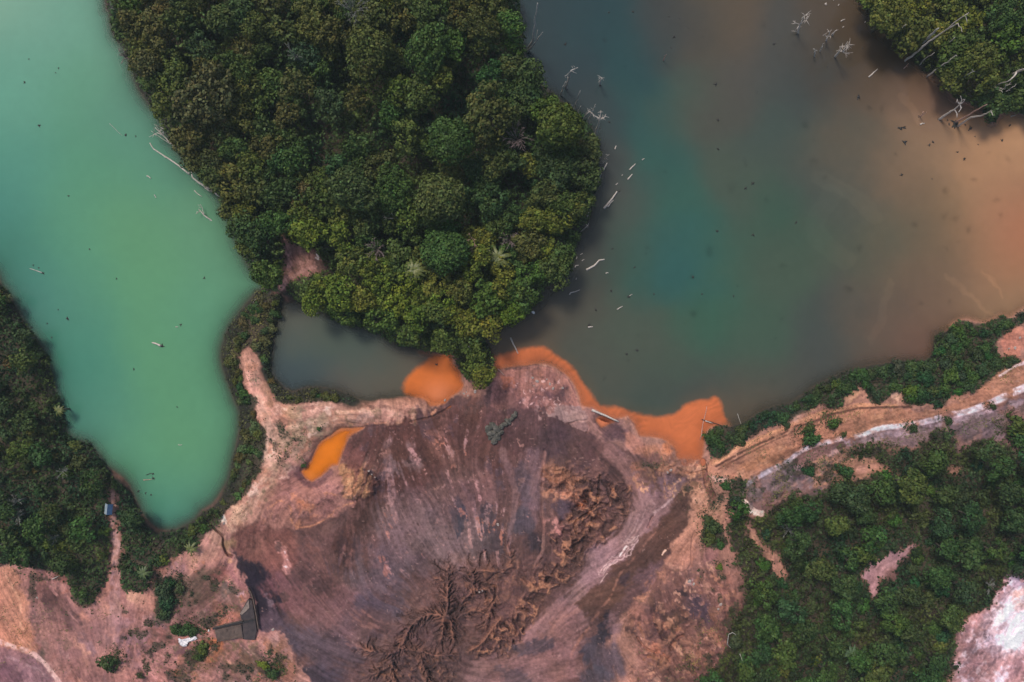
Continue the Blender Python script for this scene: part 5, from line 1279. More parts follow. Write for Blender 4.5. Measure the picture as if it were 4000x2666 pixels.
HERO = [  # px, py, r, kind, colour, zone, label, height factor
    (868, 78, 62, "dome", "olive green", "central", "smooth dense olive domed tree near the top of the central forest, left part", 1.2),
    (792, 375, 112, "loose", "grey green", "central", "wide pale grey-green spreading tree close to the green lake", 1.15),
    (1442, 63, 72, "bumpy", "olive green", "central", "bumpy olive crown below the pale grey tree at the top edge", 1.2),
    (1310, 128, 64, "ragged", "brownish olive", "central", "brownish ragged crown left of the big bumpy olive trees at the top", 1.1),
    (1436, 195, 84, "bumpy", "olive green", "central", "largest bumpy olive crown near the top middle of the forest", 1.2),
    (1666, 205, 92, "bumpy", "mid green", "central", "large fresh green crown in the upper right of the forest", 1.25),
    (1580, 75, 66, "ragged", "brownish olive", "central", "brown-olive ragged crown at the top edge right of centre", 1.15),
    (1769, 178, 60, "bumpy", "mid green", "central", "green rounded crown touching the large fresh green one", 1.1),
    (1861, 85, 74, "ragged", "brownish olive", "central", "tall brownish crown at the top right of the central forest", 1.15),
    (1717, 306, 52, "bumpy", "yellow green", "central", "small yellow-olive crown standing over a dark gap", 1.2),
    (1643, 370, 62, "bumpy", "olive green", "central", "olive crown left of the small yellow-olive one above the dark gap", 1.2),
    (1763, 545, 100, "dome", "dark green", "central", "big smooth dark green dome in the middle of the forest", 1.25),
    (1918, 440, 112, "ragged", "brownish olive", "central", "very wide grey-brown crown right of the smooth dark dome", 1.2),
    (1367, 735, 84, "bumpy", "grey green", "central", "pale mottled olive crown left of the forest centre", 1.2),
    (1539, 745, 78, "bumpy", "mid green", "central", "green rounded crown between the mottled crown and the forked pale branches", 1.1),
    (1505, 860, 62, "loose", "grey green", "central", "dull open crown with a bare arching branch", 1.0),
    (1712, 775, 96, "dome", "grey green", "central", "grey-green crown with pale forked branches showing through", 1.25),
    (1941, 640, 64, "bumpy", "olive green", "central", "olive crown below the very wide grey-brown one", 1.1),
    (1918, 792, 62, "ragged", "deep teal green", "central", "teal crown in the right middle of the forest", 1.05),
    (2184, 488, 96, "dome", "olive green", "central", "large olive cauliflower-like dome on the forest's right shore", 1.2),
    (2075, 304, 62, "bumpy", "dark green", "central", "dark crown above the large olive dome on the right shore", 1.1),
    (2287, 597, 66, "ragged", "brownish olive", "central", "brownish crown jutting farthest over the dark lake", 1.0),
    (2189, 660, 72, "bumpy", "deep teal green", "central", "blue-green rounded crown on the right shore", 1.05),
    (2063, 645, 44, "bumpy", "yellow green", "central", "small yellowish crown left of the blue-green one", 1.25),
    (2138, 748, 56, "bumpy", "olive green", "central", "olive crown below the blue-green one on the right shore", 1.0),
    (2201, 800, 54, "bumpy", "mid green", "central", "green crown low on the right shore beside leaning snags", 1.0),
    (2264, 806, 52, "ragged", "olive green", "central", "olive shore crown beside the big broken log in the dark lake", 1.0),
    (2080, 865, 52, "bumpy", "yellow green", "central", "yellowish shore-side crown under the olive ones", 1.0),
    (1740, 985, 84, "dome", "mid green", "central", "broad green dome between the two star-shaped palms", 1.1),
    (1992, 85, 52, "bumpy", "bright green", "central", "bright green crown at the top right corner of the central forest", 1.1),
    (2000, 172, 36, "bumpy", "bright green", "central", "small bright green crown on the dark lake shore near the top", 1.0),
    (3480, 60, 74, "bumpy", "yellow green", "northeast", "yellow-green rounded crown at the left corner of the top right wood", .65),
    (3560, 130, 70, "bumpy", "olive green", "northeast", "olive crown on the shore above the leaning snags", .6),
    (3820, 270, 90, "ragged", "olive green", "northeast", "yellow-olive ragged crown left of the thick white leaning trunk", .7),
    (3565, 1898, 60, "bumpy", "olive green", "jungle", "taller yellowish-olive crown standing out of the upper thicket", 1.0),
    (3130, 1895, 1, "bumpy", "olive green", "jungle", None, 0),
]
placed = []
for h_ in HERO:
    if h_[7] == 0: continue
    plant_tree(h_[0], h_[1], h_[2], h_[3], h_[4], h_[5], h_[6], h_[7]); placed.append((h_[0], h_[1], h_[2]))

GAPS = [(1373, 287, 44), (1763, 420, 42), (1603, 412, 26), (1717, 440, 36), (1344, 505, 34), (1574, 620, 36), (1448, 752, 20), (1832, 321, 40), (1275, 603, 30), (1115, 241, 34), (1861, 844, 40), (1620, 763, 18), (1210, 520, 26), (1480, 560, 28), (1660, 640, 24), (2090, 560, 26), (1980, 740, 22)]
def fill(zone, poly, holes, sizes, tries, kinds, sep=.72, edge=.55, hs=1.0, cap=999):
    xs = [p[0] for p in poly]; ys = [p[1] for p in poly]
    x0, x1, y0, y1 = max(min(xs), -90), min(max(xs), 4090), max(min(ys), -90), min(max(ys), 2756)
    n = 0
    for rmin, rmax in sizes:
        for _ in range(tries):
            if n >= cap: return n
            x = TR.uniform(x0, x1); y = TR.uniform(y0, y1); r = TR.uniform(rmin, rmax)
            if not inside(poly, x, y) or pdist(poly, x, y) < r * edge: continue
            if any(inside(hh, x, y) or pdist(hh, x, y) < r * .8 for hh in holes): continue
            if zone == 'central' and any((x - a) ** 2 + (y - b) ** 2 < (c + r * .75) ** 2 for a, b, c in GAPS): continue
            if any((x - a) ** 2 + (y - b) ** 2 < (sep * (r + c)) ** 2 for a, b, c in placed): continue
            col = pick_colour(x, y, zone, TR)
            plant_tree(x, y, r, TR.choice(kinds), col, zone, hscale=hs); placed.append((x, y, r)); n += 1
    return n
def scaled(poly, cx, cy, f): return [(cx + (x - cx) * f, cy + (y - cy) * f) for x, y in poly]
nC = fill("central", [(x, y) for x, y in FOREST], [CLEARING], [(48, 66), (38, 52), (28, 40), (20, 30)], 1200, ["bumpy", "ragged", "ragged", "loose", "bumpy", "ragged"], .52, .45, 1.0, 188)
nN = fill("northeast", NEAST, [], [(56, 80), (36, 56), (24, 36)], 160, ["bumpy", "ragged", "loose"], .66, .5, .62, 28)
nJ = fill("jungle", JUNGLE, JHOLES, [(38, 56), (26, 38)], 900, ["bumpy", "ragged", "loose", "ragged"], .72, .8, .8, 60)
nW = fill("west", WEST, [WPATH], [(36, 50), (28, 36)], 300, ["bumpy", "ragged", "loose"], .8, .7, .7, 20)
print("trees", N_TREE, nC, nN, nJ, nW)

# shrubs
N_SH = 0
def shrub_place(px, py, r):
    if px > 2720 and py < 1850 and not inside(JUNGLE, px, py):
        if inside(SBAND, px, py):
            b = "left end" if px < 3100 else "middle" if px < 3500 else "right part" if px < 3900 else "far right"
            return f"in the {b} of the dark lake's shore thicket", "shrubs of the lake shore thicket"
        return "on the pale slope below the cart track", "shrubs scattered on the slope"
    if px > 2700:
        b = "top" if py < 1950 else "middle" if py < 2300 else "bottom"; c = "left" if px < 3100 else "centre" if px < 3500 else "right"
        return f"low in the {b} {c} of the lower right thicket", "shrubs of the lower right thicket"
    if inside(WEST, px, py) or (px < 860 and py < 2240):
        b = "top" if py < 1500 else "middle" if py < 1900 else "bottom"
        c = "at the green lake rim" if pdist(GREEN, px, py) < 60 else "by the footpath" if 350 < px < 560 and py > 1900 else "inside the left bank wood"
        return f"{c}, {b} part", "shrubs of the left bank"
    if py > 2240: return "on the pink mine ground at the bottom left", "shrubs on the mine ground"
    if inside(FOREST, px, py): return "low along the pond side of the central forest", "shrubs under the central forest"
    b = "upper" if py < 1400 else "middle" if py < 1700 else "lower"
    c = "facing the green lake" if pdist(GREEN, px, py) < 50 else "facing the small pond" if pdist(POND, px, py) < 60 else "beside the pale path"
    return f"on the {b} isthmus, {c}", "shrubs of the isthmus"
def plant_shrub(px, py, rpx, colour, label=None, hs=1.0, group=None):
    global N_SH
    R = rpx * MPP; s = R / 1.3
    gz = max(float(ground_z(px, py)), -.1); kk = (H - gz - s * .8) / H
    o = link(bpy.data.objects.new("shrub", TR.choice(SHRUBS)))
    o.location = ((px - 2000) * MPP * kk, (1333 - py) * MPP * kk, gz + s * .35)
    o.scale = (s * TR.uniform(.8, 1.15), s * TR.uniform(.7, 1.05), s * hs * TR.uniform(.6, .9)); o.rotation_euler = (0, 0, TR.uniform(0, 6.28))
    c = np.array(COLOURS[colour], float) + np.array([TR.gauss(0, 5), TR.gauss(0, 5), TR.gauss(0, 3)])
    o.color = (*[float(q) for q in lin(np.clip(c, 8, 200)) * np.array([1.3, 1.15, .95])], 1)
    wh, gp = shrub_place(px, py, rpx)
    sw = "tiny" if rpx < 14 else "small" if rpx < 22 else "broad"
    tag(o, label or f"{sw} {colour} shrub {wh}", "shrub", group or gp)
    N_SH += 1
def fill_shrubs(poly, holes, n, r0, r1, cols, edge=.5, sep=.7):
    xs = [p[0] for p in poly]; ys = [p[1] for p in poly]
    x0, x1, y0, y1 = max(min(xs), -60), min(max(xs), 4060), max(min(ys), -60), min(max(ys), 2730)
    pl_ = []; k_ = 0; t = 0
    while k_ < n and t < n * 60:
        t += 1
        x = TR.uniform(x0, x1); y = TR.uniform(y0, y1); r = TR.uniform(r0, r1)
        if not inside(poly, x, y) or pdist(poly, x, y) < r * edge: continue
        if any(inside(hh, x, y) or pdist(hh, x, y) < r * .7 for hh in holes): continue
        if any((x - a) ** 2 + (y - b) ** 2 < (sep * (r + c)) ** 2 for a, b, c in pl_): continue
        pl_.append((x, y, r)); plant_shrub(x, y, r, TR.choice(cols)); k_ += 1
fill_shrubs(SBAND, [], 62, 15, 30, ["dark green", "dark green", "mid green", "deep teal green", "dark green"], .8)
fill_shrubs(SHORE_W, [], 52, 10, 22, ["dark green", "olive green", "brownish olive", "grey green"], .9)
fill_shrubs(JUNGLE, JHOLES, 82, 18, 32, ["dark green", "mid green", "deep teal green", "olive green"], .7)
fill_shrubs(WEST, [WPATH], 48, 14, 28, ["dark green", "mid green", "olive green", "brownish olive"], .7)
PONDRIM = [(1130, 1152), (1180, 1110), (1300, 1100), (1450, 1190), (1650, 1290), (1790, 1370), (1830, 1480), (1895, 1490), (1790, 1440), (1770, 1385), (1640, 1368), (1563, 1353), (1480, 1303), (1370, 1268), (1290, 1235), (1170, 1185)]
fill_shrubs(PONDRIM, [CLEARING], 16, 14, 26, ["mid green", "dark green", "olive green"], .5)
for (x, y, r, c, lb) in [(3258, 1655, 26, "mid green", "round green shrub alone beside the cart track"), (3165, 1682, 24, "dark green", "upper of two dark shrubs by the cart track"), (3172, 1712, 24, "dark green", "lower of two dark shrubs by the cart track"), (3298, 1697, 11, "dark green", "little dark shrub beside the white embankment edge"),
                         (3076, 1664, 14, "dark green", "tiny dark shrub squeezed by the upper cart track"), (3285, 1795, 1, None, None), (3975, 1665, 44, "mid green", "big green shrub on the grey slope at the right edge"), (3990, 1715, 40, "dark green", "dark shrub at the right edge below the big green one"),
                         (3880, 1590, 10, "dark green", "tiny shrub on the white road edge at the right"), (3570, 1675, 16, "dark green", "small dark shrub on the white embankment edge, middle"), (3710, 1645, 13, "dark green", "little dark shrub touching the white embankment edge, right part"), (3960, 1410, 20, "dark green", "dark shrub by the white kerb at the upper right"),
                         (3945, 1425, 14, "dark green", "little shrub left of the white kerb at the upper right"), (3300, 1838, 28, "dark green", "dark shrub on the bare wedge of the slope"), (3160, 1840, 22, "deep teal green", "teal shrub above the grey eroded bank"), (2838, 1900, 16, "dark green", "dark shrub right of the little spill channel"),
                         (428, 2590, 32, "dark green", "round dark shrub alone on the pink ground, bottom left"), (1026, 2600, 17, "yellow green", "yellow-green shrub near the bottom, left of the grey wash"), (1064, 2636, 22, "dark green", "dark shrub near the bottom edge, left of the grey wash"), (548, 2640, 13, "dark green", "tiny dark shrub near the bottom edge among grey patches"),
                         (690, 2466, 22, "dark green", "left shrub of the row above the white sheet"), (722, 2464, 24, "dark green", "middle shrub of the row above the white sheet"), (754, 2468, 20, "dark green", "right shrub of the row above the white sheet"), (788, 2538, 22, "olive green", "olive shrub right of the white sheet"), (776, 2568, 16, "dark green", "small shrub below right of the white sheet"),
                         (640, 2320, 30, "dark green", "upper shrub of the dark clump left of the ruins"), (648, 2362, 30, "deep teal green", "middle shrub of the dark clump left of the ruins"), (640, 2400, 26, "dark green", "lower shrub of the dark clump left of the ruins"), (700, 2300, 20, "grey green", "grey-green shrub right of the dark clump"), (660, 2280, 22, "dark green", "topmost shrub of the dark clump left of the ruins"),
                         (1245, 1676, 8, "mid green", "tiny green tuft on the cream ground beside the orange pool"), (1183, 1820, 9, "dark green", "dark tuft on the left rim of the orange pool"), (2790, 2060, 28, "dark green", "dark shrub at the left tongue of the thicket"), (2775, 2100, 26, "mid green", "green shrub below the dark one at the left tongue"), (2765, 2035, 18, "dark green", "small shrub at the top of the left tongue"),
                         (2815, 2130, 20, "mid green", "green shrub right in the left tongue of the thicket"), (2812, 2215, 12, "bright green", "tiny bright green shrub on the rusty bank"), (3800, 1560, 1, None, None)]:
    if c: plant_shrub(x, y, r, c, lb, group="single shrubs on open ground")
print("shrubs", N_SH)

# undergrowth that nobody could count
def undergrowth(name, masks, dens, hmax, tint, label, cat, size=(.22, .5), holes=None):
    M = masks * (1 - V_HOLE)
    cell = (STEP * MPP) ** 2
    n_exp = M * dens * cell * (1.0 + 1.2 * fbm(GX, GY, 50, 3, 12))
    n_int = (n_exp + rng.random(M.shape)).astype(int)
    n_int[(GX < -70) | (GX > 4070) | (GY < -70) | (GY > 2740)] = 0
    J, I_ = np.where(n_int > 0); reps = n_int[J, I_]
    J = np.repeat(J, reps); I_ = np.repeat(I_, reps)
    x = RX[I_] + rng.uniform(-.5, .5, len(J)) * STEP; y = RY[J] + rng.uniform(-.5, .5, len(J)) * STEP
    hf = np.clip(.45 + 1.1 * fbm(x, y, 46, 3, 33) + .8 * fbm(x, y, 16, 2, 35), .05, 1.3) * np.clip((M[J, I_] - .3) * 2, .12, 1)
    z = ZZ[J, I_] + hf * hmax * rng.uniform(.55, 1.0, len(J)) ** .5
    kk = (H - z) / H
    C = np.stack([(x - 2000) * MPP * kk, (1333 - y) * MPP * kk, z], -1)
    N = rng.normal(size=C.shape) * .55; N[:, 2] += 1
    # lean the leaves with the slope of the canopy so that clumps are modelled by the light
    e = 6.0
    hx = fbm(x + e, y, 46, 3, 33) + .7 * fbm(x + e, y, 16, 2, 35) - fbm(x - e, y, 46, 3, 33) - .7 * fbm(x - e, y, 16, 2, 35)
    hy = fbm(x, y + e, 46, 3, 33) + .7 * fbm(x, y + e, 16, 2, 35) - fbm(x, y - e, 46, 3, 33) - .7 * fbm(x, y - e, 16, 2, 35)
    N[:, 0] -= hx * 3.2; N[:, 1] += hy * 3.2
    S = rng.uniform(size[0], size[1], len(C))
    base = lin(tint) * np.array([1.32, 1.2, 1.0])
    hue = fbm(x, y, 120, 3, 66); v = (1 + .9 * fbm(x, y, 30, 3, 67)) * rng.uniform(.6, 1.4, len(C))
    warm = np.clip((y - 850) / 300, 0, 1) * ((x > 900) & (x < 2350)) * (y < 1400) + .5 * ((x < 900) & (y < 900)); hue = hue + .35 * warm; v = v * (1 + .35 * warm)
    col = np.stack([base[0] * v * (1 + 1.1 * hue), base[1] * v * (1 + .5 * hue), base[2] * v], 1)
    V, F, K = leaf_quads(C, N, S, np.clip(col, .003, .5), 1.3, .1)
    o = bpy.data.objects.new(name, np_mesh(name, V, F, K)); o.data.materials.append(M_LEAF); o.color = (1, 1, 1, 1)
    link(o); tag(o, label, cat, kind="stuff")
    print(name, len(F))
undergrowth("forest_undergrowth", V_FOREST, 20, 6.2, (56, 76, 44), "dense dark undergrowth beneath the central forest canopy", "undergrowth")
undergrowth("corner_undergrowth", V_NE, 14, 3.2, (58, 74, 38), "dense undergrowth of the top right wood", "undergrowth")
undergrowth("thicket_foliage", V_J, 16, 2.2, (48, 62, 38), "tangled low foliage of the lower right thicket", "foliage")
undergrowth("bank_foliage", V_WEST, 15, 1.8, (46, 66, 40), "tangled low foliage on the left bank of the green lake", "foliage")
undergrowth("isthmus_scrub", V_SHW, 14, .8, (62, 68, 46), "dry grass and scrub covering the isthmus beside the pond", "scrub", (.16, .36))
undergrowth("shore_scrub", V_SB, 18, 1.2, (42, 64, 40), "dark green scrub along the lower shore of the dark lake", "scrub", (.18, .4))
HALO = np.zeros((NY, NX), np.float32)
for o_ in [q for q in bpy.data.objects if q.name.startswith("shrub") and q.get("group") == "single shrubs on open ground"]:
    x_ = 2000 + o_.location.x / MPP; y_ = 1333 - o_.location.y / MPP; r_ = o_.scale.x * 1.3 / MPP * 1.8
    W = window(x_ - 90, y_ - 90, x_ + 90, y_ + 90)
    if W: HALO[W] = np.maximum(HALO[W], np.clip(1.3 - np.hypot(GX[W] - x_ + 34 * WXN[W], GY[W] - y_ + 34 * WYN[W]) / r_, 0, 1))
undergrowth("shrub_foot_weeds", HALO, 16, .5, (50, 64, 42), "low weeds spreading round the single shrubs", "weeds", (.14, .3))
GRS = np.zeros((NY, NX), np.float32)
for P_, k_ in [(BL, .34), ([(600, 2230), (760, 2150), (900, 2250), (980, 2380), (880, 2420), (700, 2420), (600, 2330)], .9), ([(760, 2500), (1000, 2510), (1130, 2560), (1130, 2700), (700, 2700)], .8), ([(1040, 1660), (1180, 1660), (1230, 1740), (1150, 1820), (1040, 1780)], .6),
               ([(2780, 1790), (3000, 1680), (3300, 1560), (3700, 1590), (3950, 1420), (3950, 1480), (3400, 1640), (2900, 1800)], .5), ([(2900, 1850), (3300, 1720), (3700, 1660), (4060, 1600), (4060, 1790), (3400, 1760), (3300, 1890), (2960, 1990)], .8), ([(2560, 1790), (2760, 1800), (2860, 1900), (2850, 2080), (2740, 1990), (2740, 1850)], .7), ([(2500, 2500), (2860, 2440), (2740, 2690), (2500, 2690)], .55), (CLEARING, .7), ([(940, 1370), (1060, 1600), (1040, 1880), (880, 2080), (980, 1900), (1020, 1700)], .5)]:
    W, m = poly_mask(P_, 30, 16, 6)
    GRS[W] = np.maximum(GRS[W], m * k_ * np.clip(fbm(GX[W], GY[W], 70, 4, 57) * 3.2 + .12, 0, 1))
GRS *= (S_WATER < -4) * (VEG < .5)
undergrowth("dry_grass", GRS, 20, .28, (92, 94, 62), "sparse dry grass and weeds on the open mine ground", "grass", (.12, .26))
undergrowth("clump_scrub", V_SM, 12, .7, (46, 58, 40), "low scrub in small dark clumps on the mine ground", "scrub", (.16, .34))

# ------------------------------------------------------------------ dead trees standing in the water
SR_ = random.Random(4)
def wpt(p, z): return Vector(wx(p[0], p[1], z))
def crooked(pts, n, amp):
    out = [Vector(pts[0])]
    for a, b in zip(pts[:-1], pts[1:]):
        a, b = Vector(a), Vector(b); L = (b - a).length
        for i in range(1, n + 1):
            p = a.lerp(b, i / n)
            if not (i == n): p += Vector((SR_.gauss(0, amp), SR_.gauss(0, amp), SR_.gauss(0, amp * .5))) * L * .1
            out.append(p)
    return out
def heights(base, pts, h):
    """height of each traced point, rising from the foot to h by distance"""
    d = [math.hypot(p[0] - base[0], p[1] - base[1]) for p in pts]; m = max(d) or 1
    return [h * q / m for q in d]
def dead_tree(label, trunk, h, r0, branches=(), mat=None, group=None, twigs=0, tw_len=1.0, z0=-.3):
    mat = mat or M_DEAD
    base = wpt(trunk[0], 0)
    t = empty("dead_tree", (base.x, base.y, 0)); tag(t, label, "dead tree", group)
    hs = heights(trunk[0], trunk, h)
    P = [wpt(p, z) - base for p, z in zip(trunk, hs)]; P[0] = P[0] + Vector((0, 0, z0))
    P = crooked(P, 4, .12)
    r0 *= (1.15 if mat is not M_GREYWOOD else 1.6); m = MB(); n = len(P); m.tube(P, [r0 * (1 - .68 * i / (n - 1)) for i in range(n)], 7)
    m.build("trunk", mat, t)
    for br in branches:
        i0 = br[0]; pts = br[1]; zz = br[2] if len(br) > 2 else hs[i0] + .8
        Q = [wpt(trunk[i0], hs[i0]) - base] + [wpt(p, hs[i0] + (zz - hs[i0]) * (k_ + 1) / len(pts)) - base for k_, p in enumerate(pts)]
        Q = crooked(Q, 3, .2); n = len(Q)
        b = MB(); b.tube(Q, [r0 * .5 * (1 - .7 * i / (n - 1)) for i in range(n)], 5)
        for _ in range(int(twigs / max(1, len(branches)))):
            o_ = Q[SR_.randrange(1, n)]; d_ = Vector((SR_.gauss(0, 1), SR_.gauss(0, 1), SR_.uniform(0, .8))).normalized() * tw_len * SR_.uniform(.5, 1)
            b.tube([o_, o_ + d_ * .5 + Vector((0, 0, .05)), o_ + d_], [.05, .038, .02], 4)
        b.build("branch", mat, t)
    if twigs and not branches:
        b = MB()
        for _ in range(twigs):
            o_ = P[SR_.randrange(int(len(P) * .6), len(P))]; d_ = Vector((SR_.gauss(0, 1), SR_.gauss(0, 1), SR_.uniform(0, .9))).normalized() * tw_len * SR_.uniform(.5, 1)
            b.tube([o_, o_ + d_ * .5 + Vector((0, 0, .06)), o_ + d_], [.05, .038, .02], 4)
        b.build("branch", mat, t)
    return t
def log(label, pts, r, mat=None, group=None, forks=(), z=.06, cat="log", name="log", zs=None):
    mat = mat or M_DEAD
    zs = zs or [z] * len(pts)
    base = wpt(pts[len(pts) // 2], 0)
    P = crooked([wpt(p, q) - base for p, q in zip(pts, zs)], 3, .10)
    r *= .95; n = len(P); m = MB(); m.tube(P, [r * (1 - .45 * i / (n - 1)) for i in range(n)], 6)
    for f in forks:
        Q = crooked([wpt(p, zs[0] + .1 + .15 * k_) - base for k_, p in enumerate(f)], 2, .15)
        m.tube(Q, [r * .55 * (1 - .6 * i / (len(Q) - 1)) for i in range(len(Q))], 5)
    o = m.build(name, mat); o.location = (base.x, base.y, base.z)
    return tag(o, label, cat, group)
GW = "dead trees in the dark lake"; GL = "logs floating on the lakes"
dead_tree("tall thin bare trunk leaning out of the dark lake near the top of the forest", [(2057, 203), (2084, 150), (2088, 80), (2100, 13)], 18.5, .17, [(0, [(2072, 188), (2095, 161), (2100, 118)], 8), ], M_GREYWOOD, GW)
dead_tree("small forked snag beside the tall thin trunk near the top", [(2062, 200), (2094, 163), (2108, 142), (2121, 126)], 8, .09, [(1, [(2097, 140), (2101, 117)], 9)], M_GREYWOOD, GW)
dead_tree("grey snag with a twiggy hooked top in the dark lake", [(2212, 347), (2222, 308), (2230, 277)], 9, .16, [(2, [(2240, 282), (2253, 288)], 8.6), (2, [(2245, 272), (2257, 264)], 9.6), (1, [(2212, 296), (2206, 298)], 7)], M_GREYWOOD, GW, 14, .9)
dead_tree("short twiggy stub standing alone right of the hooked snag", [(2343, 332), (2346, 315), (2348, 303)], 3.6, .12, [], M_GREYWOOD, GW, 12, .9)
dead_tree("bare leaning pole at the forest edge above the forked snag", [(2243, 432), (2252, 400), (2267, 355)], 11, .12, [(0, [(2238, 415), (2232, 412)], 2)], M_GREYWOOD, GW)
dead_tree("short leaning pole beside the bare pole at the forest edge", [(2251, 454), (2261, 432), (2269, 415)], 5.5, .10, [], M_GREYWOOD, GW)
dead_tree("thin straight snag left of the big forked snag", [(2291, 503), (2308, 450), (2326, 408)], 12, .10, [], M_GREYWOOD, GW, 4, .6)
dead_tree("big forked white snag with crossed arms in the dark lake", [(2321, 535), (2334, 497), (2344, 466)], 9.5, .24, [(2, [(2325, 455), (2312, 445), (2298, 433)], 11), (2, [(2345, 450), (2347, 432)], 11), (2, [(2360, 460), (2367, 447)], 10.5)], None, GW, 18, 1.0)
dead_tree("pale snag rising at the forest shore near the stranded logs", [(2336, 705), (2343, 692), (2351, 678)], 3.5, .13, [(1, [(2338, 680), (2346, 662)], 4)], None, GW, 6, .6)
dead_tree("long thin snag against the forest shore", [(2313, 752), (2330, 722), (2344, 700)], 6.5, .12, [], None, GW)
dead_tree("reddish stub against the shore crown", [(2309, 738), (2310, 728), (2313, 716)], 3, .10, [], M_PLANK, GW)
dead_tree("pale leaning snag lowest on the forest shore", [(2293, 849), (2300, 830), (2307, 814)], 5.5, .12, [], None, GW)
dead_tree("little Y-shaped snag far out in the dark lake", [(2591, 237), (2597, 224), (2603, 214)], 2.6, .10, [(1, [(2594, 216)], 2.4)], M_PLANK, GW)
dead_tree("twiggy white snag fanning at both ends near the top right", [(3118, 132), (3124, 97), (3141, 63)], 6.2, .15, [(1, [(3110, 92), (3102, 94)], 5), (1, [(3140, 84), (3149, 80)], 5), (0, [(3108, 120), (3112, 112)], 1.5), (2, [(3146, 60)], 6.6)], None, GW, 26, 1.2)
dead_tree("snag with curled branches and a pale stick beside it, top right", [(3228, 160), (3232, 145), (3241, 132)], 3.4, .14, [(1, [(3222, 138), (3220, 132)], 3), (1, [(3252, 140), (3262, 122)], 4), (2, [(3238, 122)], 4)], None, GW, 12, .8)
dead_tree("pale leaning stick above the curled snag, top right", [(3249, 136), (3258, 127), (3268, 117)], 2.2, .13, [], None, GW)
dead_tree("broad twiggy snag with a thick split foot, top right", [(3262, 223), (3280, 200), (3292, 202), (3302, 188)], 5.2, .17, [(1, [(3284, 192), (3290, 186)], 4), (2, [(3300, 208), (3312, 212)], 4.5), (3, [(3310, 178), (3318, 174)], 6), (3, [(3302, 176)], 6)], None, GW, 34, 1.3)
dead_tree("tiny starry snag below the curled one, top right", [(3182, 222), (3183, 205), (3184, 196)], 2.2, .08, [], M_GREYWOOD, GW, 12, .6)
dead_tree("faint thin snag right of the starry one", [(3204, 203), (3212, 185), (3214, 172)], 3, .06, [], M_GREYWOOD, GW, 3, .5)
dead_tree("very long white leaning trunk crossing the top right wood", [(3536, 239), (3588, 199), (3629, 162), (3680, 128), (3784, 51)], 19.5, .20, [(3, [(3742, 92), (3758, 125)], 17), (4, [(3772, 60), (3778, 92)], 18.5)], None, "leaning dead trees of the top right wood")
dead_tree("grey leaning trunk left of the very long white one", [(3579, 190), (3625, 150), (3666, 111)], 10.5, .26, [], M_GREYWOOD, "leaning dead trees of the top right wood")
dead_tree("pale bent trunk at the brown shore under the top right wood", [(3594, 254), (3608, 235), (3650, 206)], 6.5, .13, [(0, [(3600, 250)], .6)], None, "leaning dead trees of the top right wood")
dead_tree("pale stick-like trunk deeper in the top right wood", [(3650, 208), (3686, 183), (3730, 147)], 9, .13, [], None, "leaning dead trees of the top right wood")
dead_tree("short reddish forked stub in the brown shallows", [(3531, 268), (3540, 259), (3549, 249)], 2.6, .11, [(1, [(3546, 262)], 2)], M_PLANK, GW)
dead_tree("slender leaning trunk below the thick white one at the right", [(3831, 371), (3880, 341), (3953, 308)], 10, .17, [(1, [(3925, 350), (3928, 330), (3950, 330)], 8), (1, [(3910, 355)], 7)], None, "leaning dead trees of the top right wood", 4, .8)
dead_tree("thick white leaning trunk at the right frame edge", [(3904, 322), (3950, 296), (3975, 280), (4030, 268)], 13, .36, [(2, [(3960, 300), (3938, 318)], 9)], None, "leaning dead trees of the top right wood")
dead_tree("many-branched white snag on the tan shallows", [(3669, 466), (3700, 445), (3729, 428), (3750, 408)], 6.5, .22, [(3, [(3762, 400), (3770, 388)], 8), (3, [(3757, 392), (3752, 375)], 8), (3, [(3742, 402), (3740, 388)], 7.5), (2, [(3738, 445), (3738, 460)], 5), (3, [(3754, 425), (3744, 440)], 6)], None, GW, 8, .8)
dead_tree("straight slanting snag in the tan shallows, right of the branched one", [(3731, 480), (3790, 447), (3856, 409)], 11.5, .17, [], M_PLANK, GW)
dead_tree("slanting snag with a hooked tip, lowest in the tan shallows", [(3741, 494), (3792, 459), (3838, 451), (3867, 436)], 12, .20, [(3, [(3874, 440), (3879, 454)], 12), (3, [(3876, 432)], 13), (0, [(3762, 484)], .8)], None, GW)
dead_tree("small snag with two arms left of the branched one", [(3592, 456), (3605, 448), (3620, 438)], 2.6, .10, [(1, [(3604, 440)], 2)], M_PLANK, GW, 4, .4)
for lb, tr, h_, r_, mt_ in [("pale thin snag between the hooked snag and the forest", [(2192, 372), (2200, 345), (2210, 318)], 7, .11, M_GREYWOOD), ("slender dark snag rising beside the crossed arms snag", [(2275, 478), (2288, 450), (2298, 428)], 7, .10, M_GREYWOOD),
        ("white leaning snag at the shore below the crossed arms snag", [(2318, 640), (2334, 622), (2352, 600)], 7, .13, M_DEAD), ("thin white snag just right of the leaning shore snag", [(2352, 640), (2362, 624), (2374, 606)], 6, .10, M_DEAD), ("short leaning snag low on the right forest shore", [(2270, 905), (2284, 893), (2298, 880)], 5, .11, M_DEAD),
        ("pale snag slanting from the brown shallows into the wood", [(3470, 150), (3500, 126), (3540, 96)], 9, .15, M_DEAD), ("second pale trunk parallel to the long white leaning one", [(3620, 300), (3670, 264), (3735, 216)], 11, .15, M_DEAD), ("grey trunk leaning over the wood's lower shore", [(3700, 350), (3745, 318), (3800, 280)], 10, .14, M_GREYWOOD), ("thin pale pole between the two right-hand leaning trunks", [(3870, 400), (3910, 372), (3965, 336)], 9, .12, M_DEAD)]:
    dead_tree(lb, tr, h_, r_, [], mt_, GW if tr[0][0] < 3000 else "leaning dead trees of the top right wood", 4, .7)
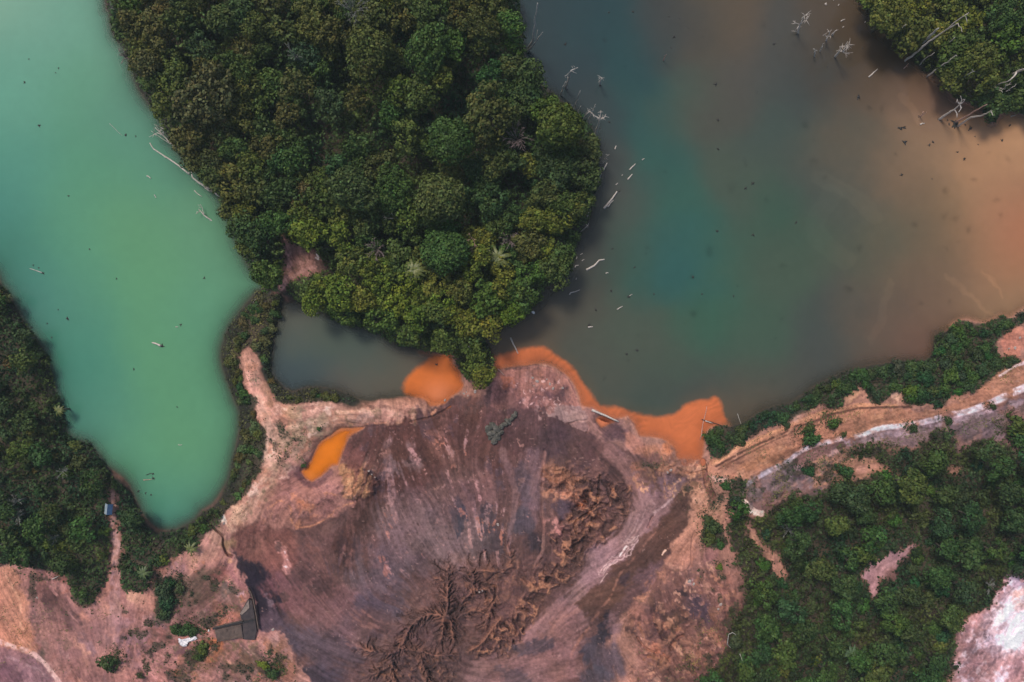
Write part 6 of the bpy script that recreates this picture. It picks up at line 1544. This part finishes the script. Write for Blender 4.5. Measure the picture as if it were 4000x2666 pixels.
# green lake
dead_tree("fan of pale branches fallen from the forest edge into the green lake", [(722, 610), (690, 580), (672, 566), (637, 530), (606, 499)], 2.4, .17, [(3, [(615, 520), (582, 536)], 2), (3, [(622, 510), (610, 492)], 3), (2, [(645, 550), (603, 521)], 2.4), (2, [(676, 545), (668, 525)], 3), (3, [(640, 505), (614, 492)], 3)], None, "dead wood on the green lake", 16, 1.2)
log("long fallen white trunk floating along the green lake's forest shore", [(740, 682), (677, 633), (623, 598), (600, 583), (585, 559)], .17, None, "dead wood on the green lake", [[(650, 618), (640, 612)]], z=.1)
dead_tree("forked white tree fallen into the green lake from the forest shore", [(862, 770), (815, 738), (775, 714), (752, 694), (746, 662), (742, 654)], 2.2, .21, [(4, [(728, 656), (712, 652)], 2.4), (1, [(800, 735), (820, 748)], 1.6), (4, [(741, 672), (735, 680)], 1.6)], None, "dead wood on the green lake", 4, .8)
log("pale stick curving beside the green lake's forest shore", [(759, 745), (772, 758), (789, 769)], .10, None, "dead wood on the green lake")
dead_tree("small branched driftwood in the green lake below the forked tree", [(833, 868), (808, 850), (796, 841), (783, 824), (777, 818)], .8, .14, [(2, [(790, 812), (783, 798)], 1.2), (3, [(774, 832)], .9)], None, "dead wood on the green lake", 8, .7)
log("thin stick reaching into the green lake, lowest at the forest edge", [(897, 848), (880, 834), (854, 823)], .08, None, "dead wood on the green lake", zs=[.5, .3, .1])
log("short pale float left of the forked tree in the green lake", [(574, 688), (581, 691), (589, 698)], .14, None, "dead wood on the green lake")
log("tiny pale float in the upper green lake, below the short one", [(603, 762), (606, 767), (610, 774)], .10, None, "dead wood on the green lake")
log("faint thin branch half sunk in the upper green lake", [(428, 484), (450, 505), (478, 532)], .05, M_GREYWOOD, "dead wood on the green lake", z=.02)
log("thin pale log near the left edge of the green lake", [(166, 1067), (142, 1058), (116, 1050)], .11, M_GREYWOOD, "dead wood on the green lake")
log("thick pale log with a dark root in the middle of the green lake", [(628, 1352), (612, 1344), (594, 1339)], .24, None, "dead wood on the green lake", z=.14)
log("tiny pale float beside a dark stump in the green lake", [(686, 1278), (691, 1278), (696, 1278)], .09, None, "dead wood on the green lake")
log("tiny pale float low in the green lake", [(696, 1738), (703, 1740), (711, 1738)], .08, None, "dead wood on the green lake")
log("thin pale floating rod at the bottom of the green lake", [(560, 1876), (577, 1875), (594, 1873)], .08, M_PLANK, "dead wood on the green lake")
log("dark curved stick above the floating rod in the green lake", [(572, 1856), (588, 1850), (602, 1851)], .07, M_DARKWOOD, "dead wood on the green lake")
log("pale pole lying along the neck at the green lake's right corner", [(968, 1206), (985, 1186), (1000, 1168)], .10, M_GREYWOOD, "dead wood on the green lake", zs=[.1, .4, .9])
# logs of the dark lake
for lb, pts, r in [("upper small upright-looking float off the forest point", [(2402, 584), (2404, 577), (2407, 570)], .13), ("pale log farthest right of the loose group off the forest", [(2459, 664), (2470, 653), (2482, 641)], .15), ("small pale float above the right pair of logs", [(2508, 626), (2513, 622), (2518, 620)], .10),
                   ("pale log below the farthest right one off the forest", [(2452, 702), (2461, 692), (2470, 681)], .16), ("pale log touching the forest edge, top of the loose group", [(2357, 665), (2364, 652), (2372, 637)], .15), ("tiny pale float between the loose logs", [(2406, 723), (2410, 719), (2414, 716)], .11),
                   ("tiny float in the middle of the loose group", [(2429, 687), (2431, 684), (2433, 683)], .09), ("long wavy white log in the dark lake below the forest point", [(2290, 1055), (2321, 1039), (2340, 1018), (2361, 1014)], .22), ("wavy thin pale log below the long wavy one", [(2224, 1152), (2230, 1144), (2248, 1140), (2265, 1133)], .13),
                   ("small curled pale wood left of the long wavy log", [(2246, 1046), (2249, 1038), (2260, 1037)], .11), ("tiny pale stick nearest the forest above the curled wood", [(2251, 1013), (2253, 1008), (2254, 1003)], .08), ("tiny pale curl above the long wavy log", [(2273, 1020), (2279, 1015), (2283, 1014)], .08),
                   ("tiny slanting stick above the curl off the forest", [(2267, 996), (2271, 993), (2276, 990)], .07), ("small white float right of the wavy logs", [(2366, 1069), (2371, 1066), (2377, 1067)], .12), ("tiny light float between the two wavy logs", [(2250, 1093), (2251, 1089), (2252, 1086)], .08),
                   ("pale stick beside a dark stain, lower dark lake", [(2410, 1210), (2421, 1203), (2433, 1197)], .12), ("small pale stick on a dark stump right of the others", [(2457, 1158), (2463, 1154), (2470, 1150)], .08), ("stubby pale log lowest in the dark lake's middle", [(2297, 1279), (2306, 1278), (2316, 1277)], .17),
                   ("crooked white log at the tip of the orange shallows", [(1994, 1319), (2003, 1341), (2013, 1360), (2024, 1382)], .17), ("pale log in the brown shallows left of the top right wood", [(3393, 302), (3410, 287), (3428, 270)], .15), ("short white curved wood in the tan shallows", [(3594, 488), (3602, 483), (3612, 483)], .16),
                   ("pale stub on the tan flat near the right frame edge", [(3948, 456), (3956, 453), (3966, 451)], .12), ("tiny pale float at the top right, uppermost", [(3255, 2), (3258, 0), (3260, -3)], .10), ("small pale tangle at the very top right", [(3222, 18), (3228, 12), (3226, 22)], .14),
                   ("tiny pale chip beside the tangle, top right", [(3274, 23), (3276, 20), (3278, 17)], .10), ("pale chip above the long snags, top right", [(3291, 108), (3294, 106), (3297, 104)], .11), ("pale wood chip between snags, top right", [(3284, 84), (3292, 79), (3301, 76)], .12), ("tiny float on the brown stain near the wood's corner", [(3378, 89), (3380, 86), (3381, 84)], .09)]:
    log(lb, pts, r, None, GL)
log("thick splintered pale log leaning on the forest side of the dark lake", [(2359, 815), (2376, 795), (2392, 776), (2410, 749)], .24, None, GL, [[(2374, 810), (2384, 795), (2396, 782)]], z=.2)
log("straight pale pole spanning the orange puddle by the delta", [(2312, 1602), (2364, 1624), (2417, 1648)], .26, M_DEAD, None, z=.45, cat="pole", name="pole", zs=[.5, .45, .4])
log("thin dark and pale stick standing across the orange shallows", [(2736, 1718), (2746, 1655), (2761, 1588)], .10, M_PLANK, "crossed sticks on the orange shallows", z=.08, cat="stick", name="stick")
log("long dark stick crossing the other toward the shore scrub", [(2741, 1639), (2800, 1657), (2875, 1685)], .08, M_DARKWOOD, "crossed sticks on the orange shallows", z=.2, cat="stick", name="stick")
log("short bright plank lying on the crossing dark stick", [(2755, 1645), (2768, 1649), (2783, 1654)], .12, None, "crossed sticks on the orange shallows", z=.36, cat="stick", name="stick")
log("faint thin stick in the water above the shore scrub corner", [(2881, 1617), (2890, 1645), (2899, 1673)], .06, M_GREYWOOD, "crossed sticks on the orange shallows", z=.05, cat="stick", name="stick")
log("reddish stick lying at the left root of the delta lobe", [(1945, 1442), (1958, 1454), (1970, 1467)], .11, M_PLANK, None, z=.55, cat="stick", name="stick")
log("thin pale stick on the pink ground below the left bank wood", [(203, 2263), (217, 2257), (231, 2250)], .09, M_DEAD, None, z=1.7, cat="stick", name="stick")
log("upper pale bare stem arched over the lower right thicket edge", [(2841, 2519), (2846, 2479), (2861, 2472), (2872, 2478), (2896, 2511)], .09, M_GREYWOOD, "bare stems over the thicket edge", zs=[2.4, 2.8, 3.0, 2.9, 2.5], cat="dead branch", name="fallen_branch")
log("lower pale stick in the thicket below the arched stem", [(2890, 2555), (2896, 2570), (2902, 2590)], .09, M_GREYWOOD, "bare stems over the thicket edge", zs=[2.4, 2.5, 2.5], cat="dead branch", name="fallen_branch")
log("short pale stem left end of the thicket's arched stem", [(2842, 2519), (2853, 2530), (2866, 2538)], .06, M_GREYWOOD, "bare stems over the thicket edge", zs=[2.3, 2.2, 2.2], cat="dead branch", name="fallen_branch")
log("leaning pale trunk poking out of the green neck beside the orange plume", [(1830, 1352), (1838, 1362), (1846, 1373)], .12, M_GREYWOOD, None, zs=[3.4, 3.0, 2.4], cat="dead branch", name="fallen_branch")

# waterlogged stumps
def stump(px, py, r, label, grp):
    m = MB(); b = wpt((px, py), 0)
    n = 5
    m.tube([(0, 0, -1.0), (.05, 0, -.2), (.02, .05, r * .9)], [r * 1.5, r * 1.1, r * .75], 7)
    for k_ in range(3):
        a = SR_.uniform(0, 6.28); m.tube([(0, 0, -.05), (math.cos(a) * r * 1.6, math.sin(a) * r * 1.6, .03), (math.cos(a) * r * 2.6, math.sin(a) * r * 2.6, -.12)], [r * .4, r * .3, r * .12], 5)
    o = m.build("stump", M_DARKWOOD); o.location = b; tag(o, label, "stump", grp)
LK = "stumps in the dark lake"; LG = "stumps in the green lake"
for px, py, r in [(2378, 50, .14), (2473, 48, .16), (2632, 145, .2), (2795, 330, .24), (2655, 75, .1), (2688, 110, .1), (2613, 66, .1), (2208, 173, .2), (2380, 478, .16), (2622, 188, .12), (2344, 502, .14), (2419, 748, .14), (3023, 173, .18), (3232, 262, .1), (3368, 188, .12), (3640, 700, .1), (3533, 557, .3), (3530, 500, .24), (3643, 557, .18), (3630, 567, .18), (3790, 503, .28), (3770, 490, .14), (3740, 596, .16), (3766, 621, .2), (3913, 551, .2), (3706, 486, .16), (3700, 470, .14), (3808, 534, .1), (3820, 566, .1), (3945, 490, .16), (3521, 685, .2), (2393, 973, .14), (2388, 1137, .18), (2327, 1213, .2), (2456, 1160, .2), (2300, 1270, .22), (2446, 1384, .18), (2488, 1370, .22), (2707, 1084, .18), (2741, 1151, .14), (2941, 918, .2), (2800, 905, .2), (2865, 1158, .14), (2804, 470, .2), (2804, 583, .18), (2940, 718, .22), (2911, 736, .2), (2478, 1045, .16), (2555, 1150, .14), (3352, 380, .28), (3110, 870, .18), (3518, 503, .3), (1706, 1426, .18), (3592, 456, .18), (3667, 466, .16), (3732, 482, .5), (2344, 335, .2), (2057, 204, .2)]:
    if px > 3500 and 440 < py < 720: wh = "on the tan shallows at the right"
    elif py < 300 and px > 2900: wh = "near the snags at the upper right"
    elif px < 2500 and py < 900: wh = "off the forest's right shore"
    elif px < 2500: wh = "in the lower left of the dark lake"
    else: wh = "in the open middle of the dark lake"
    if px == 1706: wh = "in the orange plume of the pond"
    stump(px, py, r, f"{'broad' if r > .21 else 'small' if r > .13 else 'tiny'} dark waterlogged stump {wh}", LK)
for px, py, r in [(706, 1270, .16), (263, 1246, .22), (130, 1037, .12), (151, 1048, .12), (167, 1068, .2), (350, 976, .14), (523, 1443, .14), (633, 1353, .26), (798, 1087, .16), (113, 232, .1), (228, 268, .12), (217, 286, .1), (96, 322, .16), (152, 492, .2), (540, 1921, .18), (568, 1927, .14), (590, 1933, .14), (598, 1870, .2), (500, 1901, .14), (227, 1210, .1), (185, 1265, .12), (202, 1320, .12), (490, 530, .2), (530, 533, .12), (267, 767, .14), (455, 1090, .12), (692, 1592, .12), (598, 1853, .14)]:
    wh = "near the top" if py < 600 else "near the left edge" if px < 300 else "at the bottom" if py > 1800 else "in the middle"
    stump(px, py, r, f"{'broad' if r > .19 else 'small' if r > .13 else 'tiny'} dark waterlogged stump {wh} of the green lake", LG)

# ------------------------------------------------------------------ palms
def frond(a, L, droop, w0):
    V = []; F = []; n = 7
    for i in range(n + 1):
        t = i / n; x = L * t; z = L * (.35 * t - droop * t * t)
        ww = w0 * (math.sin(math.pi * min(1, t * .9 + .08)) ** .7) * (1 if i < n else .1)
        for s_, dz in ((-1, -.10 * ww), (0, .18 * ww), (1, -.10 * ww)):
            V.append((x * math.cos(a) - s_ * ww * math.sin(a), x * math.sin(a) + s_ * ww * math.cos(a), z + dz))
    for i in range(n):
        for k_ in range(2):
            b = i * 3 + k_; F.append((b, b + 1, b + 4, b + 3))
    return V, F
M_PALM = mat_noise("palm_frond", (58, 74, 32), (116, 116, 54), 3, .5)
def palm(px, py, h, L, label, n=13, mat=None):
    kk = (H - h) / H; gz = max(0, float(ground_z(px, py)))
    t = empty("palm", ((px - 2000) * MPP * kk, (1333 - py) * MPP * kk, gz)); tag(t, label, "palm", None)
    MB().tube([(0, 0, -.3), (.2, .1, h * .4), (0, 0, h - gz)], [.22, .16, .13], 7).build("trunk", M_BARK, t)
    for i in range(n):
        m = MB(); a = i * 2.399 + SR_.uniform(-.2, .2)
        m.add(frond(a, L * SR_.uniform(.75, 1.1), SR_.uniform(.45, .85), L * .10)); f = m.build("frond", mat or M_PALM, t); f.location = (0, 0, h - gz)
palm(1617, 1055, 9.6, 2.7, "yellow star-shaped palm low in the central forest, left of the broad green dome", 14)
palm(1947, 1005, 8.4, 2.9, "yellow-green star-shaped palm right of the broad green dome")
palm(1828, 985, 8.2, 2.0, "smaller brownish palm between the broad dome and the right palm", 10, mat_noise("dry_palm_frond", (66, 62, 40), (112, 98, 62), 3, .6))
palm(3325, 2560, 5.2, 2.4, "pale green drooping palm in the bottom centre of the lower right thicket", 12, mat_noise("pale_palm_frond", (52, 74, 46), (96, 116, 78), 3, .5))
palm(745, 2145, 3.2, 1.5, "yellowish palm-like plant at the lower rim of the green lake", 12)
palm(560, 2240, 3.6, 1.6, "green palm-like plant right of the sandy footpath", 13, mat_noise("green_palm_frond", (48, 68, 34), (92, 104, 52), 3, .5))
palm(228, 1604, 3.2, 1.4, "olive palm-like plant leaning over the green lake's left rim", 12)

# ------------------------------------------------------------------ leafless trees in the canopy
def bare_tree(px, py, h, R, label, n=26, mat=None, cat="bare tree"):
    kk = (H - h) / H; gz = max(0, float(ground_z(px, py))); hh = h - gz
    t = empty("bare_tree", ((px - 2000) * MPP * kk, (1333 - py) * MPP * kk, gz)); tag(t, label, cat, None)
    mat = mat or M_BAREG; n = int(n * .8)
    MB().tube([(0, 0, -.3), (.15, .1, hh * .5), (0, 0, hh * .8)], [.2, .15, .11], 7).build("trunk", mat, t)
    m = MB()
    bias = SR_.uniform(0, 6.28)
    for i in range(n):
        a = SR_.gauss(bias, 1.5) if n < 22 else i * 2.399 + SR_.uniform(-1, 1); e = R * SR_.uniform(.35, 1.15); z1 = hh * SR_.uniform(.9, 1.06)
        p1 = Vector((e * .45 * math.cos(a + .15), e * .45 * math.sin(a + .15), hh * .9)); p2 = Vector((e * math.cos(a), e * math.sin(a), z1))
        m.tube([(0, 0, hh * .72), p1, p2], [.05, .035, .018], 4)
        for _ in range(3):
            b = SR_.uniform(-.9, .9); q = p1.lerp(p2, SR_.uniform(.2, .9)); m.tube([q, q + Vector((math.cos(a + b), math.sin(a + b), .3)) * e * .3], [.035, .02], 4)
    m.build("branches", mat, t)
M_BAREG = mat_noise("bare_grey_wood", (84, 86, 80), (148, 146, 138), 4, .8)
M_TWIG = mat_noise("pinkish_twigs", (92, 78, 76), (150, 130, 126), 5, .8)
bare_tree(1465, 970, 9.8, 2.0, "pinkish-grey leafless tree left of the broad green dome", 34, M_TWIG)
bare_tree(2022, 532, 11.0, 2.8, "pinkish-grey leafless tree left of the large olive dome", 40, M_TWIG)
bare_tree(1375, 26, 12.5, 2.6, "pale grey bare crown touching the top edge of the forest", 44)
bare_tree(1145, 205, 11.4, 1.8, "twisted pale branches in the upper left of the central forest", 12)
bare_tree(1840, 925, 10.4, 1.7, "ring-like bare branches above the right palms", 7, M_PLANK)
bare_tree(1990, 935, 10, 1.6, "greyish twiggy crown right of the ring-like bare branches", 26, M_TWIG)
bare_tree(1712, 800, 12.2, 1.9, "pale forked limb showing in the grey-green crown", 5, M_PLANK)
bare_tree(1540, 845, 10.6, 1.7, "arching bare limb over the dull open crown", 5)
bare_tree(3085, 2075, 4.8, 2.0, "pale grey leafless shrub in the upper left of the lower right thicket", 24)
bare_tree(60, 2020, 4.6, 1.7, "pale fan of bare twigs near the left frame edge, lower", 26)
bare_tree(55, 1962, 4.8, 1.4, "pale fan of bare twigs near the left frame edge, upper", 20)
bare_tree(235, 1845, 4.2, 1.5, "thin bare twigs inside the left bank wood, middle", 14)
bare_tree(205, 2105, 4.0, 1.0, "small whitish bare shrub inside the left bank wood, bottom", 16)
bare_tree(30, 2130, 4.4, 1.6, "grey bare twigs at the left frame edge, lowest", 18)
bare_tree(3870, 2290, 3.8, 1.6, "grey twiggy shrub at the top of the white quarry slope", 20)
bare_tree(420, 20, 6.5, 1.0, "thin grey twigs at the forest's upper left tip over the green lake", 16)
bare_tree(480, 215, 6.0, 1.3, "greyish bare twigs over the green lake on the forest's left edge", 26, M_TWIG)
bare_tree(640, 400, 6.6, 1.6, "brownish bare twigs on the forest's left edge above the fallen branches", 26, M_TWIG)

# ------------------------------------------------------------------ built things on the mine ground
M_CONC = mat_noise("old_concrete", (74, 60, 54), (104, 86, 78), 1.6, .85)
M_CONCD = mat_noise("wet_stained_concrete", (48, 40, 42), (80, 66, 64), 1.2, .5)
M_BEAM = mat_noise("dark_timber", (22, 20, 22), (48, 42, 42), 4, .7)
def prism(P, z0, z1, m):
    n = len(P); V = [(*p, z0) for p in P] + [(*p, z1) for p in P]
    F = [tuple(range(n, 2 * n)), tuple(range(n - 1, -1, -1))] + [(i, (i + 1) % n, n + (i + 1) % n, n + i) for i in range(n)]
    m.add((V, F)); return m
gz0 = float(ground_z(900, 2475)) + .12
c0 = wx(920, 2440, 0)
def loc(pts, z): return [((p[0] - 2000) * MPP * (H - z) / H - c0[0], (1333 - p[1]) * MPP * (H - z) / H - c0[1]) for p in pts]
sp = empty("spillway", (c0[0], c0[1], gz0)); tag(sp, "ruined grey concrete spillway with a dark sloping apron beside the dark wash", "spillway")
prism(loc([(838, 2462), (943, 2440), (949, 2488), (847, 2506)], gz0 + .3), -.8, .2, MB()).build("platform", M_CONC, sp, False)
ap = MB(); A_ = loc([(970, 2340), (985, 2345), (994, 2391), (1004, 2463), (996, 2499), (953, 2497), (948, 2430), (938, 2397)], gz0)
prism(A_, -.8, .22, ap).build("apron", M_CONCD, sp, False)
wl = MB()
W_ = [(964, 2300), (976, 2322), (984, 2345), (994, 2395), (1005, 2463)]
Wp = [Vector((*loc([p], gz0 + 1)[0], .2)) for p in W_]
for a, b in zip(Wp[:-1], Wp[1:]):
    d = b - a; wl.box(((a.x + b.x) / 2, (a.y + b.y) / 2, .25), (d.length + .1, .2, .5), math.atan2(d.y, d.x))
wl.build("side_wall", M_CONC, sp, False)
for P0, P1, nm, mt, th, zz in [((831, 2457), (949, 2430), "beam", M_BEAM, .34, .3), ((835, 2451), (950, 2424), "beam", M_CONC, .14, .36), ((942, 2442), (949, 2488), "curb", M_CONCD, .16, .28), ((847, 2506), (950, 2489), "curb", M_CONC, .14, .28), ((950, 2432), (998, 2420), "beam", M_BEAM, .3, .3)]:
    a = Vector((*loc([P0], gz0 + zz)[0], zz)); b = Vector((*loc([P1], gz0 + zz)[0], zz)); d = b - a
    MB().box(((a.x + b.x) / 2, (a.y + b.y) / 2, zz), (d.length, th, .26), math.atan2(d.y, d.x)).build(nm, mt, sp, False)
prism(loc([(972, 2345), (938, 2397), (946, 2402), (975, 2375)], gz0 + .3), .2, .42, MB()).build("ledge", mat_noise("pale_sand_concrete", (112, 98, 90), (150, 132, 122), 3, .9), sp, False)
for p in [(880, 2466), (908, 2472)]:
    q = loc([p], gz0 + .6)[0]; MB().box((q[0], q[1], .26), (.4, .3, .12), .25).build("hatch", M_CONC, sp, False)

# crumpled white sheet
def crumple(name, outline, z, mat, amp=.25, n=16):
    P = np.array([wx(p[0], p[1], z)[:2] for p in outline]); c = P.mean(0)
    xs = np.linspace(P[:, 0].min(), P[:, 0].max(), n * 2); ys = np.linspace(P[:, 1].min(), P[:, 1].max(), n)
    X, Y = np.meshgrid(xs, ys); Z = np.abs(fbm(X * 40, Y * 40, 26, 3, 5)) * amp * 3 + .05 + amp * .6 * ridged(X * 30, Y * 30, 22, 2, 6)
    pl_ = [tuple(q) for q in P]
    ins = np.array([[inside(pl_, x, y) for x in xs] for y in ys])
    idx = -np.ones(X.shape, int); idx[ins] = np.arange(ins.sum())
    V = np.stack([X[ins] - c[0], Y[ins] - c[1], Z[ins]], -1)
    F = [(idx[j, i], idx[j, i + 1], idx[j + 1, i + 1], idx[j + 1, i]) for j in range(n - 1) for i in range(2 * n - 1) if ins[j, i] and ins[j, i + 1] and ins[j + 1, i] and ins[j + 1, i + 1]]
    me = bpy.data.meshes.new(name); me.from_pydata([tuple(v) for v in V], [], F); me.materials.append(mat)
    o = link(bpy.data.objects.new(name, me)); o.location = (c[0], c[1], z)
    md = o.modifiers.new("thickness", 'SOLIDIFY'); md.thickness = .04
    return o
M_SHEET = mat_noise("white_plastic", (214, 208, 212), (240, 236, 238), 3, .45)
o = crumple("plastic_sheet", [(695, 2492), (716, 2494), (742, 2488), (766, 2482), (774, 2496), (756, 2504), (738, 2508), (732, 2524), (708, 2524), (700, 2510)], float(ground_z(725, 2505)) + .02, M_SHEET)
tag(o, "crumpled white plastic sheet on rusty ground below a row of dark shrubs", "sheet")
# lean-to shelter beside the footpath
zb = float(ground_z(420, 1990)); kk = (H - zb - 2) / H
shl = empty("shelter", ((419 - 2000) * MPP * kk, (1333 - 1991) * MPP * kk, zb)); shl.rotation_euler = (0, 0, -.1)
tag(shl, "small blue and white roofed shelter beside the sandy footpath in the left bank wood", "shelter")
M_BLUE = mat_noise("blue_tarpaulin", (44, 70, 104), (66, 96, 130), 3, .5); M_PALE = mat_noise("pale_tin", (120, 138, 150), (168, 180, 186), 3, .4)
def roof(x0, x1, z0, z1, mat):
    m = MB(); V = [(x0, -1.0, z0), (x1, -1.0, z1), (x1, 1.0, z1), (x0, 1.0, z0)]; V += [(a, b, c + .06) for a, b, c in V]
    m.add((V, [(0, 3, 2, 1), (4, 5, 6, 7), (0, 1, 5, 4), (1, 2, 6, 5), (2, 3, 7, 6), (3, 0, 4, 7)])); return m.build("roof_panel", mat, shl, False)
roof(-.75, .05, 1.5, 2.1, M_PALE); roof(.06, .8, 2.12, 1.6, M_BLUE)
for x, y in [(-.65, -.85), (-.65, .85), (.7, -.85), (.7, .85)]: MB().box((x, y, .7), (.1, .1, 1.6)).build("post", M_BEAM, shl, False)
# white sack, barrels and stones
def rock(px, py, r, label, mat, grp=None, zadd=0.0, name="rock", cat="rock", flat=.6, parent=None):
    bm_V = []; n1, n2 = 7, 9; ph = SR_.random() * 9
    m = MB(); V = []; F = []
    for i in range(n1 + 1):
        th = math.pi * i / n1
        for k_ in range(n2):
            a = 2 * math.pi * k_ / n2; rr = r * (1 + .22 * math.sin(2 * a + ph) * math.sin(th) + SR_.uniform(-.14, .14))
            V.append((rr * math.sin(th) * math.cos(a), rr * math.sin(th) * math.sin(a), rr * math.cos(th) * flat))
    for i in range(n1):
        for k_ in range(n2): F.append((i * n2 + k_, (i + 1) * n2 + k_, (i + 1) * n2 + (k_ + 1) % n2, i * n2 + (k_ + 1) % n2))
    m.add((V, F)); o = m.build(name, mat, parent, False)
    if parent is None:
        z = max(0, float(ground_z(px, py))) + r * flat * .35 + zadd; o.location = wx(px, py, z); tag(o, label, cat, grp)
    return o
M_ROCK = mat_noise("pale_rock", (128, 112, 106), (206, 192, 184), 2.2, .85, .6)
M_ROCKG = mat_noise("mossy_grey_rock", (50, 50, 42), (112, 106, 98), 1.6, .85, .8)
M_WHITE = mat_noise("white_bag", (206, 206, 206), (242, 240, 238), 3, .5)
rock(2083, 1221, .32, "small white bag floating off the forest's lower tip", M_WHITE, name="bag", cat="bag")
rock(815, 2464, .2, "small white drum lying left of the concrete spillway", M_WHITE, name="drum", cat="drum")
# boulder outcrop in the middle of the mine ground
zo = float(ground_z(1935, 1690)); kk = (H - zo) / H
oc = empty("rock_outcrop", ((1935 - 2000) * MPP * kk, (1333 - 1690) * MPP * kk, zo)); tag(oc, "grey rock outcrop with a mossy tongue on the brown mine ground", "rock outcrop")
for (x, y, r) in [(1910, 1672, .75), (1925, 1662, .7), (1942, 1678, .85), (1920, 1694, .8), (1938, 1704, .7), (1955, 1690, .6), (1932, 1722, .75), (1946, 1712, .55), (1915, 1710, .5), (1958, 1668, .6), (1972, 1658, .55), (1986, 1648, .6), (1998, 1638, .5), (2008, 1626, .55), (2014, 1614, .4), (1978, 1642, .4), (1904, 1686, .45)]:
    o = rock(0, 0, r, None, M_ROCKG, parent=oc, name="boulder", flat=.7)
    o.location = ((x - 1935) * MPP, (1690 - y) * MPP, r * .2); o.rotation_euler = (SR_.uniform(-.4, .4), SR_.uniform(-.4, .4), SR_.uniform(0, 6))
# loose stones
RR = random.Random(9)
spots = [(1738, 1564, "on the cream bank below the green neck"), (1812, 1538, "on the cream bank below the green neck"), (1828, 1546, "on the cream bank below the green neck"), (1856, 1530, "on the cream bank below the green neck"), (1822, 1532, "on the cream bank below the green neck"),
         (2080, 1476, "on the delta lobe"), (2098, 1490, "on the delta lobe"), (2136, 1482, "on the delta lobe"), (2148, 1500, "on the delta lobe"), (2160, 1518, "on the delta lobe"), (2086, 1508, "on the delta lobe"), (2198, 1516, "on the delta lobe"),
         (1945, 2050, "on the dark patch in the wash plain"), (3984, 1320, "on the pink ground at the right edge"), (3965, 1360, "on the pink ground at the right edge"), (3942, 1362, "on the pink ground at the right edge"),
         (1452, 1856, "on the grey end of the golden spoil heap"), (1465, 1866, "on the grey end of the golden spoil heap"), (1440, 1842, "on the grey end of the golden spoil heap"), (2693, 2272, "on the rusty mound"), (2710, 2282, "on the rusty mound"), (2815, 2362, "on the rubbly ring by the thicket"), (2806, 2380, "on the rubbly ring by the thicket"),
         (1066, 2460, "beside the concrete spillway"), (1050, 2588, "on the tan bank at the bottom"), (145, 2335, "on the maroon patch, lower left"), (875, 2045, "at the head of the rain-cut channel"), (2620, 1838, "on the rusty neck above the valley"), (2608, 1846, "on the rusty neck above the valley"), (1884, 2308, "on the crest of the gullies"), (1872, 2313, "on the crest of the gullies")]
for x, y, wh in spots:
    r = RR.uniform(.14, .34); rock(x, y, r, f"{'fist-sized' if r < .2 else 'small' if r < .27 else 'larger'} pale stone {wh}", M_ROCK, "loose pale stones on the mine ground", name="stone", cat="stone")

# ------------------------------------------------------------------ thin air between the drone and the ground
hz = MB().box((0, 0, 71.5), (5200, 5200, 152)).build("haze", None or bpy.data.materials.new("thin_haze"), None, False)
hm = hz.data.materials[0]; hm.use_nodes = True
nt = hm.node_tree; nt.nodes.clear()
out = nt.nodes.new("ShaderNodeOutputMaterial"); pv = nt.nodes.new("ShaderNodeVolumePrincipled")
pv.inputs["Color"].default_value = (.74, .94, 1.0, 1); pv.inputs["Density"].default_value = .00019; pv.inputs["Anisotropy"].default_value = 0
nt.links.new(pv.outputs[0], out.inputs["Volume"])
tag(hz, kind="stuff")
